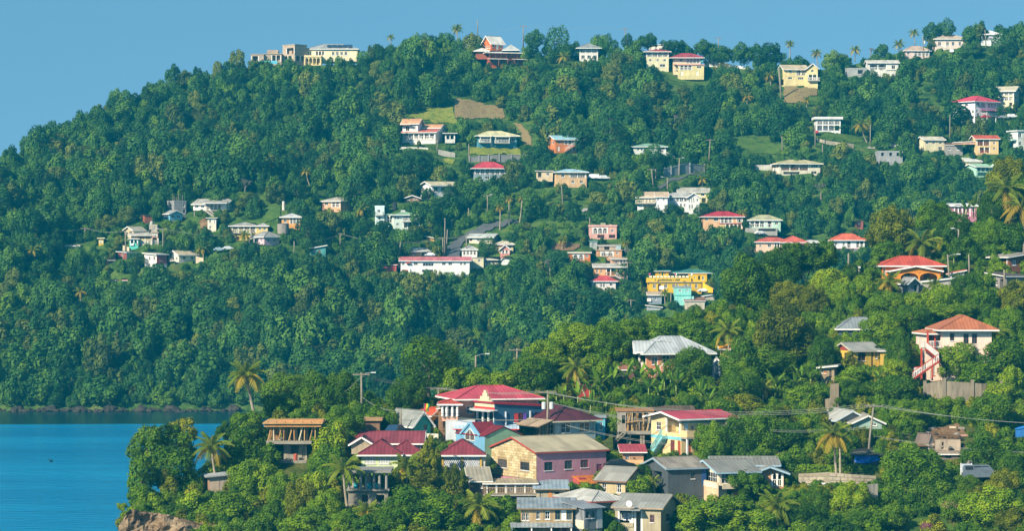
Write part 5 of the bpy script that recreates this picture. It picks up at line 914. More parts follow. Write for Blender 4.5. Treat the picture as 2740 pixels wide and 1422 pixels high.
# ------------------------------------------------------------ terrain, sea, paths
def carved(px, py, D, near):
    for x0, x1, ya, yb, D0, dep, nr in CARVE:
        if nr == near and x0 < px < x1 and ya < py < yb - .5: D = max(D, D0 + dep)
    return D
def terrain(name, tab, Df, ybot, pxs, nrow, near, mat, back):
    vs_, fs_ = [], []; nb = len(back)
    for px in pxs:
        top = ip(tab, px)
        b0 = max(ybot, top + 30)
        for j in range(nrow + 1):
            t = j / nrow; py = b0 + (top - b0) * t
            vs_.append(tuple(at(px, py, carved(px, py, Df(px, py), near))))
        e = at(px, top, Df(px, top))
        for dy, dz in back:
            vs_.append((e.x * (e.y + dy) / e.y, e.y + dy, max(-4.0, e.z + dz)))
    n = nrow + 1 + nb
    for i in range(len(pxs) - 1):
        for j in range(n - 1): fs_.append((i * n + j, (i + 1) * n + j, (i + 1) * n + j + 1, i * n + j + 1))
    me = bpy.data.meshes.new(name); me.from_pydata(vs_, [], fs_); me.materials.append(mat); me.update()
    o = link(name, me); tag(o, kind='structure'); return o
G_FAR = groundm('hill', ['1d2e10', '34501e', '4f6a2a', '6a6c3c'])
G_NEAR = groundm('slope', ['1c2810', '36451c', '4f5a28', '75643f'])
terrain('hillside', FAR_SKY, far_D, 1142, list(range(-900, 3900, 12)), 120, False, G_FAR, [(8, -1), (25, -8), (60, -32), (110, -75), (160, -130)])
terrain('near_hillside', NEAR_SKY, near_D, 1600, list(range(240, 3300, 10)), 100, True, G_NEAR, [(5, -.6), (15, -5), (35, -16), (60, -34), (90, -60)])

m, n, b, o = nodes_mat('sea_water')
tc = N_(n, 'ShaderNodeTexCoord')
mpn = N_(n, 'ShaderNodeMapping'); mpn.inputs['Scale'].default_value = (.22, 1.0, 1); n.links.new(tc.outputs['Object'], mpn.inputs[0])
n1 = N_(n, 'ShaderNodeTexNoise'); n1.inputs['Scale'].default_value = .8; n1.inputs['Detail'].default_value = 6; n.links.new(mpn.outputs[0], n1.inputs[0])
n2 = N_(n, 'ShaderNodeTexNoise'); n2.inputs['Scale'].default_value = .03; n2.inputs['Detail'].default_value = 7; n2.inputs['Roughness'].default_value = .62; n.links.new(mpn.outputs[0], n2.inputs[0])
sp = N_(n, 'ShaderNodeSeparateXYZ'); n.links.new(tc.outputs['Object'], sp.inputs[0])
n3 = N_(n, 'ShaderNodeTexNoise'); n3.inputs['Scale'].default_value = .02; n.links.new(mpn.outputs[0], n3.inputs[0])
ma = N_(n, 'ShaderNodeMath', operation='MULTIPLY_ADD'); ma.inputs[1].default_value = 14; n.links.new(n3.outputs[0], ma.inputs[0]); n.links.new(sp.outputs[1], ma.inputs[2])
calm_reflection = N_(n, 'ShaderNodeMapRange'); calm_reflection.inputs[1].default_value = 688; calm_reflection.inputs[2].default_value = 692; n.links.new(ma.outputs[0], calm_reflection.inputs[0])   # sheltered strip under the shore: flatter ripples, and mask of the painted hill reflection
inv = N_(n, 'ShaderNodeMath', operation='MULTIPLY_ADD'); inv.inputs[1].default_value = -.92; inv.inputs[2].default_value = 1.0; n.links.new(calm_reflection.outputs[0], inv.inputs[0])
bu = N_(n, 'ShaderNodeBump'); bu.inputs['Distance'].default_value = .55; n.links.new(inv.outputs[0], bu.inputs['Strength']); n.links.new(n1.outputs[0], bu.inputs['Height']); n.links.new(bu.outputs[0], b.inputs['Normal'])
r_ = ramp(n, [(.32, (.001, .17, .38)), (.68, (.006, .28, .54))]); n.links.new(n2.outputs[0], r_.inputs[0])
n.links.new(mixc(n, r_.outputs[0], (.004, .035, .045), calm_reflection.outputs[0]), b.inputs['Base Color'])  # the hill's dark reflection is painted into the strip's base colour
b.inputs['Roughness'].default_value = .2; b.inputs['IOR'].default_value = 1.33; b.inputs['Specular IOR Level'].default_value = .3
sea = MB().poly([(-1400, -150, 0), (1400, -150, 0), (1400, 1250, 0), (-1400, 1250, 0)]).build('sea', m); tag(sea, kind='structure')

def inside(poly, x, y):
    c = False; j = len(poly) - 1
    for i in range(len(poly)):
        (xi, yi), (xj, yj) = poly[i], poly[j]
        if (yi > y) != (yj > y) and x < (xj - xi) * (y - yi) / (yj - yi) + xi: c = not c
        j = i
    return c
CLEAR = []
def patch(name, reg, pts, mat, near=False, lift=.7, clear=True, cell=2.5):
    poly = [(rx(reg, x), ry(reg, y)) for x, y in pts]; Df = near_D if near else far_D
    x0, x1 = min(p[0] for p in poly), max(p[0] for p in poly); y0, y1 = min(p[1] for p in poly), max(p[1] for p in poly)
    nx, ny = int((x1 - x0) / cell) + 1, int((y1 - y0) / cell) + 1; mb = MB(); idx = {}
    def V(i, j):
        if (i, j) not in idx:
            idx[i, j] = len(mb.v); px, py = x0 + i * cell, y0 + j * cell; mb.v.append(tuple(at(px, py, Df(px, py) - lift)))
        return idx[i, j]
    for i in range(nx):
        for j in range(ny):
            cx_, cy_ = x0 + (i + .5) * cell, y0 + (j + .5) * cell
            if inside(poly, cx_ + 9 * sm_noise(cx_, cy_, 22), cy_ + 7 * sm_noise(cx_ + 50, cy_, 18)):
                mb.f.append((V(i, j), V(i, j + 1), V(i + 1, j + 1), V(i + 1, j))); mb.mi.append(0)
    ob = mb.build(name, mat, smooth=True)
    if ob: tag(ob, kind='structure')
    if clear: CLEAR.append((poly, Df((x0 + x1) / 2, y0) + 2))
GRASS = groundm('lawn', ['5a6a24', '7d8632', '9a9442'], .5, .8); DRY = groundm('dry', ['6a5a3a', '8d7a54', '7d7a48'], .5, .9); GREEN = groundm('meadow', ['2f4a1c', '4a6526', '5c7030'], .3, .5)
SOIL = groundm('soil', ['5a4430', '7a5f45', '8f7659'], .4, .8); ASPH = groundm('asphalt', ['4a4c4e', '5a5c5e', '626466'], .5, .1); CONC = groundm('concrete', ['8f8d88', 'a3a099', 'aaa69c'], .5, .2)
patch('lawn', 'B', [(100, 890), (300, 798), (430, 790), (552, 785), (562, 900), (600, 940), (380, 925), (230, 890)], GRASS)
patch('field', 'B', [(556, 785), (565, 712), (700, 725), (860, 760), (975, 800), (1015, 892), (800, 895), (564, 895)], DRY)
patch('path', 'B', [(1060, 930), (1170, 945), (1240, 1050), (1230, 1140), (1165, 1120), (1150, 1010)], DRY)
patch('garden', 'B', [(690, 1150), (1130, 1165), (1175, 1215), (690, 1215)], GRASS)
patch('field', 'E', [(165, 535), (440, 545), (430, 600), (300, 668), (160, 660)], DRY)
patch('lawn', 'C', [(905, 445), (1040, 500), (1290, 520), (1310, 590), (1100, 600), (960, 540)], GREEN)
patch('meadow', 'C', [(1520, 1050), (1640, 1045), (1800, 1085), (1980, 1150), (1980, 1215), (1700, 1200), (1560, 1130)], GREEN)
patch('earth_bank', 'F', [(1640, 520), (1735, 480), (1735, 620), (1625, 625)], SOIL)
patch('earth_bank', 'H', [(1570, 920), (1700, 895), (1850, 905), (1800, 985), (1580, 970)], SOIL)
patch('road', 'H', [(560, 1045), (572, 950), (640, 870), (760, 808), (900, 738), (1060, 698), (1240, 676), (1240, 702), (1000, 765), (870, 820), (735, 880), (695, 960), (690, 1045)], ASPH, lift=.9)
patch('road', 'I', [(170, 488), (320, 462), (320, 474), (180, 500)], CONC)
patch('road', 'I', [(790, 300), (900, 222), (1200, 182), (1210, 190), (1000, 222), (870, 265), (815, 335)], ASPH)
patch('road', 'E', [(830, 1020), (1060, 995), (1180, 1000), (1130, 1010), (1040, 1012), (840, 1032)], CONC)
patch('meadow', 'E', [(440, 920), (640, 900), (830, 960), (720, 985), (430, 950)], GREEN)
patch('lawn', 'H', [(520, 85), (650, 100), (600, 165), (550, 140)], GRASS)
patch('earth_bank', 'P', [(1480, 450), (1700, 330), (1900, 300), (1960, 420), (1700, 520), (1480, 520)], SOIL, near=True)
patch('lawn', 'P', [(1150, 1337), (1400, 1230), (1700, 1180), (1900, 1337)], GREEN, near=True)
patch('meadow', 'F', [(2320, 430), (2576, 330), (2576, 470), (2420, 530)], GREEN)

# eroded earth cliff of the headland
mb = MB(); nx, ny = 70, 26
for i in range(nx + 1):
    for j in range(ny + 1):
        px = 318 + i * 8.0; top = ip([(300, 1435), (345, 1368), (420, 1374), (500, 1390), (580, 1404), (660, 1414), (780, 1430), (900, 1460)], px); py = 1540 + (top - 1540) * j / ny
        D = near_D(px, 1422) - 7.0 + 5.0 * j / ny; p = at(px, py, D); q_ = mnoise.fractal(Vector((p.x * .35, p.z * .55, 1.3)), 1.0, 2.0, 5)
        mb.v.append((p.x + .4 * q_, p.y - 1.7 * q_ - .7 * abs(mnoise.noise(Vector((p.x * .9, p.z * .3, 7)))), p.z + .5 * q_))
for i in range(nx):
    for j in range(ny): a = i * (ny + 1) + j; mb.f.append((a, a + ny + 1, a + ny + 2, a + 1)); mb.mi.append(0)
tag(mb.build('cliff', groundm('cliff', ['4a3a2a', '75604a', '958066', 'a89478'], .5, 1.0)), kind='structure')

KEEP.append((322, 1390, 500, 1430, near_D(450, 1422) - 2, 2.0)); pass
# ------------------------------------------------------------ foliage meshes
def crown_data(name, seed, nl, leaf, nleaf, mat, flat=1.0, lob=(.34, .5), spread=.62, up=.15, droop=0.0, asp=.62, jit=.42, tsd=.16):
    g = np.random.default_rng(seed)
    d = g.normal(size=(nl * 4, 3)); d /= np.linalg.norm(d, axis=1)[:, None]; d = d[d[:, 2] > -.55][:nl]; nl = len(d)
    c = d * g.uniform(.55, 1.0, (nl, 1)) * spread; c[:, 2] *= flat
    r = g.uniform(lob[0], lob[1], nl); r[0] = .55; c[0] = 0
    tone = np.clip(g.normal(.5, .24, nl), 0, 1)
    P, Nn, T = [], [], []
    cnt = (nleaf * 1.9 * r ** 2 / (r ** 2).sum()).astype(int) + 8
    for k in range(nl):
        n_ = g.normal(size=(cnt[k], 3)); n_ /= np.linalg.norm(n_, axis=1)[:, None]
        bumpy = 1 + .16 * np.sin(n_[:, 0] * 9 + k) * np.sin(n_[:, 1] * 9 + 2 * k) * np.sin(n_[:, 2] * 9)
        p = c[k] + n_ * (r[k] * g.uniform(.66, 1.12, cnt[k]) * bumpy)[:, None] * np.array([1, 1, .8 if flat < 1 else .95])
        ins = np.zeros(cnt[k], bool)
        for m_ in range(nl):
            if m_ != k: ins |= np.linalg.norm(p - c[m_], axis=1) < r[m_] * .82
        q = ~ins; P.append(p[q]); Nn.append(n_[q]); T.append(np.clip(tone[k] + g.normal(0, tsd, q.sum()), 0, 1))
    P, Nn, T = np.vstack(P), np.vstack(Nn), np.concatenate(T)
    if len(P) > nleaf:
        s_ = g.permutation(len(P))[:nleaf]; P, Nn, T = P[s_], Nn[s_], T[s_]
    P[:, :2] /= np.percentile(np.linalg.norm(P[:, :2], axis=1), 97); zl, zh = np.percentile(P[:, 2], (2, 99)); P[:, 2] = (P[:, 2] - zl) / (zh - zl) * 1.9 - .9
    m_ = len(P)
    w_ = Nn + g.normal(0, jit, (m_, 3)); w_[:, 2] += up; w_ /= np.linalg.norm(w_, axis=1)[:, None]
    t = np.cross(w_, g.normal(size=(m_, 3))); t /= np.linalg.norm(t, axis=1)[:, None] + 1e-9; t[:, 2] -= droop; b_ = np.cross(w_, t)
    sz = leaf * g.uniform(.7, 1.35, m_)
    L, Wd = (t * sz[:, None] * .5), (b_ * sz[:, None] * .5 * asp)
    V = np.empty((m_, 4, 3)); V[:, 0] = P - L; V[:, 1] = P + Wd - L * .1; V[:, 2] = P + L; V[:, 3] = P - Wd - L * .1
    me = bpy.data.meshes.new(name); me.vertices.add(m_ * 4); me.vertices.foreach_set('co', V.reshape(-1).astype(np.float32))
    me.loops.add(m_ * 4); me.loops.foreach_set('vertex_index', np.arange(m_ * 4, dtype=np.int32))
    me.polygons.add(m_); me.polygons.foreach_set('loop_start', np.arange(0, m_ * 4, 4, dtype=np.int32))
    at_ = me.attributes.new('tone', 'FLOAT', 'POINT'); at_.data.foreach_set('value', np.repeat(T, 4).astype(np.float32))
    me.materials.append(mat); me.update(); me.validate(); return me
LM = {'deep': leafm('deep', (.010, .040, .003), (.050, .130, .005), (.150, .245, .008)),
      'green': leafm('green', (.018, .060, .003), (.092, .195, .005), (.225, .325, .008)),
      'olive': leafm('olive', (.038, .056, .004), (.15, .18, .007), (.31, .31, .014)),
      'bright': leafm('bright', (.034, .095, .003), (.155, .265, .005), (.32, .40, .012)),
      'brown': leafm('brown', (.05, .04, .02), (.11, .09, .03), (.2, .16, .04)),
      'fdeep': leafm('far_deep', (.007, .036, .009), (.026, .096, .019), (.076, .175, .024)),  # far leaves darker and bluer: part of the haze put into their colour
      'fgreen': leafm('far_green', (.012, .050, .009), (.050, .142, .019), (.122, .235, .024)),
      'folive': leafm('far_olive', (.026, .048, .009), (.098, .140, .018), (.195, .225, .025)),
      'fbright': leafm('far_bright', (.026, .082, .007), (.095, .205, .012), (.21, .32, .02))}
CROWN = {}
def crown(kind, size, var=0):
    key = (kind, size, var)
    if key not in CROWN:
        leaf, nleaf, nl = {'far': (.185, 1900, 26), 'farL': (.13, 4200, 48), 's': (.17, 2500, 20), 'm': (.125, 7500, 42), 'l': (.088, 16000, 70)}[size]
        mk, fl, lob, sp = {'deep': ('deep', 1, (.3, .46), .66), 'green': ('green', 1, (.28, .44), .70), 'olive': ('olive', 1, (.26, .4), .70), 'bright': ('bright', 1, (.28, .42), .70),
                           'dome': ('deep', 1, (.4, .5), .58), 'mango': ('green', 1, (.4, .5), .58), 'layer': ('green', .55, (.2, .34), .85), 'airy': ('olive', 1, (.16, .28), .85), 'brown': ('brown', 1, (.2, .32), .8), 'darklayer': ('deep', .5, (.2, .32), .88)}[kind]
        q_ = {'s': .95, 'far': .82, 'm': .74, 'farL': .7, 'l': .62}[size]; lob = (lob[0] * q_, lob[1] * q_); sp *= 1.1 if kind != 'dome' else 1.12
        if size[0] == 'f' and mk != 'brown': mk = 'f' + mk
        if kind == 'airy': nleaf = int(nleaf * .6)
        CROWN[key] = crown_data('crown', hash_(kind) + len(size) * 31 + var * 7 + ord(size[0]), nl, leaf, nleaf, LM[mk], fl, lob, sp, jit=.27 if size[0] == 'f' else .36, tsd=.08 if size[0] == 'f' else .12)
    return CROWN[key]
def hash_(s): return sum(ord(c) * (i + 3) for i, c in enumerate(s))
def trunk_mesh(var):
    g = random.Random(40 + var); mb = MB(); bend = [Vector((g.uniform(-.06, .06), g.uniform(-.06, .06), 0)) for _ in range(4)]
    pts = [Vector((0, 0, 0)), Vector((0, 0, .3)) + bend[0], Vector((0, 0, .6)) + bend[1], Vector((0, 0, .95)) + bend[2]]
    mb.tube(pts, [.055, .042, .036, .028], 7)
    for k in range(6):
        a = k * 1.05 + g.uniform(-.3, .3); z0 = g.uniform(.45, .85); e = Vector((math.cos(a) * g.uniform(.25, .42), math.sin(a) * g.uniform(.25, .42), z0 + g.uniform(.15, .4)))
        st_ = pts[2] if z0 < .75 else pts[3]; mid = st_.lerp(e, .5) + Vector((0, 0, .04)); mb.tube([st_, mid, e], [.026, .018, .007], 5, False)
    return mb.mesh('trunk', barkm('7d705e'), smooth=True)
TRUNKS = [trunk_mesh(i) for i in range(3)]
def tree(px, py, rxp, ryp, D, kind='green', size='m', var=0, base_py=None, name='tree', label=None, group=None, cat='tree', rot=None):
    """crown centred on the sight of (px, py) at depth D, trunk down to the ground"""
    k = D / FPX; c = at(px, py, D); rm, zm = rxp * k, ryp * k
    gz = at(px, base_py if base_py is not None else py + ryp * 1.15, D).z
    root = empty(name, (c.x, c.y, gz), rot if rot is not None else random.uniform(0, 6.28)); tag(root, label, cat, group)
    o = link('crown', crown(kind, size, var), root); o.matrix_local = Matrix.Translation((0, 0, c.z - gz)) @ Matrix.Diagonal((rm, rm * random.uniform(.85, 1.0), zm, 1))
    hh = max(.6, c.z - gz + zm * .25); t = link('trunk', TRUNKS[var % 3], root); wd = max(min(hh, rm * 1.6), hh * .5); t.matrix_local = Matrix.Diagonal((wd, wd, hh, 1)) @ Matrix.Translation((0, 0, -.05))
    return root

def overlaps(x0, y0, x1, y1, D, shrink=0):
    for a0, b0, a1, b1, Dh, dep in KEEP:
        if x1 > a0 and x0 < a1 and y1 > b0 and y0 < b1:
            if D < Dh + .5: return True
            if D < Dh + dep and (x0 + x1) / 2 > a0 and (x0 + x1) / 2 < a1: return True
    for poly, Dp in CLEAR:
        if D < Dp and any(inside(poly, x0 + (x1 - x0) * fx, y0 + (y1 - y0) * fy) for fx in (.15, .5, .85) for fy in (.08, .4, .75, 1.0)): return True
    return False
def scatter_object(name, label, cat, pts, sources):
    """one mass of foliage: the crowns of real trees instanced on a cloud of points"""
    me = bpy.data.meshes.new(name); me.from_pydata([p[0] for p in pts], [], [])
    for an, ty, k in (('pick', 'INT', 1), ('spin', 'FLOAT', 2), ('size', 'FLOAT_VECTOR', 3)):
        a = me.attributes.new(an, ty, 'POINT')
        a.data.foreach_set('vector' if ty == 'FLOAT_VECTOR' else 'value', [x for p in pts for x in p[k]] if ty == 'FLOAT_VECTOR' else [p[k] for p in pts])
    ob = link(name, me); tag(ob, label, cat, kind='stuff')
    ng = bpy.data.node_groups.new(name, 'GeometryNodeTree'); ng.interface.new_socket('Geometry', in_out='INPUT', socket_type='NodeSocketGeometry'); ng.interface.new_socket('Geometry', in_out='OUTPUT', socket_type='NodeSocketGeometry')
    gi, go = ng.nodes.new('NodeGroupInput'), ng.nodes.new('NodeGroupOutput'); jn = ng.nodes.new('GeometryNodeJoinGeometry')
    for s_ in sources:
        oi = ng.nodes.new('GeometryNodeObjectInfo'); oi.inputs['Object'].default_value = s_; oi.inputs['As Instance'].default_value = True; oi.transform_space = 'ORIGINAL'
        ng.links.new(oi.outputs['Geometry'], jn.inputs[0])
    ip_ = ng.nodes.new('GeometryNodeInstanceOnPoints'); ip_.inputs['Pick Instance'].default_value = True
    def na(nm, ty): x = ng.nodes.new('GeometryNodeInputNamedAttribute'); x.data_type = ty; x.inputs[0].default_value = nm; return x.outputs[0]
    cx_ = ng.nodes.new('ShaderNodeCombineXYZ'); ng.links.new(na('spin', 'FLOAT'), cx_.inputs[2])
    er = ng.nodes.new('FunctionNodeEulerToRotation'); ng.links.new(cx_.outputs[0], er.inputs[0])
    ng.links.new(gi.outputs[0], ip_.inputs['Points']); ng.links.new(jn.outputs[0], ip_.inputs['Instance']); ng.links.new(na('pick', 'INT'), ip_.inputs['Instance Index'])
    ng.links.new(er.outputs[0], ip_.inputs['Rotation']); ng.links.new(na('size', 'FLOAT_VECTOR'), ip_.inputs['Scale']); ng.links.new(ip_.outputs[0], go.inputs[0])
    md = ob.modifiers.new('scatter', 'NODES'); md.node_group = ng
    return ob

# ------------------------------------------------------------ walls, fences, hedges
def wall_run(name, label, reg, pts, near, color, thick=.35, cap=None, cat='wall', wear=.5, dD=0.0, posts=0, blocks=None):
    """pts: (x, y top, y foot) along the wall"""
    Df = near_D if near else far_D; P_ = []
    for x, yt, yb in pts:
        px, D = rx(reg, x), Df(rx(reg, x), ry(reg, yb)) + dD; P_.append((at(px, ry(reg, yt), D), at(px, ry(reg, yb), D)))
    root = empty(name, P_[0][1]); tag(root, label, cat); O = P_[0][1]; mb = MB(); off = Vector((0, thick, 0))
    for (t0, b0), (t1, b1) in zip(P_[:-1], P_[1:]):
        q = [b0 - O - Vector((0, 0, 1.2)), b1 - O - Vector((0, 0, 1.2)), t1 - O, t0 - O]; mb.poly(q); mb.poly([p + off for p in q][::-1])
        for i in range(4): mb.poly([q[i], q[(i + 1) % 4], q[(i + 1) % 4] + off, q[i] + off])
        KEEP.append((rx(reg, min(p[0] for p in pts)), min(ry(reg, p[1]) for p in pts), rx(reg, max(p[0] for p in pts)), min(ry(reg, p[1]) for p in pts) * .45 + max(ry(reg, p[2]) for p in pts) * .55, P_[0][0].y, .6)) if t0 is P_[0][0] else None
    body = mb.build('wall_body', wallm(color, wear), root)
    if cap:
        cb = MB()
        for (t0, _), (t1, _) in zip(P_[:-1], P_[1:]): cb.bar(t0 - O + off / 2 + Vector((0, 0, .08)), t1 - O + off / 2 + Vector((0, 0, .08)), thick + .12, .14)
        cb.build('coping', wallm(cap, .3), root)
    for i in range(posts):
        s = i / max(1, posts - 1) * (len(P_) - 1); j = min(int(s), len(P_) - 2); f = s - j; t = P_[j][0].lerp(P_[j + 1][0], f) - O; bt = P_[j][1].lerp(P_[j + 1][1], f) - O
        MB().bar(Vector((t.x, t.y + .05, bt.z - .5)), Vector((t.x, t.y + .05, t.z + .5)), .45).build('pier', wallm(color, wear), root)
    if blocks:
        bl, bh = blocks; g = random.Random(9); bms = [wallm(color, .3), wallm('b8ab94', .5), wallm('a3957c', .4)]
        for (t0, b0), (t1, b1) in zip(P_[:-1], P_[1:]):
            L = (t1 - t0).length; nb = max(1, int(L / bl)); nr = max(1, int((t0.z - b0.z) / bh))
            for r_ in range(nr):
                for c_ in range(nb + 1):
                    u0 = max(0, (c_ - (.5 if r_ % 2 else 0)) / nb + .012); u1 = min(1, (c_ + 1 - (.5 if r_ % 2 else 0)) / nb - .012)
                    if u1 - u0 < .01: continue
                    z0, z1 = r_ / nr + .03, (r_ + 1) / nr - .03
                    p = lambda u, z: b0.lerp(b1, u).lerp(t0.lerp(t1, u), z) - O; d = Vector((0, -.05 - g.uniform(0, .05), 0))
                    q = [p(u0, z0), p(u1, z0), p(u1, z1), p(u0, z1)]; m2 = MB(); m2.poly([x + d for x in q])
                    for i in range(4): m2.poly([q[i], q[(i + 1) % 4], q[(i + 1) % 4] + d, q[i] + d])
                    m2.build('block', g.choice(bms), body)
    return root
wall_run('retaining_wall', 'rough stone retaining wall curving below the arched gallery house', 'E', [(430, 950, 975), (520, 970, 1000), (620, 985, 1022), (725, 995, 1032)], False, 'a09682', blocks=(1.4, .7))
wall_run('retaining_wall', 'grey concrete retaining wall beside the valley road', 'I', [(845, 160, 222), (915, 145, 215), (1010, 118, 200), (1170, 130, 178)], False, '8f9294', cap='a5a7a6', posts=5)
wall_run('retaining_wall', 'long grey concrete wall below the teal bungalow garden', 'B', [(690, 1240, 1282), (900, 1225, 1280), (1175, 1218, 1272)], False, '8d8d8a', cap='a3a29c', posts=6)
wall_run('garden_wall', 'white balustrade wall in front of the white villa', 'B', [(60, 1150, 1168), (320, 1158, 1172)], False, 'e6e2d8', cap='f0ece2')
wall_run('garden_wall', 'concrete garden wall descending from the villa carport', 'B', [(410, 1170, 1215), (560, 1200, 1240)], False, '9a9890')
wall_run('yard_wall', 'weathered white yard wall of the roadside cluster', 'F', [(955, 745, 808), (1060, 745, 800), (1170, 740, 790)], False, 'd2c9b8', posts=4)
wall_run('yard_wall', 'cream wall stub below the roadside stall', 'F', [(765, 800, 865), (840, 825, 868)], False, 'd6c6a4')
wall_run('yard_wall', 'plain beige yard wall beside the cream gabled house', 'F', [(1605, 928, 985), (1692, 950, 992)], False, 'cdbb9e')
wall_run('boundary_wall', 'long white boundary wall on the ridge beside the mansion', 'C', [(1290, 372, 400), (1380, 380, 412), (1445, 392, 428), (1690, 438, 446)], False, 'efeeea', wear=.1, posts=2)
wall_run('gate_wall', 'square white gate walls on the ridge drive', 'C', [(1378, 362, 402), (1444, 362, 405)], False, 'f0f0ee', wear=.1, dD=-1.5, posts=2)
wall_run('parapet_wall', 'white balustrade terrace beside the wide cream bungalow', 'E', [(-60, 1168, 1200), (75, 1166, 1205)], False, 'd9d3c4', cap='e8e4da')
wall_run('retaining_wall', 'tall old concrete retaining wall below the pink house', 'O', [(1700, 690, 800), (1830, 662, 845), (1960, 668, 850), (2200, 685, 840), (2380, 690, 815)], True, '8f8370', wear=.9, posts=4)
wall_run('pillar_wall', 'tall crumbling concrete pillar below the board shack', 'O', [(822, 824, 925), (866, 818, 925), (868, 692, 925), (940, 684, 915)], True, '8f8068', wear=.8, thick=.8)
wall_run('block_wall', 'pale concrete block wall below the hedge', 'P', [(350, 790, 880), (480, 785, 885), (640, 775, 888), (860, 795, 890), (1095, 810, 892)], True, 'b8aa92', blocks=(.9, .42))
wall_run('block_wall', 'tall grey wall end under the big spreading tree', 'P', [(960, 900, 1085), (1110, 885, 1085)], True, 'a39c90', wear=.8, dD=-2)
wall_run('yard_wall', 'low rendered wall beside the concrete-post fence of turquoise house', 'M', [(220, 668, 690), (340, 672, 705)], True, 'c9c4b4')
# hedge
def hedge(reg, pts, label):
    P_ = [at(rx(reg, x), ry(reg, y), near_D(rx(reg, x), ry(reg, 790)) + 1.5) for x, y in pts]; root = empty('hedge', P_[0]); tag(root, label, 'hedge'); g = np.random.default_rng(2); V, T = [], []
    for a, b_ in zip(P_[:-1], P_[1:]):
        n_ = int((b_ - a).length * 260)
        for _ in range(n_):
            t = g.random(); p = a.lerp(b_, t) - P_[0]; f = g.random()
            if f < .6: c = p + Vector((0, -.8 + g.normal(0, .07), -g.random() * 3.6)); nn = Vector((0, -1, .2))
            else: c = p + Vector((0, g.uniform(-.8, .8), g.normal(0, .07))); nn = Vector((0, -.2, 1))
            nn = (nn + Vector(g.normal(0, .45, 3))).normalized(); tt = nn.cross(Vector(g.normal(size=3))).normalized(); bb = nn.cross(tt); s = g.uniform(.12, .24)
            V += [c - tt * s, c + bb * s * .6, c + tt * s, c - bb * s * .6]; T += [float(np.clip(g.normal(.55, .2), 0, 1))] * 4
    me = bpy.data.meshes.new('foliage'); me.from_pydata([tuple(v) for v in V], [], [(i, i + 1, i + 2, i + 3) for i in range(0, len(V), 4)]); a = me.attributes.new('tone', 'FLOAT', 'POINT'); a.data.foreach_set('value', T); me.materials.append(LM['bright']); link('foliage', me, root)
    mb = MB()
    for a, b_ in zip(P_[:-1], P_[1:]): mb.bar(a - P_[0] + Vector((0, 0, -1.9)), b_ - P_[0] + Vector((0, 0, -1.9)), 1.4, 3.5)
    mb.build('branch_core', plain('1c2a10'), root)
keep('P', 310, 700, 1100, 790, near_D(rx('P', 700), ry('P', 790)) + 1.5, 2)
hedge('P', [(310, 706), (500, 712), (735, 716), (900, 705), (1100, 725)], 'long clipped green hedge above the block wall')

# ------------------------------------------------------------ poles and power lines
WOOD = barkm('8f8674'); METAL = plain('a9adae', .4, .3); WIRE = plain('8d8f86', .5)
POLE = {}
def pole(key, reg, xt, yt, xb, yb, near, label, arm=0, lamp=0, tf=0, D=None, r=.14, dD=0.0):
    D = D or ((near_D if near else far_D)(rx(reg, xb), ry(reg, yb)) + dD); top, foot = at(rx(reg, xt), ry(reg, yt), D), at(rx(reg, xb), ry(reg, yb), D); root = empty('utility_pole', foot); tag(root, label, 'pole', 'utility poles'); T = top - foot
    r = .16 if near else .17
    MB().tube([Vector((0, 0, -2)), T * .5, T], [r * 1.25, r, r * .8], 8).build('shaft', WOOD, root, smooth=True)
    if arm:
        w_ = 1.25; MB().box(-w_, w_, -.08, .08, T.z - .35, T.z - .2).build('cross_arm', WOOD, root, Matrix.Translation((T.x, T.y - .1, 0)))
        for x in (-w_ + .12, -w_ * .35, w_ * .35, w_ - .12): MB().tube([(x, 0, T.z - .2), (x, 0, T.z - .02)], [.05, .04], 6).build('insulator', plain('8a5a44', .3), root, Matrix.Translation((T.x, T.y - .1, 0)))
    if lamp:
        s = lamp; lb = MB().tube([T * .93, T * .93 + Vector((s * .8, 0, .35)), T * .93 + Vector((s * 1.5, -.1, .4))], [.05, .045, .04], 6); lb.build('lamp_arm', METAL, root)
        MB().box(-.35, .35, -.12, .12, -.05, .1).build('lamp_head', plain('d6d8d6', .4), root, Matrix.Translation(T * .93 + Vector((s * 1.8, -.1, .42))))
    for i in range(tf):
        x = (-1 if i % 2 else 1) * .55; MB().tube([(x, -.1, T.z * .62), (x, -.1, T.z * .62 + .1), (x, -.1, T.z * .62 + .95), (x, -.1, T.z * .62 + 1.05)], [.28, .32, .32, .2], 12).build('transformer', plain('c9cdca', .4), root, Matrix.Translation((T.x * .7, 0, 0)))
    POLE[key] = top; KEEP.append((rx(reg, min(xt, xb)) - 2, ry(reg, yt), rx(reg, max(xt, xb)) + 2, ry(reg, yt) + (ry(reg, yb) - ry(reg, yt)) * .6, D, .3))
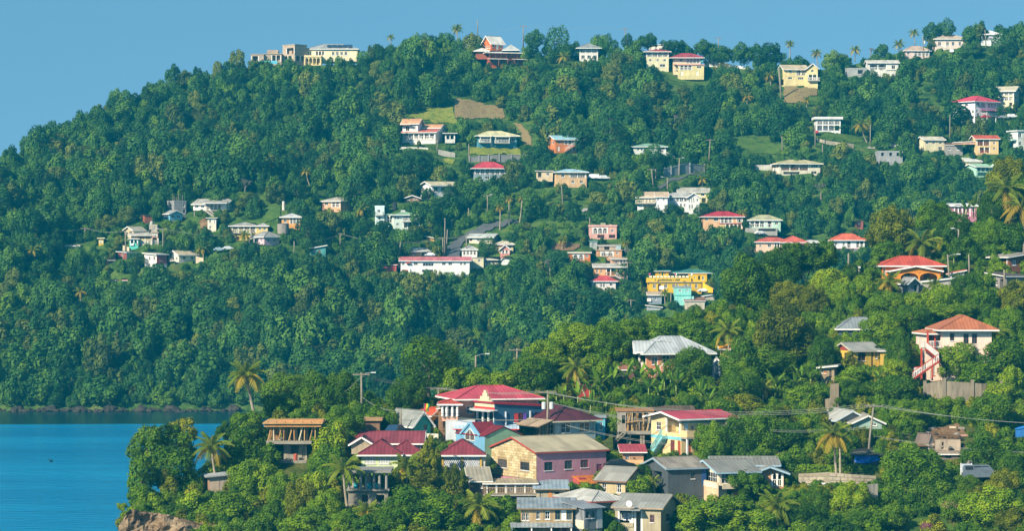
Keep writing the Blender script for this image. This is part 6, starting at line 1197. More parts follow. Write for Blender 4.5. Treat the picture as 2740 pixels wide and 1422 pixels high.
for a in [('p1', 'L', 870, 208, 874, 500, 1, 'wooden power pole with cross-arm and street lamp behind the mango tree', 1, 1.0), ('p2', 'L', 1150, 478, 1150, 650, 1, 'short pole in front of the turquoise house', 0), ('p3', 'L', 1420, 312, 1420, 440, 1, 'wooden pole beside the turned-column porch', 1),
          ('p4', 'L', 1561, 220, 1561, 360, 1, 'bare pole stub above the pinkish-red roof'), ('p5', 'M', 1091, 374, 1088, 712, 1, 'wooden pole with two transformers before the weathered house', 1, 0, 2), ('p5b', 'M', 1035, 570, 1037, 706, 1, 'short grey post beside the transformer pole'), ('p6', 'M', 597, 132, 597, 260, 1, 'thin pole with street lamp between the crest trees', 0, 1.0),
          ('p7', 'M', 880, 84, 880, 230, 1, 'cross-arm pole standing before the shadowed valley', 1), ('p8', 'N', 693, 130, 693, 300, 1, 'lamp pole in front of the white hip roof', 0, -1.0), ('p9', 'N', 1056, 642, 1050, 885, 1, 'wooden mid pole right of the cream house'), ('p10', 'P', 1072, 118, 1002, 690, 1, 'leaning concrete pole before the blue tarpaulin', 1),
          ('p11', 'J', 943, 845, 943, 1030, 1, 'plain wooden pole on the crest beside the pointed tree'), ('p12', 'J', 1748, 855, 1768, 1115, 1, 'leaning lamp pole at the orange house', 0, 1.0), ('p13', 'J', 1920, 855, 1928, 1020, 1, 'wooden pole in dark trees right of the orange house'), ('p14', 'J', 1838, 650, 1836, 830, 1, 'slim lamp post beside the concrete box house', 0, -.6), ('p15', 'J', 2208, 978, 2212, 1145, 1, 'pole in front of the grey lean-to house'), ('p15b', 'J', 2366, 750, 2366, 880, 1, 'blue-grey pole beside the rust-brown house'), ('p15c', 'J', 1548, 965, 1546, 1080, 1, 'short pole in front of the arched gable porch')]: pole(a[0], *a[1:6], bool(a[6]), *a[7:])
for a in [('q1', 'I', 572, 1222, 572, 1345, 0, 'cross-arm pole rising from the dark valley', 1), ('q2', 'I', 898, 1165, 896, 1262, 0, 'leaning pole left of the aqua house'), ('q3', 'I', 993, 1148, 993, 1230, 0, 'dark pole before the aqua house'), ('q4', 'I', 545, 915, 540, 1130, 0, 'pole beside the peach house with long stair', 1), ('q5', 'I', 738, 158, 760, 345, 0, 'leaning grey pole above the tan gable roof', 1), ('q5b', 'I', 774, 160, 774, 240, 0, 'thin pole behind the leaning one'),
          ('q6', 'I', 868, 226, 870, 358, 0, 'street lamp pole above the arcaded house', 0, -.9), ('q7', 'C', 1338, 1078, 1322, 1330, 0, 'tall pole with cross-arm in the dark valley slope', 1), ('q8', 'B', 761, 5, 762, 140, 0, 'thin dark mast on the skyline'), ('q9', 'B', 1171, 60, 1170, 205, 0, 'cross-arm pole on the skyline behind the burnt-orange house', 1), ('q10', 'B', 683, 1120, 684, 1262, 0, 'pole at the corner of the teal bungalow garden'),
          ('q11', 'B', 400, 1085, 402, 1195, 0, 'pole beside the white villa carport'), ('q12', 'C', 578, 84, 586, 236, 0, 'leaning pole on the ridge between round trees', 1), ('q13', 'C', 1408, 164, 1422, 362, 0, 'tall ridge pole beside the white gate', 1), ('q14', 'C', 1955, 430, 1975, 725, 0, 'old pole beside the three-level yellow house'), ('q15', 'E', 1275, 135, 1284, 302, 0, 'pole with transformer before the pale pink bungalow', 0, 0, 1), ('q16', 'E', 1769, 88, 1780, 232, 0, 'dark thin pole before the white skyline house'),
          ('q17', 'E', 419, 850, 420, 1020, 0, 'concrete pole beside the arched gallery house'), ('q18', 'E', 858, 842, 858, 1012, 0, 'wooden pole beside the big yellowing palm'), ('q19', 'E', 1492, 763, 1488, 972, 0, 'tall pole above the grey workshop'), ('q20', 'E', 126, 392, 150, 642, 0, 'leaning wooden pole at the dry slope'), ('q20b', 'E', 155, 935, 160, 1075, 0, 'grey pole in the dark meadow'), ('q20c', 'E', 478, 1000, 480, 1085, 0, 'thin pole above the wide cream bungalow'),
          ('q21', 'F', 333, 598, 333, 768, 0, 'cross-arm pole at the village road bend', 1), ('q22', 'F', 640, 488, 642, 562, 0, 'pole rising from the light green tree', 1, -.8), ('q23', 'F', 1228, 608, 1228, 892, 0, 'tall slim pole above the white and red house', 1, -.8), ('q24', 'F', 796, 632, 800, 870, 0, 'pole before the roadside cluster'),
          ('q25', 'G', 573, 818, 572, 1002, 0, 'plain pole below the lavender-pink house'), ('q26', 'G', 1088, 728, 1088, 885, 0, 'pole where the village lines meet above green bank'), ('q27', 'G', 926, 864, 906, 1005, 0, 'leaning pole at the teal hut'), ('q28', 'G', 1762, 828, 1742, 1035, 0, 'leaning pole beside the tan bungalow'),
          ('q29', 'H', 545, 665, 540, 1038, 0, 'tallest brown pole at the road beside the tan bungalow'), ('q29b', 'H', 523, 850, 527, 1038, 0, 'second pole of the pair beside the road', 1), ('q29c', 'H', 568, 775, 556, 1000, 0, 'leaning brace pole beside the road'), ('q30', 'H', 752, 828, 752, 1035, 0, 'grey pole in front of the white gazebo'), ('q31', 'H', 955, 440, 958, 600, 0, 'brown cross-arm pole above the road', 1, .6), ('q32', 'H', 772, 568, 774, 672, 0, 'short brown pole above the road bend'), ('q32b', 'H', 608, 680, 610, 755, 0, 'short pole stub in the bushes above the road'),
          ('q33', 'H', 1670, 350, 1688, 548, 0, 'leaning slim pole below the peach house'), ('q34', 'H', 1358, 968, 1358, 1010, 0, 'cross-arm of a pole just above the treetops', 1), ('q35', 'H', 1944, 662, 1948, 745, 0, 'pole behind the salmon-pink box house'), ('q36', 'H', 1803, 442, 1808, 495, 0, 'white post stub on the terrace slope'), ('q37', 'I', 966, 70, 966, 210, 0, 'grey lamp pole in front of the valley retaining wall', 0, .6)]: pole(a[0], *a[1:6], bool(a[6]), *a[7:])
def wire(p, q, sag, label, th=.024, n=18):
    mb = MB(); pts = [p.lerp(q, i / n) - Vector((0, 0, sag * 4 * (i / n) * (1 - i / n))) for i in range(n + 1)]; o = empty('power_line', p); tag(o, label, 'power line', 'power lines')
    mb.tube([x - p for x in pts], [th] * (n + 1), 5).build('cable', WIRE, o)
def span(a, b_, offs, sag, label, th=.03, za=0, zb=0):
    p, q = (POLE[a] if isinstance(a, str) else a), (POLE[b_] if isinstance(b_, str) else b_)
    for i, dx in enumerate(offs): wire(p + Vector((dx, -.1, -.05 + za - .12 * i * (za != 0))), q + Vector((dx, -.1, -.05 + zb - .12 * i * (zb != 0))), sag + .12 * i, label + (', ' + ['upper', 'middle', 'lower', 'lowest'][i] + ' strand' if len(offs) > 1 else ''))
O3 = (-1.1, 0, 1.1); OUT = at(2830, 1135, 392)
span('p1', 'p3', O3, .5, 'power line from the mango tree pole to the turned-column porch'); span('p3', 'p5', O3, .5, 'power line passing over the pink house'); span('p5', 'p10', O3, 1.9, 'long power line across the cream house roof', za=-.1, zb=.1); span('p10', OUT, O3, .4, 'power line running out past the rubble slope')
span('p5', 'p9', (0, .4, .8), .7, 'low cable bundle from the transformer pole to the mid pole', za=-1.6, zb=-.4); span('p9', 'p10', (0, .5), .6, 'low cable from the mid pole to the leaning pole', za=-.6, zb=-3.0); span('p9', 'p10', (0, .3), .9, 'lowest telephone cable between mid and leaning pole', za=-3.2, zb=-6.4)
span('p10', OUT + Vector((0, 0, -4)), (0, .4), .5, 'telephone cable leaving the leaning pole', za=-4.4); span('p10', OUT + Vector((0, 0, -7.2)), (0, .4, .8), .5, 'low cable bundle leaving the leaning pole', za=-7.0); span('p5', 'p9', (0, .3), .8, 'telephone cable above the block house roof', za=-4.2, zb=-3.6); span('p2', 'p5b', (0, .2), .5, 'service cable before the dark blue house'); span('p1', 'p2', (0, .2), .6, 'service cable from the mango tree pole', za=-3.5)
span('p1', at(rx('L', 620), ry('L', 460), POLE['p1'].y + 1), (0,), .05, 'guy wire slanting from the mango tree pole', za=-.6)
span('q21', 'q24', (-.6, .6), .8, 'power line at the village road bend'); span('q24', 'q23', (-.6, .6), .5, 'power line over the roadside cluster'); span('q23', at(rx('F', 1960), ry('F', 690), far_D(rx('F', 1960), ry('F', 700)) - 8), (-.6, .6), .5, 'power line toward the yellow house'); span(at(140, 613, 790), 'q21', (0, .5), .6, 'power line entering the village from the sea side')
span('q26', 'q28', (-.5, .5), .8, 'power line over the green bank'); span('q28', 'q29b', O3, .5, 'power line above the tan bungalow'); span('q29b', 'q30', O3, .4, 'power line crossing the road'); span('q26', 'q25', (0, .5), 1.0, 'cable sagging below the massive dark tree'); span('q8', 'q9', (0,), .6, 'skyline wire above the burnt-orange house', za=-5); span('q9', 'q12', (0,), .5, 'skyline wire over the domed tree'); span('q15', at(2750, 205, 960), (0, .6), .8, 'slanting power line below the ridge houses', za=-1)

# ------------------------------------------------------------ vehicles
def car(reg, x, y, near, yaw, color, kind, label, dD=-1.5, D=None):
    D = D or ((near_D if near else far_D)(rx(reg, x), ry(reg, y)) + dD); root = empty('parked_' + kind, at(rx(reg, x), ry(reg, y), D), math.radians(yaw)); root.scale = (1, 1, 1) if near else (.74, .74, .74); tag(root, label, kind, 'parked vehicles')
    L, W_, Hh = {'car': (4.2, 1.7, 1.45), 'van': (5.0, 1.85, 2.1), 'minibus': (5.6, 2.0, 2.3), 'jeep': (4.3, 1.8, 1.8)}[kind]
    lo = {'car': [(-.5, .3), (-.5, .6), (-.46, .9 / 1.45 * Hh / Hh * .62 * Hh / Hh)], }.get(kind)
    prof = {'car': [(-.5, .22), (-.5, .55), (-.40, .64), (-.26, .97), (.10, 1.0), (.28, .68), (.47, .58), (.5, .4), (.5, .22)], 'jeep': [(-.5, .24), (-.5, .6), (-.47, .98), (.08, 1.0), (.2, .66), (.47, .6), (.5, .4), (.5, .24)],
            'van': [(-.5, .18), (-.5, .9), (-.46, 1.0), (.22, 1.0), (.36, .62), (.49, .5), (.5, .2)], 'minibus': [(-.5, .18), (-.5, .92), (-.46, 1.0), (.36, 1.0), (.46, .6), (.5, .5), (.5, .2)]}[kind]
    mb = MB(); n_ = len(prof)
    for s in (-1, 1):
        for px_, pz in prof: mb.v.append((px_ * L, s * W_ / 2 * (.86 if pz > .7 else 1.0), pz * Hh))
    mb.f.append(tuple(range(n_))); mb.f.append(tuple(range(2 * n_ - 1, n_ - 1, -1))); mb.mi += [0, 0]
    for i in range(n_): j = (i + 1) % n_; mb.f.append((j, i, i + n_, j + n_)); mb.mi.append(0)
    mb.build('body', plain(color, .25), root)
    for s in (-1, 1):
        for a, b_ in (((-.3, -.08), (-.06, .12)) if kind == 'car' else ((-.44, -.2), (-.18, .04)) if kind == 'jeep' else ((-.44, -.22), (-.2, .02), (.04, .22))):
            MB().box(a * L, b_ * L, min(s * W_ * .432, s * W_ * .452), max(s * W_ * .432, s * W_ * .452), Hh * .68, Hh * .92).build('window', glassm(), root)
        for x_ in (-.31, .31):
            wb = MB().tube([(x_ * L, s * (W_ / 2 - .2), .32), (x_ * L, s * (W_ / 2 + .02), .32)], [.32, .32], 14); w_ = wb.build('wheel', plain('181818', .8), root)
            MB().tube([(x_ * L, s * (W_ / 2 + .015), .32), (x_ * L, s * (W_ / 2 + .04), .32)], [.18, .17], 10).build('rim', plain('9a9c9e', .3, .7), w_)
        MB().box(L * .488, L * .503, min(s * W_ * .28, s * W_ * .44), max(s * W_ * .28, s * W_ * .44), Hh * .42, Hh * .52).build('headlight', plain('e8e8e4', .2), root)
    keep(reg, x - 25, y - 35, x + 25, y - 3, D, 1.0)
car('I', 262, 242, 0, 175, 'f0f0f0', 'van', 'white van parked beside the peach house with pale blue roof'); car('I', 358, 246, 0, 15, 'e6e8ea', 'jeep', 'white off-road car parked next to the white van')
car('C', 1272, 398, 0, 70, '4fa0a8', 'minibus', 'turquoise minibus parked at the mansion'); car('E', 1505, 274, 0, 80, 'f0f0f0', 'jeep', 'white car seen end-on below the pink ridge house'); car('E', 1915, 795, 0, 10, '8d9296', 'car', 'grey car under the white mansion balcony'); car('E', 1990, 790, 0, 10, 'ecedef', 'jeep', 'white off-road car beside the white mansion'); car('E', 1775, 792, 0, 20, 'b8282e', 'car', 'red car in the shade of the white mansion')
car('E', 430, 918, 0, 80, 'b0202c', 'car', 'red car beside the arched gallery house'); car('I', 1160, 1163, 0, 10, 'eeeeee', 'car', 'white car at the foot of the yellow ramp', -3); car('I', 828, 1150, 0, 80, 'dfe2e4', 'jeep', 'white car parked in front of the yellow building', -3); car('H', 405, 1036, 0, 160, 'b9c4cc', 'car', 'silver car beside the tan bungalow'); car('J', 225, 692, 0, 20, 'e6e6e4', 'car', 'white car below the pale mint house'); car('F', 1870, 868, 0, 10, '9ab0bc', 'car', 'blue-grey car on the dirt track'); car('F', 1975, 855, 0, 15, 'dfe3e6', 'car', 'pale car further along the dirt track')
car('L', 1118, 650, 1, 70, '2a4460', 'car', 'dark blue car parked at the turquoise house porch', -2.5); car('N', 375, 945, 1, 10, '22282c', 'car', 'dark car beside the low peach house', -3); car('P', 2085, 845, 1, 8, '69747e', 'van', 'silver van parked below the white signboard', -1); car('P', 2120, 800, 1, 10, '9a9284', 'van', 'beige van behind the silver van', 1)

# ------------------------------------------------------------ small things
def signboard(reg, x0, y0, x1, y1, yb, label):
    D = near_D(rx(reg, x0), ry(reg, yb)) - 2; a, b_ = at(rx(reg, x0), ry(reg, y1), D), at(rx(reg, x1), ry(reg, y0), D); f = at(rx(reg, x0), ry(reg, yb), D); root = empty('signboard', f); tag(root, label, 'signboard')
    MB().box(0, b_.x - a.x, -.04, .04, a.z - f.z, b_.z - f.z).build('panel', plain('c2cbd6', .5), root)
    for x in (-.05, b_.x - a.x + .05): MB().bar((x, 0, -.6), (x, 0, b_.z - f.z + .1), .12).build('post', plain('e8e8e6'), root)
    keep(reg, x0, y0, x1, y1, D, .5)
signboard('P', 1912, 692, 2008, 775, 850, 'blank pale signboard on two posts by the parked vans')
D_ = near_D(rx('P', 2110), ry('P', 800)) + 3; a, b_ = at(rx('P', 2015), ry('P', 790), D_), at(rx('P', 2240), ry('P', 700), D_); fr = empty('mesh_fence', a); tag(fr, 'dark green mesh fence behind the parked vans', 'fence'); MB().box(0, b_.x - a.x, 0, .04, 0, b_.z - a.z).build('mesh_panel', plain('1f5a48'), fr)
for i in range(5): MB().bar(((b_.x - a.x) * i / 4, -.05, -.5), ((b_.x - a.x) * i / 4, -.05, b_.z - a.z + .2), .1).build('post', METAL, fr)
D_ = near_D(rx('P', 540), ry('P', 905)) - 1; a, b_ = at(rx('P', 432), ry('P', 903), D_), at(rx('P', 650), ry('P', 885), D_); pr = empty('drain_pipe', a); tag(pr, 'thick white drain pipe lying along the block wall', 'pipe'); MB().tube([(0, 0, 0), b_ - a], [.22, .22], 12).build('pipe_run', plain('dfdcd4', .5), pr)
for i in (1, 2): c_ = (b_ - a) * i / 3; MB().tube([c_ - (b_ - a).normalized() * .1, c_ + (b_ - a).normalized() * .1], [.27, .27], 12).build('collar', plain('c9c6be', .5), pr)
def tank(reg, x, y0, y1, wp, near, c, label):
    D = (near_D if near else far_D)(rx(reg, x), ry(reg, y1)) - 1; f, t = at(rx(reg, x), ry(reg, y1), D), at(rx(reg, x), ry(reg, y0), D); r = wp / REG[reg][2] * D / FPX / 2; root = empty('water_tank', f); tag(root, label, 'tank'); hh = t.z - f.z
    MB().tube([(0, 0, -.8), (0, 0, hh * .96), (0, 0, hh)], [r, r, r * .9], 20).build('drum', wallm(c, .6), root, smooth=False); MB().tube([(0, 0, hh), (0, 0, hh + .08)], [r * 1.03, r * .2], 20).build('lid', wallm(c, .4), root); keep(reg, x - wp / 2, y0, x + wp / 2, y1, D, 2)
tank('G', 450, 622, 706, 130, 0, '9a9186', 'round concrete water tank below the orange house'); tank('G', 1698, 385, 450, 50, 0, '2a2f36', 'black plastic water tank on the block behind the green roof'); tank('G', 455, 372, 450, 34, 0, 'd9d2c4', 'slim white pillar tank at the forest edge'); tank('F', 1078, 622, 655, 30, 0, '23272d', 'black water tank in the roadside cluster')
# flag on the little yellow house, flags of the yellow building
def flag(reg, x, yt, yb, near, cols, label, D):
    t, f = at(rx(reg, x), ry(reg, yt), D), at(rx(reg, x), ry(reg, yb), D); root = empty('flag', f); tag(root, label, 'flag'); hh = t.z - f.z; MB().tube([(0, 0, 0), (0, 0, hh)], [.04, .03], 6).build('staff', METAL, root)
    for i, c in enumerate(cols):
        mb = MB(); n_ = 5
        for j in range(n_):
            z = lambda j_, k_: hh * (.98 - .62 * j_ / n_); xx = lambda k_, j_: .04 + k_ * .22 + .05 * math.sin(j_ * 1.3); y_ = lambda k_, j_: .09 * math.sin(j_ * 1.1 + k_)
            mb.poly([(xx(i, j), y_(i, j), z(j, 0)), (xx(i + 1, j), y_(i + 1, j), z(j, 0)), (xx(i + 1, j + 1), y_(i + 1, j + 1), z(j + 1, 0)), (xx(i, j + 1), y_(i, j + 1), z(j + 1, 0))])
        mb.build('stripe', plain(c, .9), root)
flag('L', 1318, 428, 520, 1, ['c8282c', 'e0b52c', '2c8a4c'], 'limp red, yellow and green flag above the turquoise house', near_D(rx('L', 1318), ry('L', 640)) - 2)
DS = far_D(rx('I', 735), ry('I', 1165))
flag('I', 718, 1005, 1040, 0, ['c43a3c', '8a5a9a'], 'red and violet flag at the corner of the yellow building', DS); flag('I', 930, 1005, 1045, 0, ['c8282c', 'e8e8e8', '2c8a4c'], 'red, white and green flag above the scalloped parapet', DS); flag('I', 1058, 1008, 1045, 0, ['d8dce0', 'd0d4da'], 'white flag beside the upper yellow block', DS)
# shoreline rocks
g = random.Random(21); base = []
for v_ in range(5):
    bm_ = MB(); gg = random.Random(v_); ring = 9; rows = 6; vv = []
    for j in range(rows + 1):
        ph = math.pi * j / rows
        for i in range(ring):
            a = 2 * math.pi * i / ring; q_ = .8 + .45 * mnoise.noise(Vector((math.cos(a) * 1.4 + v_ * 9, math.sin(a) * 1.4, j * .8))); bm_.v.append((q_ * math.sin(ph) * math.cos(a), q_ * math.sin(ph) * math.sin(a) * .8, q_ * math.cos(ph) * .75))
    for j in range(rows):
        for i in range(ring): bm_.f.append((j * ring + i, (j + 1) * ring + i, (j + 1) * ring + (i + 1) % ring, j * ring + (i + 1) % ring)); bm_.mi.append(0)
    base.append(bm_.mesh('rock', groundm('rock', ['242322', '38352f', '4f4840', '2f2e2c'], .8, .8)))
for i in range(74):
    px = -40 + i * 9.3 + g.uniform(-5, 5); D = 741 + g.uniform(-5, 1); p = at(px, 690 + 40 * FPX / D, D); o = link('rock', base[i % 5]); s = g.uniform(.5, 1.3) * (1.9 if i % 9 == 0 else 1); p.z = s * .12; o.matrix_basis = Matrix.Translation(p) @ Matrix.Rotation(g.uniform(0, 6), 4, 'Z') @ Matrix.Diagonal((s * 1.3, s, s * g.uniform(.6, 1.2), 1)); tag(o, 'weathered boulder at the waterline under the forest', 'rock', 'shoreline boulders')
# rubble on the slope
for i in range(46):
    x, y = g.uniform(1240, 1960), g.uniform(330, 560); px, py = rx('P', x), ry('P', y); D = near_D(px, py) - .8; s = g.uniform(.2, .6); o = link('rubble_block', base[i % 5] if i % 3 else MB().box(-1, 1, -.6, .6, -.3, .3).mesh('rubble', wallm(g.choice(['b9a892', '9a8f84', 'b08a74', '8d8a88']), .5))); o.matrix_basis = Matrix.Translation(at(px, py, D)) @ Matrix.Rotation(g.uniform(0, 6), 4, 'Z') @ Matrix.Rotation(g.uniform(-.5, .5), 4, 'X') @ Matrix.Diagonal((s, s, s, 1)); tag(o, 'broken concrete lump on the rubble slope', 'rubble', 'rubble on the slope')
# seabird over the bay
B0 = at(137, 1237, 430); br = empty('bird', B0, .5); tag(br, 'small dark seabird gliding low over the water', 'bird')
bb = MB(); bb.tube([(-.32, 0, 0), (-.2, 0, .02), (0, 0, .03), (.18, 0, .05), (.3, 0, .07), (.4, 0, .06)], [.01, .05, .085, .06, .045, .01], 8)
for s in (-1, 1):
    bb.poly([(.08, s * .05, .04), (-.12, s * .05, .03), (-.14, s * .42, .22), (.06, s * .42, .25)]); bb.poly([(.06, s * .42, .25), (-.14, s * .42, .22), (-.22, s * .85, .42), (-.16, s * .86, .43)])
bb.poly([(-.28, .03, 0), (-.28, -.03, 0), (-.5, -.1, .01), (-.5, .1, .01)]); bb.build('body', plain('1a1c1e', .8), br)
# bougainvillea and flower bushes
for r, x, y, a, c, lab in [('B', 1000, 425, 48, 'yellow', 'clipped yellow bush left before the burnt-orange house'), ('B', 1180, 435, 34, 'yellow', 'clipped yellow bush right before the burnt-orange house'), ('B', 1075, 418, 26, 'yellow', 'small yellow bush before the burnt-orange house'), ('A', 1520, 1235, 48, 'mag', 'magenta bougainvillea beside the white villa'), ('C', 1450, 438, 90, 'yellow', 'low golden hedge under the ridge wall'), ('P', 1290, 590, 90, 'pink', 'pink blossom sprays on the big spreading tree'), ('P', 1800, 1080, 90, 'pink', 'pink blossom sprays on the green thicket'), ('P', 1570, 1290, 70, 'mag', 'magenta flowers on the grassy bank'), ('E', 1985, 905, 45, 'white', 'white blossoming bush at the mint balcony house'), ('I', 540, 820, 35, 'white', 'white blossoming bush beside the tan house')]:
    mt = {'yellow': leafm('yellow_flower', (.12, .10, .01), (.30, .22, .01), (.5, .38, .03)), 'mag': leafm('magenta', (.08, .01, .05), (.2, .02, .11), (.3, .06, .18)), 'pink': leafm('pink', (.05, .06, .02), (.3, .12, .12), (.5, .25, .22)), 'white': leafm('white_flower', (.05, .1, .04), (.4, .42, .38), (.8, .8, .75))}[c]
    near = r == 'P'; px, py = rx(r, x), ry(r, y); D = (near_D if near else far_D)(px, py + 12) - (9 if near else 3); k = a / REG[r][2] * D / FPX
    me = crown_data('crown', len(lab), 10, .16, 700 if c != 'pink' else 160, mt, .6); o = link('flower_bush', me); o.matrix_basis = Matrix.Translation(at(px, py, D)) @ Matrix.Diagonal((k, k * .7, k * .45, 1)); tag(o, lab, 'bush')


# ------------------------------------------------------------ palms, bananas
def frond_mesh(seed, mat, L=1.0, droop=1.0):
    g = random.Random(seed); mb = MB(); n = 15; pts = []
    for i in range(n + 1):
        t = i / n; pts.append(Vector((L * (t - .12 * droop * t * t), 0, L * (.42 * t - .78 * droop * t * t))))
    for i in range(n): mb.bar(pts[i], pts[i + 1], .018 * (1 - .7 * i / n), .018)
    for i in range(1, n + 1):
        t = i / n; ll = L * .30 * (math.sin(math.pi * min(1, t * .9 + .12)) ** .6) * g.uniform(.85, 1.1); d = (pts[i] - pts[i - 1]).normalized()
        for s in (-1, 1):
            tip = pts[i] + d * ll * .55 + Vector((0, s * ll * .72, -ll * (.34 + .35 * droop) * g.uniform(.7, 1.2)))
            a, b_ = pts[i] - d * .034, pts[i] + d * .034; mid = pts[i].lerp(tip, .55) + Vector((0, 0, ll * .08))
            mb.poly([a, b_, mid + d * .034, tip, mid - d * .03])
    me = mb.mesh('frond', mat); a = me.attributes.new('tone', 'FLOAT', 'POINT'); a.data.foreach_set('value', [min(1, max(0, g.gauss(.5, .15))) for _ in me.vertices]); return me
PM = leafm('palm', (.06, .10, .008), (.16, .22, .016), (.34, .38, .04), trans=.35); PY = leafm('palm_old', (.20, .15, .015), (.40, .29, .03), (.55, .42, .06), trans=.35)
FR = [frond_mesh(1, PM, 1, .55), frond_mesh(2, PM, 1, .9), frond_mesh(3, PM, 1, 1.15), frond_mesh(4, PY, 1, 1.3)]
PT = {}
def palm(px, py, bx, by, rp, near, label, group=None, nf=17, yel=.25, D=None, lean=None):
    """crown heart at (px, py), foot at (bx, by), frond reach rp in photo pixels"""
    D = D or (near_D if near else far_D)(bx, by); k = D / FPX; foot, heart = at(bx, by, D), at(px, py, D); g = random.Random(int(px * 7 + py)); R = rp * k
    KEEP.append((px - rp * .75, py - rp * .8, px + rp * .75, py + rp * (.55 if near else .7), D, .4)); KEEP.append((min(px, bx) - 3, py, max(px, bx) + 3, by - (by - py) * .35, D, .2))
    root = empty('palm_tree', foot); tag(root, label, 'palm', group)
    H_ = heart - foot; mid1, mid2 = H_ * .35 + Vector((H_.x * .12, 0, 0)), H_ * .7 + Vector((H_.x * .1, 0, 0)); tr = max(.13, min(.22, .02 * H_.length + .06))
    MB().tube([Vector((0, 0, -1.0)), Vector((0, 0, .2)), mid1, mid2, H_], [tr * 1.5, tr * 1.15, tr, tr * .85, tr * .8], 8).build('trunk', barkm('a39680'), root, smooth=True)
    for i in range(nf):
        el = 1.15 - 1.55 * (i / (nf - 1)) ** 1.1; az = i * 2.39996 + g.uniform(-.2, .2)
        me = FR[3] if i > nf * (1 - yel) and g.random() < .85 else (FR[0] if i < nf * .25 else FR[1] if i < nf * .6 else FR[2])
        o = link('frond', me, root); s = R * g.uniform(.95, 1.18); o.matrix_local = Matrix.Translation(H_) @ Matrix.Rotation(az, 4, 'Z') @ Matrix.Rotation(-el * .75, 4, 'Y') @ Matrix.Diagonal((s, s, s, 1))
    if near:
        cb = MB()
        for i in range(6):
            a = i * 1.05; c = H_ + Vector((math.cos(a) * .28, math.sin(a) * .28, -.25)); cb.tube([c + Vector((0, 0, z)) for z in (-.17, -.1, .05, .16)], [.05, .14, .15, .04], 7)
        cb.build('coconut_bunch', plain('8a7a2c'), root)
    return root
BM = leafm('banana', (.05, .13, .006), (.13, .26, .012), (.26, .40, .03), trans=.38)
def bleaf(seed, arc):
    g = random.Random(seed); mb = MB(); n = 7
    for i in range(n):
        def pt(i, s):
            t = i / n; w = .13 * math.sin(math.pi * min(1, t * .86 + .14)) ** .7; return (.05 + t * (.55 + .2 * arc), s * w, t * (1.0 - .25 * arc) - arc * t * t * .55 + abs(s) * .05)
        for s in (-1, 1): mb.poly([pt(i, 0), pt(i + 1, 0), pt(i + 1, s), pt(i, s)])
    me = mb.mesh('leaf', BM); a = me.attributes.new('tone', 'FLOAT', 'POINT'); a.data.foreach_set('value', [min(1, max(0, g.gauss(.5, .12))) for _ in me.vertices]); return me
BL = [bleaf(1, .15), bleaf(2, .6), bleaf(3, 1.0)]
BSTEM = MB().tube([(0, 0, -.3), (0, 0, .5), (.02, 0, 1)], [.075, .06, .04], 7).mesh('stem', plain('8a9a50'), smooth=True)
def banana(px, py, h_px, near, label, group):
    D = (near_D if near else far_D)(px, py); k = D / FPX; hm = h_px * k; g = random.Random(int(px * 3 + py)); root = empty('banana_plant', at(px, py, D), g.uniform(0, 6)); tag(root, label, 'banana plant', group)
    s = link('stem', BSTEM, root); s.matrix_local = Matrix.Diagonal((1.6, 1.6, hm * .5, 1))
    for i in range(7):
        o = link('leaf', BL[0 if i < 2 else 1 if i < 5 else 2], root); sc = hm * g.uniform(.55, .75); o.matrix_local = Matrix.Translation((0, 0, hm * .47)) @ Matrix.Rotation(i * 2.4 + g.uniform(-.3, .3), 4, 'Z') @ Matrix.Diagonal((sc, sc, sc, 1))
def PP(lst, near):
    for r, x, y, bx, by, rp, lab, *rest in lst:
        palm(rx(r, x), ry(r, y), rx(r, bx), ry(r, by), rp / REG[r][2], near, lab, 'coconut palms on the near slope' if near else 'coconut palms on the far hillside', nf=rest[0] if rest else 17, yel=rest[1] if len(rest) > 1 else .3)
PP([('K', 1690, 270, 1775, 640, 140, 'tall coconut palm with yellowing fronds standing above the bay', 22, .45),
    ('K', 1450, 770, 1485, 1010, 150, 'coconut palm with drooping yellow fronds behind the plywood shed', 20, .35),
    ('L', 740, 905, 782, 1240, 150, 'slender coconut palm in front of the concrete terrace', 14, .1),
    ('L', 905, 1200, 925, 1337, 120, 'low palm at the foot of the concrete terrace', 14, .3), ('L', 1190, 880, 1200, 1060, 140, 'shaded palm beside the pale green house', 13, .1),
    ('M', 620, 1180, 630, 1337, 165, 'young palm with spreading fronds below the dark wooden shed', 16, .15),
    ('M', 1285, 225, 1345, 410, 120, 'yellow-green palm leaning beside the red tin hut', 16, .3),
    ('N', 1375, 1185, 1385, 1337, 150, 'large palm rising in front of the cream and peach house', 20, .25), ('N', 1065, 70, 1075, 250, 110, 'drooping palm in front of the orange-roofed house', 18, .1),
    ('N', 1290, 430, 1290, 520, 75, 'small yellow palm among banana plants', 12, .4), ('N', 590, 1020, 600, 1110, 62, 'small palm between the stone house and the dark block house', 12, .1),
    ('O', 2330, 240, 2345, 420, 130, 'palm in front of the terracotta roof', 17, .2), ('O', 265, 735, 270, 830, 90, 'little golden palm beside banana clump', 12, .5),
    ('P', 690, 420, 718, 860, 190, 'coconut palm with hanging brown fronds behind the hedge', 22, .5), ('P', 745, 470, 752, 870, 120, 'thinner second palm growing against the brown-fronded one', 12, .5),
    ('J', 1540, 770, 1565, 900, 170, 'broad palm with glossy arching fronds behind the orange house', 18, .15), ('J', 1275, 1090, 1300, 1190, 135, 'short yellowish palm at the corner of orange house', 16, .35),
    ('J', 1640, 1110, 1640, 1180, 95, 'short palm below the white canopy', 12, .2), ('J', 2230, 330, 2290, 640, 190, 'long-fronded palm at the upper slope edge', 16, .15), ('J', 2350, 480, 2380, 700, 170, 'golden-fronded palm at the upper slope edge', 16, .6)], True)
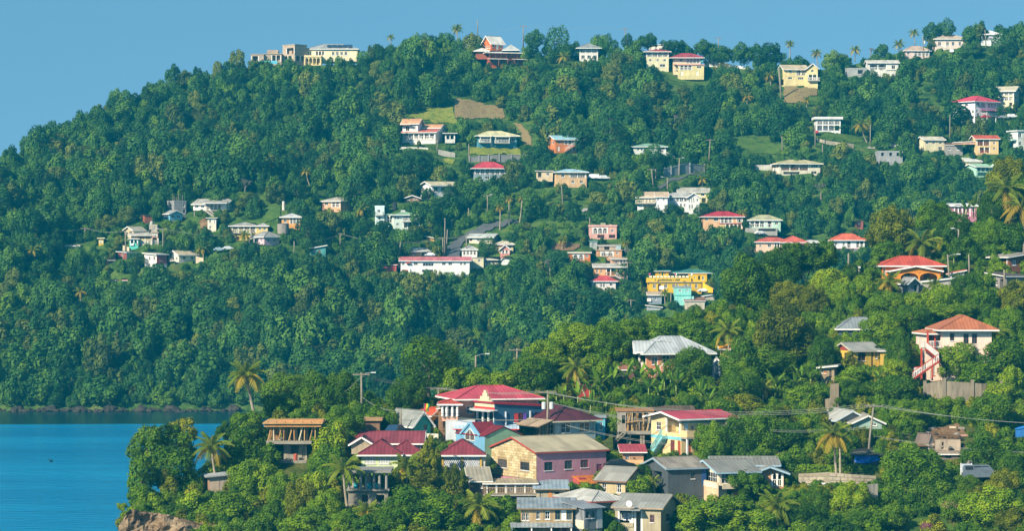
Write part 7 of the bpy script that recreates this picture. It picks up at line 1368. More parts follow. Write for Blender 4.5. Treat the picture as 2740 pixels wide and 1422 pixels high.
PP([('B', 580, 90, 580, 222, 62, 'tall palm on the skyline beside the burnt-orange house', 16, .2), ('A', 1510, 190, 1512, 240, 52, 'short palm on the skyline right of the cream villa', 13, .1),
    ('B', 1530, 345, 1528, 430, 75, 'yellowing palm below the white veranda house', 14, .6), ('C', 1668, 700, 1668, 760, 62, 'golden palm on the open slope under the mansion', 14, .7),
    ('C', 1870, 510, 1880, 590, 62, 'ragged palm beside the tall pole near the three-level yellow house', 13, .5), ('E', 220, 200, 218, 360, 46, 'tall palm above the three-level yellow house', 16, .3),
    ('E', 430, 275, 440, 375, 52, 'leaning palm beside the gabled bay', 15, .4), ('E', 738, 250, 735, 320, 55, 'palm on the ridge above the white terrace house', 14, .4),
    ('E', 1205, 115, 1212, 190, 50, 'palm on the ridge left of the thin pole', 13, .2), ('E', 1085, 200, 1085, 250, 55, 'palm behind the pale pink bungalow', 13, .3),
    ('E', 785, 850, 830, 985, 78, 'big yellowing palm above the stone retaining wall', 18, .6), ('E', 350, 650, 352, 705, 42, 'small brownish palm at the foot of the dry slope', 12, .7),
    ('F', 1695, 830, 1690, 965, 100, 'palm with golden fronds beside the cream gabled house', 18, .4), ('F', 2170, 690, 2170, 800, 88, 'palm with yellow skirt below the yellow house', 17, .5),
    ('H', 1080, 560, 1076, 780, 62, 'shortest of the three slim palms above the road', 16, .5), ('H', 1165, 480, 1162, 735, 62, 'middle one of the three slim palms above the road', 16, .4),
    ('H', 1292, 470, 1268, 705, 60, 'leaning one of the three slim palms above the road', 15, .3), ('H', 1680, 880, 1678, 980, 62, 'palm on the bare slope above the small orange cottage', 16, .4),
    ('G', 705, 40, 745, 195, 72, 'lone palm with leaning trunk high in the forest', 15, .5), ('G', 1340, 460, 1345, 600, 100, 'bushy palm between peach house and mint tower', 18, .3),
    ('I', 1155, 245, 1152, 315, 54, 'palm above the cream block house', 15, .5), ('I', 1478, 520, 1490, 600, 55, 'palm between crimson roof and mint house', 14, .5),
    ('I', 845, 1175, 850, 1250, 50, 'palm in front of the yellow building', 14, .2), ('I', 530, 765, 530, 830, 45, 'palm beside the tan house with arched porch', 13, .4), ('I', 20, 720, 12, 800, 45, 'palm at the edge of the bare slope', 12, .4),
    ('Z', 88, 672, 90, 705, 22, 'golden palm at the far end of the village road', 13, .6), ('Z', 214, 782, 216, 808, 20, 'little yellow palm low in the shore forest', 11, .8)], False)
for i, (r, x, y, hp) in enumerate([('N', 110, 545, 110), ('N', 185, 520, 130), ('N', 250, 500, 150), ('N', 325, 470, 140), ('N', 420, 450, 140), ('N', 500, 440, 130), ('N', 585, 430, 130), ('N', 660, 470, 140), ('N', 735, 500, 150), ('N', 700, 440, 110),
                                   ('N', 560, 500, 120), ('N', 620, 520, 100), ('N', 895, 540, 130), ('N', 940, 580, 120), ('N', 190, 600, 110), ('N', 290, 580, 110), ('N', 400, 520, 100), ('M', 790, 465, 75), ('M', 885, 470, 55), ('M', 1200, 480, 110), ('M', 1150, 470, 90),
                                   ('O', 600, 720, 150), ('O', 690, 740, 160), ('O', 745, 700, 120), ('O', 560, 770, 130), ('O', 375, 840, 120), ('O', 330, 800, 110), ('O', 1290, 720, 130), ('O', 1900, 560, 170), ('O', 1960, 640, 170), ('O', 2090, 300, 110), ('O', 1060, 260, 110), ('O', 900, 930, 60),
                                   ('J', 1380, 880, 90), ('J', 1800, 960, 120), ('J', 1830, 920, 110), ('J', 1900, 560, 120), ('J', 1960, 540, 130), ('J', 2030, 600, 120), ('N', 470, 935, 60), ('N', 700, 240, 60), ('N', 1370, 480, 130)]):
    hp *= 1.3; keep(r, x - hp * .3, y - hp, x + hp * .3, y - hp * .45, near_D(rx(r, x), ry(r, y)), .5); banana(rx(r, x), ry(r, y), hp / REG[r][2], True, 'banana plant with broad bright leaves in the plantings on the near slope', 'banana plants on the near slope')
for r, x, y, hp in [('B', 1190, 1250, 80), ('B', 1260, 1245, 75), ('B', 1330, 1250, 80), ('B', 1390, 1260, 60), ('G', 1030, 325, 60), ('G', 1100, 322, 65), ('C', 1430, 665, 60), ('E', 500, 760, 50), ('E', 1400, 800, 55), ('E', 1470, 640, 60), ('J', 150, 760, 50), ('J', 520, 690, 50), ('J', 590, 690, 55), ('I', 640, 640, 45)]:
    banana(rx(r, x), ry(r, y), hp / REG[r][2], False, 'banana plant with pale broad leaves on the far hillside', 'banana plants on the far hillside')

# ------------------------------------------------------------ near trees, one by one
NT = [
 ('K', 1010, 770, 150, 140, 'deep', 'm', 'dark sea-grape tree at the very tip of the headland'), ('K', 1170, 740, 170, 125, 'green', 'm', 'rounded green tree just behind the headland tip'), ('K', 1190, 900, 175, 130, 'deep', 'm', 'dark bushy tree in the middle of headland tip'),
 ('K', 985, 960, 115, 125, 'green', 's', 'leafy tree hanging over the sea on the headland'), ('K', 960, 1100, 95, 70, 'layer', 's', 'low wind-bent tree over the earth cliff'), ('K', 1150, 1000, 95, 85, 'olive', 's', 'brownish feathery tree beside the plywood shed'),
 ('K', 1255, 640, 100, 70, 'olive', 's', 'light olive tree behind the headland palm'), ('K', 1640, 770, 140, 130, 'deep', 'm', 'dark tree right behind the headland palm'), ('K', 1700, 610, 120, 85, 'green', 'm', 'green tree under the tall bay palm'),
 ('K', 1690, 990, 130, 115, 'bright', 'm', 'bright green bush beside the plywood shed'), ('K', 1580, 1180, 150, 100, 'bright', 'm', 'bright green bush on the cliff edge below the shed'), ('K', 1320, 1150, 125, 85, 'bright', 's', 'bright bush hanging over the earth cliff'),
 ('K', 1430, 1230, 120, 60, 'green', 's', 'low green bush along the cliff edge'), ('K', 838, 1172, 42, 24, 'layer', 's', 'tiny flat bush clinging to the outermost cliff'), ('K', 1560, 650, 90, 60, 'darklayer', 's', 'flat-branched tree over the water behind the headland'),
 ('L', 340, 330, 190, 110, 'deep', 'l', 'wide dark tree behind the formwork house'), ('L', 550, 330, 160, 125, 'deep', 'l', 'tall dark tree behind the leafy green tree'), ('L', 720, 330, 145, 120, 'deep', 'l', 'dark tree beside the first wooden pole'),
 ('L', 300, 450, 150, 85, 'green', 'm', 'leafy tree standing behind the timber formwork'), ('L', 470, 440, 120, 75, 'green', 'm', 'lighter leafy tree behind the formwork'), ('L', 730, 570, 165, 115, 'green', 'l', 'leafy mango tree beside the formwork house'),
 ('L', 640, 690, 130, 120, 'bright', 'm', 'bright feathery tree below the mango tree'), ('L', 640, 850, 130, 120, 'green', 'm', 'green tree between unfinished house and palm'), ('L', 110, 680, 150, 90, 'deep', 'm', 'dark tree at the seaward side of unfinished house'),
 ('L', 210, 800, 95, 85, 'green', 's', 'fern-like green tree beside the concrete stilts'), ('L', 70, 950, 140, 110, 'bright', 'm', 'bright tree on the headland slope under the shed'), ('L', 180, 980, 110, 120, 'green', 'm', 'green tree below the concrete stilts'),
 ('L', 320, 1060, 130, 130, 'green', 'l', 'large green tree on the headland slope'), ('L', 440, 1130, 140, 140, 'olive', 'l', 'olive tree in the middle of the lower slope'), ('L', 260, 1210, 100, 90, 'green', 'm', 'green bush above the cliff foot'), ('L', 620, 1180, 130, 120, 'green', 'l', 'round green tree beside the slender palm'),
 ('L', 530, 1010, 110, 90, 'bright', 'm', 'bright bush under the unfinished house'), ('L', 500, 1260, 150, 90, 'bright', 'm', 'bright bush at the bottom of the slope'), ('L', 760, 1270, 120, 80, 'green', 'm', 'bush at the foot of the slender palm'),
 ('L', 1250, 1170, 270, 140, 'deep', 'l', 'huge dark almond tree below the concrete terrace'), ('L', 1080, 1065, 150, 55, 'darklayer', 'm', 'flat-layered branches of almond beside the terrace'), ('L', 1060, 1260, 150, 100, 'deep', 'l', 'dark lower almond tree at the bottom edge'),
 ('L', 1345, 830, 120, 150, 'airy', 'l', 'tall airy tree in front of the crimson veranda house'), ('L', 1330, 990, 150, 80, 'olive', 'm', 'olive undergrowth tree beneath the airy tree'), ('L', 1535, 1000, 95, 120, 'airy', 'm', 'thin airy tree beside the dark wooden shed'),
 ('M', 280, 180, 222, 168, 'mango', 'l', 'great domed mango tree behind the pink house'), ('M', 120, 390, 140, 100, 'deep', 'l', 'dark tree behind the turquoise house'), ('M', 440, 300, 110, 90, 'green', 'm', 'green tree leaning out of the domed mango'),
 ('M', 640, 310, 140, 85, 'green', 'm', 'green tree right behind the pinkish-red roof'), ('M', 780, 330, 120, 80, 'green', 'm', 'leafy tree behind the end of pinkish-red roof'), ('M', 990, 250, 170, 120, 'deep', 'l', 'dark bushy tree beside the cross-arm pole'), ('M', 1090, 130, 160, 100, 'green', 'l', 'tall green tree on the crest above the bushy tree'),
 ('M', 1440, 240, 105, 105, 'bright', 'm', 'yellow-green mango tree beside the yellow-green palm'), ('M', 820, 1180, 100, 80, 'green', 's', 'small papaya-like tree under the balcony porch'), ('M', 250, 1200, 250, 130, 'green', 'l', 'broad glossy almond tree at the lower edge'),
 ('N', 90, 130, 170, 110, 'green', 'l', 'large green crest tree above the yellow-green mango'), ('N', 310, 120, 150, 115, 'green', 'l', 'green crest tree with dense crown'), ('N', 440, 70, 120, 80, 'bright', 'm', 'light green crest tree behind the white hip roof'), ('N', 640, 60, 130, 75, 'green', 'm', 'crest tree behind the ridge of the white hip roof'), ('N', 850, 70, 120, 80, 'green', 'm', 'crest tree beside the drooping palm'),
 ('N', 820, 275, 150, 100, 'deep', 'l', 'dark tree covering the corner of peach house'), ('N', 1160, 250, 150, 130, 'deep', 'l', 'very dark tree right of the white gabled porch'), ('N', 1150, 430, 150, 95, 'deep', 'l', 'dark tree above the banana clump'), ('N', 1030, 560, 120, 60, 'green', 'm', 'bush behind the pinkish-red roofed cream house'),
 ('N', 960, 770, 120, 110, 'green', 'l', 'dense green tree beside the cream house'), ('N', 1130, 740, 140, 120, 'deep', 'l', 'dense dark tree behind the wooden mid pole'), ('N', 1290, 730, 140, 125, 'green', 'l', 'dense green tree between pole and brown-fronded palm'), ('N', 1400, 640, 120, 90, 'olive', 'm', 'olive tree under the power lines'),
 ('N', 970, 1250, 260, 110, 'layer', 'l', 'broad glossy tree at the bottom in front of cream house'), ('N', 1190, 1040, 150, 80, 'layer', 'l', 'layered tree reaching across the cream and peach house'), ('N', 1110, 1180, 140, 70, 'layer', 'm', 'lower layered branches below the peach wall'), ('N', 500, 1060, 80, 70, 'bright', 's', 'bright small tree beside the stone-coloured house'), ('N', 1250, 1290, 140, 80, 'green', 'm', 'bush below the large palm'),
 ('J', 1290, 650, 205, 165, 'olive', 'l', 'great olive-green tree on the crest above the orange house'), ('J', 1650, 540, 180, 110, 'green', 'l', 'green crest tree between olive tree and mauve house'), ('J', 1250, 830, 130, 80, 'green', 'm', 'green tree behind the red ribbed roof corner'), ('J', 1790, 640, 150, 120, 'deep', 'l', 'shaded tree beside the concrete box house'),
 ('J', 2240, 230, 170, 150, 'olive', 'l', 'sunlit olive tree at the top of the near slope'), ('J', 2330, 400, 190, 150, 'deep', 'l', 'dark tree at the top edge of near slope'), ('J', 2110, 480, 130, 130, 'deep', 'l', 'dark tree beside the mauve house'), ('J', 2080, 700, 170, 120, 'green', 'l', 'green tree above the rust-brown house'), ('J', 2260, 720, 140, 110, 'deep', 'm', 'dark tree behind the rust-brown house'), ('J', 1900, 800, 130, 110, 'deep', 'm', 'dark tree behind the leaning lamp'),
 ('J', 120, 1070, 230, 200, 'deep', 'l', 'glossy large-leaved tree on the crest above the grey hip roof'), ('J', 560, 880, 270, 110, 'darklayer', 'l', 'wide dark umbrella tree on the crest'), ('J', 770, 850, 100, 100, 'deep', 'm', 'pointed dark tree on the crest'), ('J', 380, 980, 200, 130, 'deep', 'l', 'dark tree below the umbrella tree'),
 ('J', 790, 1090, 180, 110, 'bright', 'l', 'sunlit yellow-green tree above the grey roofed house'), ('J', 450, 1200, 170, 115, 'olive', 'l', 'olive tree below the glossy tree'), ('J', 640, 1230, 150, 110, 'olive', 'l', 'second olive tree beside the sunlit one'), ('J', 910, 1180, 120, 100, 'green', 'l', 'green tree right of the sunlit yellow-green tree'), ('J', 1060, 1120, 95, 90, 'bright', 'm', 'bright bush beside the short yellowish palm'), ('J', 960, 1010, 90, 70, 'deep', 'm', 'dark bush at the foot of the bare pole'),
 ('J', 1240, 1270, 160, 110, 'green', 'l', 'green tree below the short yellowish palm'), ('J', 1480, 1260, 150, 90, 'green', 'm', 'green tree below the grey plank shed'), ('J', 1700, 1230, 165, 115, 'green', 'l', 'green tree below the white canopy'), ('J', 1910, 1130, 150, 115, 'deep', 'l', 'dark tree left of the grey lean-to house'), ('J', 2040, 1240, 130, 100, 'green', 'm', 'green tree below the grey lean-to'), ('J', 2290, 1210, 150, 130, 'olive', 'l', 'yellowish tree at the slope edge'), ('J', 2170, 970, 90, 55, 'bright', 's', 'bright bush between the two slope houses'),
 ('O', 460, 240, 300, 230, 'olive', 'l', 'huge olive-leaved tree in the middle of near slope'), ('O', 330, 480, 260, 130, 'deep', 'l', 'dark tree under the huge olive-leaved tree'), ('O', 790, 420, 120, 140, 'deep', 'l', 'shadowy tree beside the yellow clapboard house'),
 ('O', 1330, 190, 200, 130, 'green', 'l', 'green tree beside the slate-blue house'), ('O', 1580, 110, 200, 110, 'deep', 'l', 'dark tree left of the terracotta roof'), ('O', 1960, 50, 260, 70, 'green', 'l', 'green tree behind the terracotta roof'), ('O', 2430, 130, 170, 110, 'green', 'l', 'green tree right of the terracotta roof'),
 ('O', 1470, 400, 130, 180, 'deep', 'l', 'tall dark tree between yellow and pink houses'), ('O', 1450, 560, 130, 85, 'bright', 'm', 'vine-covered bright bush between the houses'), ('O', 1040, 480, 75, 75, 'airy', 's', 'feathery small tree before the clapboard wall'), ('O', 1060, 610, 150, 75, 'green', 'm', 'green bush under the clapboard house'),
 ('O', 1040, 760, 170, 100, 'green', 'l', 'green tree above the patched gable roof'), ('O', 1450, 740, 230, 120, 'deep', 'l', 'dark tree below the pink house stair'), ('O', 1990, 470, 200, 150, 'green', 'l', 'dense bananas and bush before the pink house wall'), ('O', 2360, 450, 230, 160, 'deep', 'l', 'dark tree below the terracotta roof corner'), ('O', 2170, 590, 190, 90, 'green', 'm', 'green bush on top of the old retaining wall'),
 ('O', 80, 640, 190, 120, 'green', 'l', 'green tree above the little golden palm'), ('O', 640, 790, 170, 90, 'green', 'm', 'green bush below the banana clump'), ('O', 130, 880, 200, 90, 'olive', 'm', 'olive bush under the power lines'), ('O', 250, 1060, 300, 150, 'deep', 'l', 'massive dark tree beneath the power lines'), ('O', 620, 1040, 130, 90, 'green', 'm', 'green tree beside the patched gable roof'),
 ('O', 1560, 950, 200, 110, 'green', 'l', 'green tree behind the leaning pole'), ('O', 2280, 930, 220, 150, 'deep', 'l', 'massive dark tree beside the rubble slope'), ('O', 2460, 660, 120, 120, 'bright', 'm', 'yellow-flowered bush above the retaining wall'), ('O', 2380, 770, 150, 90, 'bright', 'm', 'bright bush at the end of the retaining wall'), ('O', 1880, 880, 150, 60, 'bright', 'm', 'bright bush below the retaining wall'),
 ('P', 1480, 760, 330, 220, 'green', 'l', 'big spreading tree beside the blue tarpaulin shack'), ('P', 1620, 950, 230, 160, 'deep', 'l', 'lower dark half of the hillside thicket tree'), ('P', 850, 1030, 200, 150, 'bright', 'l', 'feathery bright tree below the block wall'), ('P', 2180, 580, 250, 170, 'deep', 'l', 'large dark tree above the parked cars'), ('P', 2400, 730, 140, 150, 'deep', 'l', 'dark tree at the slope edge beside the cars'),
 ('P', 2330, 900, 180, 140, 'olive', 'l', 'olive thicket below the parked cars'), ('P', 2200, 1110, 300, 180, 'bright', 'l', 'big yellow-flowering thicket at the lower slope'), ('P', 1880, 1090, 180, 130, 'green', 'l', 'green thicket with pink blossom edge'), ('P', 1950, 900, 170, 90, 'deep', 'l', 'shaded thicket under the white signboard'), ('P', 520, 1040, 160, 120, 'deep', 'l', 'dark tree beside the large palm'),
 ('P', 420, 1220, 190, 130, 'deep', 'l', 'dark bush at the foot of the large palm'), ('P', 950, 1240, 220, 120, 'deep', 'l', 'shadowed bush at the bottom of the slope'), ('P', 2430, 1250, 200, 120, 'olive', 'l', 'olive bush at the lower slope corner'), ('P', 1250, 1200, 160, 110, 'deep', 'm', 'dark bush under the big spreading tree'), ('P', 210, 440, 220, 140, 'deep', 'l', 'dark tree above the cream and peach house roof'), ('P', 950, 440, 120, 90, 'olive', 'm', 'dry looking bush behind the leaning pole'), ('P', 280, 660, 70, 50, 'bright', 's', 'small bush at the end of the hedge'), ('P', 700, 640, 110, 60, 'deep', 's', 'dark bush behind the palms at the hedge'),
]
NEARCROWN = []
for i, (r, x, y, a, b_, kind, size, lab) in enumerate(NT):
    s = REG[r][2]; px, py = rx(r, x), ry(r, y); base = py + b_ / s * 1.15; D = near_D(px, min(base, 1560))
    NEARCROWN.append((px, py, a / s, b_ / s, D)); tree(px, py + b_ / s * .03, a / s * 1.04, b_ / s * 1.06, D, kind, size, i % 2, base_py=base + 12, name='tree' if size != 's' else 'shrub', label=lab, cat='tree' if size != 's' else 'shrub')

# ------------------------------------------------------------ far trees that stand out
FT = [('B', 1480, 190, 125, 110, 'dome', 'huge domed dark tree on the skyline'), ('B', 1270, 170, 90, 65, 'green', 'dense tree left of the huge domed one'), ('C', 440, 220, 85, 75, 'deep', 'dark round tree on the ridge beside a pole'), ('C', 600, 190, 60, 50, 'deep', 'dark tree behind the ridge pole'),
      ('C', 470, 480, 110, 80, 'olive', 'pale grey-green tree below the ridge house'), ('C', 780, 190, 100, 55, 'darklayer', 'wind-flattened tree left on the ridge above the mansion'), ('C', 1010, 245, 130, 50, 'darklayer', 'wide umbrella tree behind the mansion roofs'), ('C', 1290, 255, 120, 60, 'darklayer', 'open umbrella tree against the sky'),
      ('C', 1450, 310, 120, 60, 'darklayer', 'low umbrella tree beside the ridge pole'), ('C', 1640, 300, 130, 75, 'darklayer', 'broad umbrella tree against the sky'), ('C', 1860, 305, 140, 80, 'darklayer', 'dense umbrella tree near the tall palm'), ('C', 1340, 320, 60, 45, 'deep', 'rounded bush on the ridge'),
      ('C', 440, 1050, 180, 130, 'dome', 'enormous rounded dark tree in the valley slope'), ('C', 830, 1230, 120, 100, 'deep', 'dark tree before the green-roofed white house'), ('C', 700, 1280, 90, 60, 'bright', 'bright lime tree in the valley'), ('C', 1700, 570, 95, 70, 'bright', 'leafy bright tree on the slope below the mansion'),
      ('B', 120, 1270, 180, 100, 'deep', 'big dark tree below the white villa'), ('H', 250, 150, 180, 130, 'deep', 'shadowed big tree above the white long house'), ('H', 600, 410, 80, 65, 'deep', 'dark conical tree in front of the white long house'), ('H', 380, 430, 80, 45, 'green', 'green bush at the corner of white long house'),
      ('H', 960, 930, 112, 80, 'dome', 'round glossy tree beside the white gazebo'), ('G', 600, 270, 150, 85, 'dome', 'massive dark round tree above the orange house'), ('G', 730, 690, 180, 130, 'dome', 'massive dark tree below the orange house'), ('E', 560, 320, 95, 60, 'bright', 'bright round tree on the ridge'),
      ('E', 860, 470, 85, 55, 'green', 'round bush below the terrace wall'), ('E', 510, 580, 75, 75, 'green', 'round bush at the edge of dry slope'), ('E', 1460, 60, 90, 60, 'deep', 'dark wind-shaped tree crowning the ridge'), ('E', 1350, 100, 80, 60, 'green', 'green tree behind the ridge houses'), ('E', 1920, 190, 110, 100, 'deep', 'dark tree beside the white skyline house'),
      ('E', 1640, 250, 90, 60, 'deep', 'dark bush under the pink ridge house'), ('E', 1050, 830, 160, 120, 'green', 'big green tree in the centre of the slope'), ('E', 800, 1230, 150, 100, 'deep', 'dark round tree below the roofless shell'), ('E', 1250, 1200, 160, 110, 'green', 'green tree below the roofless shell wall'), ('I', 520, 120, 100, 70, 'deep', 'dark mango tree beside the parked cars'), ('I', 660, 100, 80, 65, 'bright', 'lime green tree above the parked cars'),
      ('I', 905, 485, 70, 42, 'deep', 'dark round bush before the arcaded house'), ('I', 1150, 492, 80, 48, 'deep', 'dark bush right of the arcaded house'), ('I', 420, 485, 95, 48, 'green', 'green tree left of the white verandas'), ('F', 910, 950, 110, 65, 'dome', 'round tree before the red and blue cabin'), ('F', 600, 540, 160, 80, 'olive', 'light green tree around the village pole')]
for i, (r, x, y, a, b_, kind, lab) in enumerate(FT):
    s = REG[r][2]; px, py = rx(r, x), ry(r, y); base = py + b_ / s * 1.1
    sk = lab.startswith(('huge domed', 'dense tree', 'dark round tree on', 'dark tree behind the ridge', 'wind-', 'wide umb', 'open umb', 'low umb', 'broad umb', 'dense umb', 'rounded bush', 'dark wind', 'bright round tree on', 'green tree behind the ridge h'))
    D = far_D(px, max(base, ip(FAR_SKY, px)))
    if sk: py += b_ / s * .12; b_ *= 1.15
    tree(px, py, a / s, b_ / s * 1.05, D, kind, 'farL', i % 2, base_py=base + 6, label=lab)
    KEEP.append((px - a / s * .7, py - b_ / s * .85, px + a / s * .7, py + b_ / s * (.2 if sk else .4), D, 1.0))

# bare branching trees
def bare(px, py_top, py_base, wp, D, label):
    k = D / FPX; g = random.Random(int(px)); foot = at(px, py_base, D); hm = (py_base - py_top) * k; root = empty('bare_tree', foot); tag(root, label, 'tree')
    mb = MB(); tips = []
    def br(p, d, L, r, lvl):
        q = p + d * L; mb.tube([p, p.lerp(q, .5) + Vector((g.uniform(-.05, .05), 0, .03)) * L, q], [r, r * .8, r * .55], 4, False)
        if lvl < 5:
            for _ in range(3): br(q, (d + Vector((g.uniform(-1, 1), g.uniform(-1, 1), g.uniform(-.3, .55)))).normalized(), L * g.uniform(.6, .78), r * .58, lvl + 1)
    MB().tube([(0, 0, -.8), (0, 0, hm * .3)], [.28, .2], 7).build('trunk', barkm('857b70'), root)
    for _ in range(3): br(Vector((0, 0, hm * .3)), Vector((g.uniform(-.6, .6), g.uniform(-.4, .4), 1)).normalized(), hm * .24, .11, 1)
    mb.build('branches', barkm('857b70'), root)
for r, x, yt, yb, lab in [('F', 2170, 20, 220, 'leafless pale grey tree above the yellow house'), ('H', 1560, 1050, 1200, 'pale bare branches sticking out below the small orange cottage'), ('C', 1020, 850, 940, 'bare grey tree in the middle of the slope'), ('J', 720, 260, 390, 'bare-branched tree in the valley forest'), ('E', 860, 225, 300, 'bare grey tree on the ridge')]:
    px = rx(r, x); D = far_D(px, ry(r, yb)) - 3; KEEP.append((px - 18, ry(r, yt), px + 18, ry(r, yb) - 8, D, .5)); bare(px, ry(r, yt), ry(r, yb), 40, D, lab)

# ------------------------------------------------------------ the forest
SCRUB = [[(rx(r, x), ry(r, y)) for x, y in p] for r, p in (('H', [(1000, 770), (1300, 740), (1700, 700), (1950, 700), (1950, 900), (1560, 960), (1250, 900), (1080, 880)]), ('H', [(1000, 450), (1300, 420), (1600, 440), (2024, 480), (2024, 560), (1500, 640), (1300, 600)]), ('G', [(950, 760), (1500, 780), (1750, 880), (1700, 1000), (950, 1000)]), ('E', [(1000, 540), (1400, 540), (1450, 760), (1200, 760), (1050, 620)]), ('B', [(600, 900), (1100, 900), (1380, 1000), (1400, 1180), (1180, 1180), (1100, 960)]), ('E', [(640, 1060), (900, 1050), (920, 1180), (740, 1200)]), ('F', [(1180, 560), (1700, 460), (1720, 640), (1300, 700), (1180, 680)]))]
FORK = [('deep', 0), ('green', 0), ('olive', 0), ('green', 1), ('deep', 1), ('bright', 0), ('layer', 0), ('olive', 1)]
WGT = np.array([.27, .22, .12, .14, .12, .05, .04, .035]); cand = []; g = np.random.default_rng(5)
py = 95.0
while py < 1103:
    px = -200 + g.uniform(0, 30)
    while px < 2950:
        qx, qy = px + g.uniform(-14, 14), py + g.uniform(-10, 10); px += g.uniform(22, 38)
        if qy < ip(FAR_SKY, qx) or qy > ip(NEAR_SKY, qx) + 10: continue
        D = far_D(qx, qy); k = FPX / D; big = sm_noise(qx + 300, qy, 170); R = float(np.clip(g.lognormal(.92 + .42 * big, .34), 1.3, 5.2))
        if qy < ip(FAR_SKY, qx) + 25: R = min(R, 3.0 if qx < 1150 else 3.9)
        if qx < 800 and qy < 420: R = min(R, 3.3)
        zs = g.uniform(.75, 1.35); scrub = any(inside(sp_, qx, qy) for sp_ in SCRUB)
        if scrub: R = min(R, g.uniform(1.0, 1.7)); zs = .8
        if qy > 1085: R = min(R, 2.4)
        ok = False
        for f_ in (1.0, .6, .36):
            r_ = R * f_
            if r_ < .9: break
            cz = r_ * zs * .85; rp = r_ * k
            if not overlaps(qx - rp * .9, qy - (cz + r_ * zs * .9) * k, qx + rp * .9, qy - 3, D): ok = True; break
        if ok: cand.append((qx, qy, D, r_, zs, int(g.choice([1, 3, 5, 5, 2])) if scrub else int(g.choice(8, p=WGT / WGT.sum())), g.uniform(0, 6.28), g.uniform(.75, 1.35)))
    py += 18
for i in range(150):
    qx = 1000 + i * 11.8 + g.uniform(-8, 8); qy = ip(FAR_SKY, qx) + g.uniform(-1, 8); D = far_D(qx, qy); k = FPX / D
    if 1590 < qx < 2120 and i % 2: R, zs = g.uniform(3.2, 4.6), 1.1
    else: R, zs = g.uniform(2.0, 3.6), g.uniform(.8, 1.2)
    if not overlaps(qx - R * k * .9, qy - R * zs * 1.75 * k, qx + R * k * .9, qy - 3, D): cand.append((qx, qy, D, R, zs, int(g.choice(8, p=WGT / WGT.sum())), g.uniform(0, 6.28), g.uniform(.9, 1.15)))
def visible_far(c): return 0 < c[0] < 2740 and c[1] - c[3] * FPX / c[2] < ip(NEAR_SKY, c[0]) - 60
order = sorted([c for c in cand if visible_far(c)], key=lambda c: -c[3] / c[2])
chosen = set(id(c) for c in order[:215]); src = {}
zone = lambda c: 'shore' if c[1] > 820 else 'middle' if c[1] > 480 else 'upper'
KW = {'deep': 'dark', 'green': 'green', 'olive': 'olive', 'bright': 'bright', 'layer': 'flat-topped', 'brown': 'brownish'}; seen = {}
for c in order[:215]:
    kd, vr = FORK[c[5]]; p = at(c[0], c[1], c[2]); rt = empty('forest_tree', p, c[6]); z = zone(c)
    l = min((l for l in LAND if not l[2]), key=lambda l: math.hypot(l[0] - c[0], (l[1] - c[1]) * 1.3)); d = math.hypot(l[0] - c[0], l[1] - c[1])
    if d < 170: lab = KW[kd] + ' tree ' + ('above' if l[1] - c[1] > 45 else 'below' if c[1] - l[1] > 25 else 'beside') + ('' if abs(c[0] - l[0]) < 25 else ' and left of' if c[0] < l[0] else ' and right of') + ' the ' + l[3]
    else: lab = KW[kd] + {'shore': ' tree in the forest on the steep bank above the water', 'middle': ' tree in the unbroken forest below the village houses', 'upper': ' tree in the unbroken forest of the upper far hillside'}[z]
    lab = ' '.join(lab.split()[:16]); tag(rt, lab, 'tree', z + ' forest trees')
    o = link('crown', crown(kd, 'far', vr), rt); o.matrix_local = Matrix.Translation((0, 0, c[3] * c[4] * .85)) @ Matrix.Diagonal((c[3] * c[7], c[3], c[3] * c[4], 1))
    t = link('trunk', TRUNKS[vr], rt); t.matrix_local = Matrix.Diagonal((c[3], c[3], c[3] * c[4], 1)); src.setdefault(c[5], o)
keys = sorted(src); mapk = {k_: len(keys) - 1 - i for i, k_ in enumerate(keys)}   # the join lists its inputs last to first
pts = [((lambda p: (p.x, p.y, p.z + c[3] * c[4] * .85))(at(c[0], c[1], c[2])), mapk.get(c[5], 0), c[6], (c[3] * c[7], c[3], c[3] * c[4])) for c in cand if id(c) not in chosen]
scatter_object('forest', 'dense green woodland covering the far hillside', 'forest', pts, [src[k_] for k_ in keys])
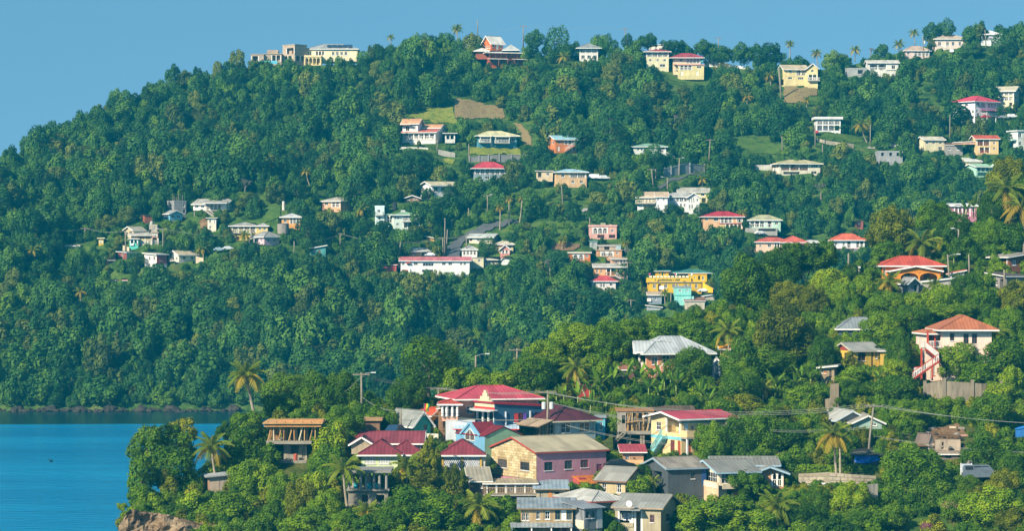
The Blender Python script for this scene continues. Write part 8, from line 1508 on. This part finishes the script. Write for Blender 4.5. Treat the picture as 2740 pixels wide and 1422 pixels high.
# undergrowth on the near slope
pts = []; py = 560.0; kinds = ['deep', 'green', 'deep', 'olive', 'green']; srcs = []
while py < 1470:
    px = 300.0
    while px < 2850:
        qx, qy = px + g.uniform(-12, 12), py + g.uniform(-9, 9); px += g.uniform(20, 36)
        if qy < ip(NEAR_SKY, qx) + 4: continue
        D = near_D(qx, qy); k = FPX / D; R = g.uniform(.8, 1.75)
        for f_ in (1.0, .6, .35):
            r_ = R * f_; rp = r_ * k
            if any(D < c[4] and ((qx - c[0]) / c[2]) ** 2 + ((qy - r_ * .6 * k - c[1]) / c[3]) ** 2 < .95 for c in NEARCROWN): continue
            if not overlaps(qx - rp, qy - r_ * 1.5 * k, qx + rp, qy - 4, D):
                p = at(qx, qy, D); pts.append(((p.x, p.y, p.z + r_ * .5), int(g.integers(0, 5)), g.uniform(0, 6.28), (r_, r_ * 1.05, r_ * .95))); break
    py += 17
US = []
for i, kd in enumerate(kinds):
    c0 = [('L', 900, 1310), ('P', 1100, 1290), ('P', 700, 1310), ('P', 1650, 1300), ('L', 150, 1310)][i]; px, py = rx(c0[0], c0[1]), ry(c0[0], c0[2])
    rt = tree(px, py, 42, 34, near_D(px, py + 34), kd, 's', i % 2, base_py=py + 40, name='shrub', label=['dark shrub below the almond tree', 'green shrub under the thicket', 'dark shrub below the large palm', 'olive shrub on the grassy bank', 'green shrub above the cliff foot edge'][i], cat='shrub'); US.append([c for c in rt.children if c.name.startswith('crown')][0])
scatter_object('undergrowth', 'low leafy undergrowth covering the near slope', 'undergrowth', pts, US)

# ------------------------------------------------------------ the air
hz = MB().box(-1450, 1450, -200, 1300, -6, 150).build('haze', None or bpy.data.materials.new('haze_air')); tag(hz, kind='stuff'); hz['label'] = 'thin blue sea haze over the bay'
m = hz.data.materials[0]; m.use_nodes = True; m.node_tree.nodes.clear(); o = m.node_tree.nodes.new('ShaderNodeOutputMaterial'); v = m.node_tree.nodes.new('ShaderNodeVolumePrincipled')
v.inputs['Color'].default_value = (.01, .43, .72, 1); v.inputs['Density'].default_value = .00025; v.inputs['Density Attribute'].default_value = ''; v.inputs['Anisotropy'].default_value = 0.0
m.node_tree.links.new(v.outputs[0], o.inputs['Volume'])
try: m.cycles.homogeneous_volume = True
except Exception: pass
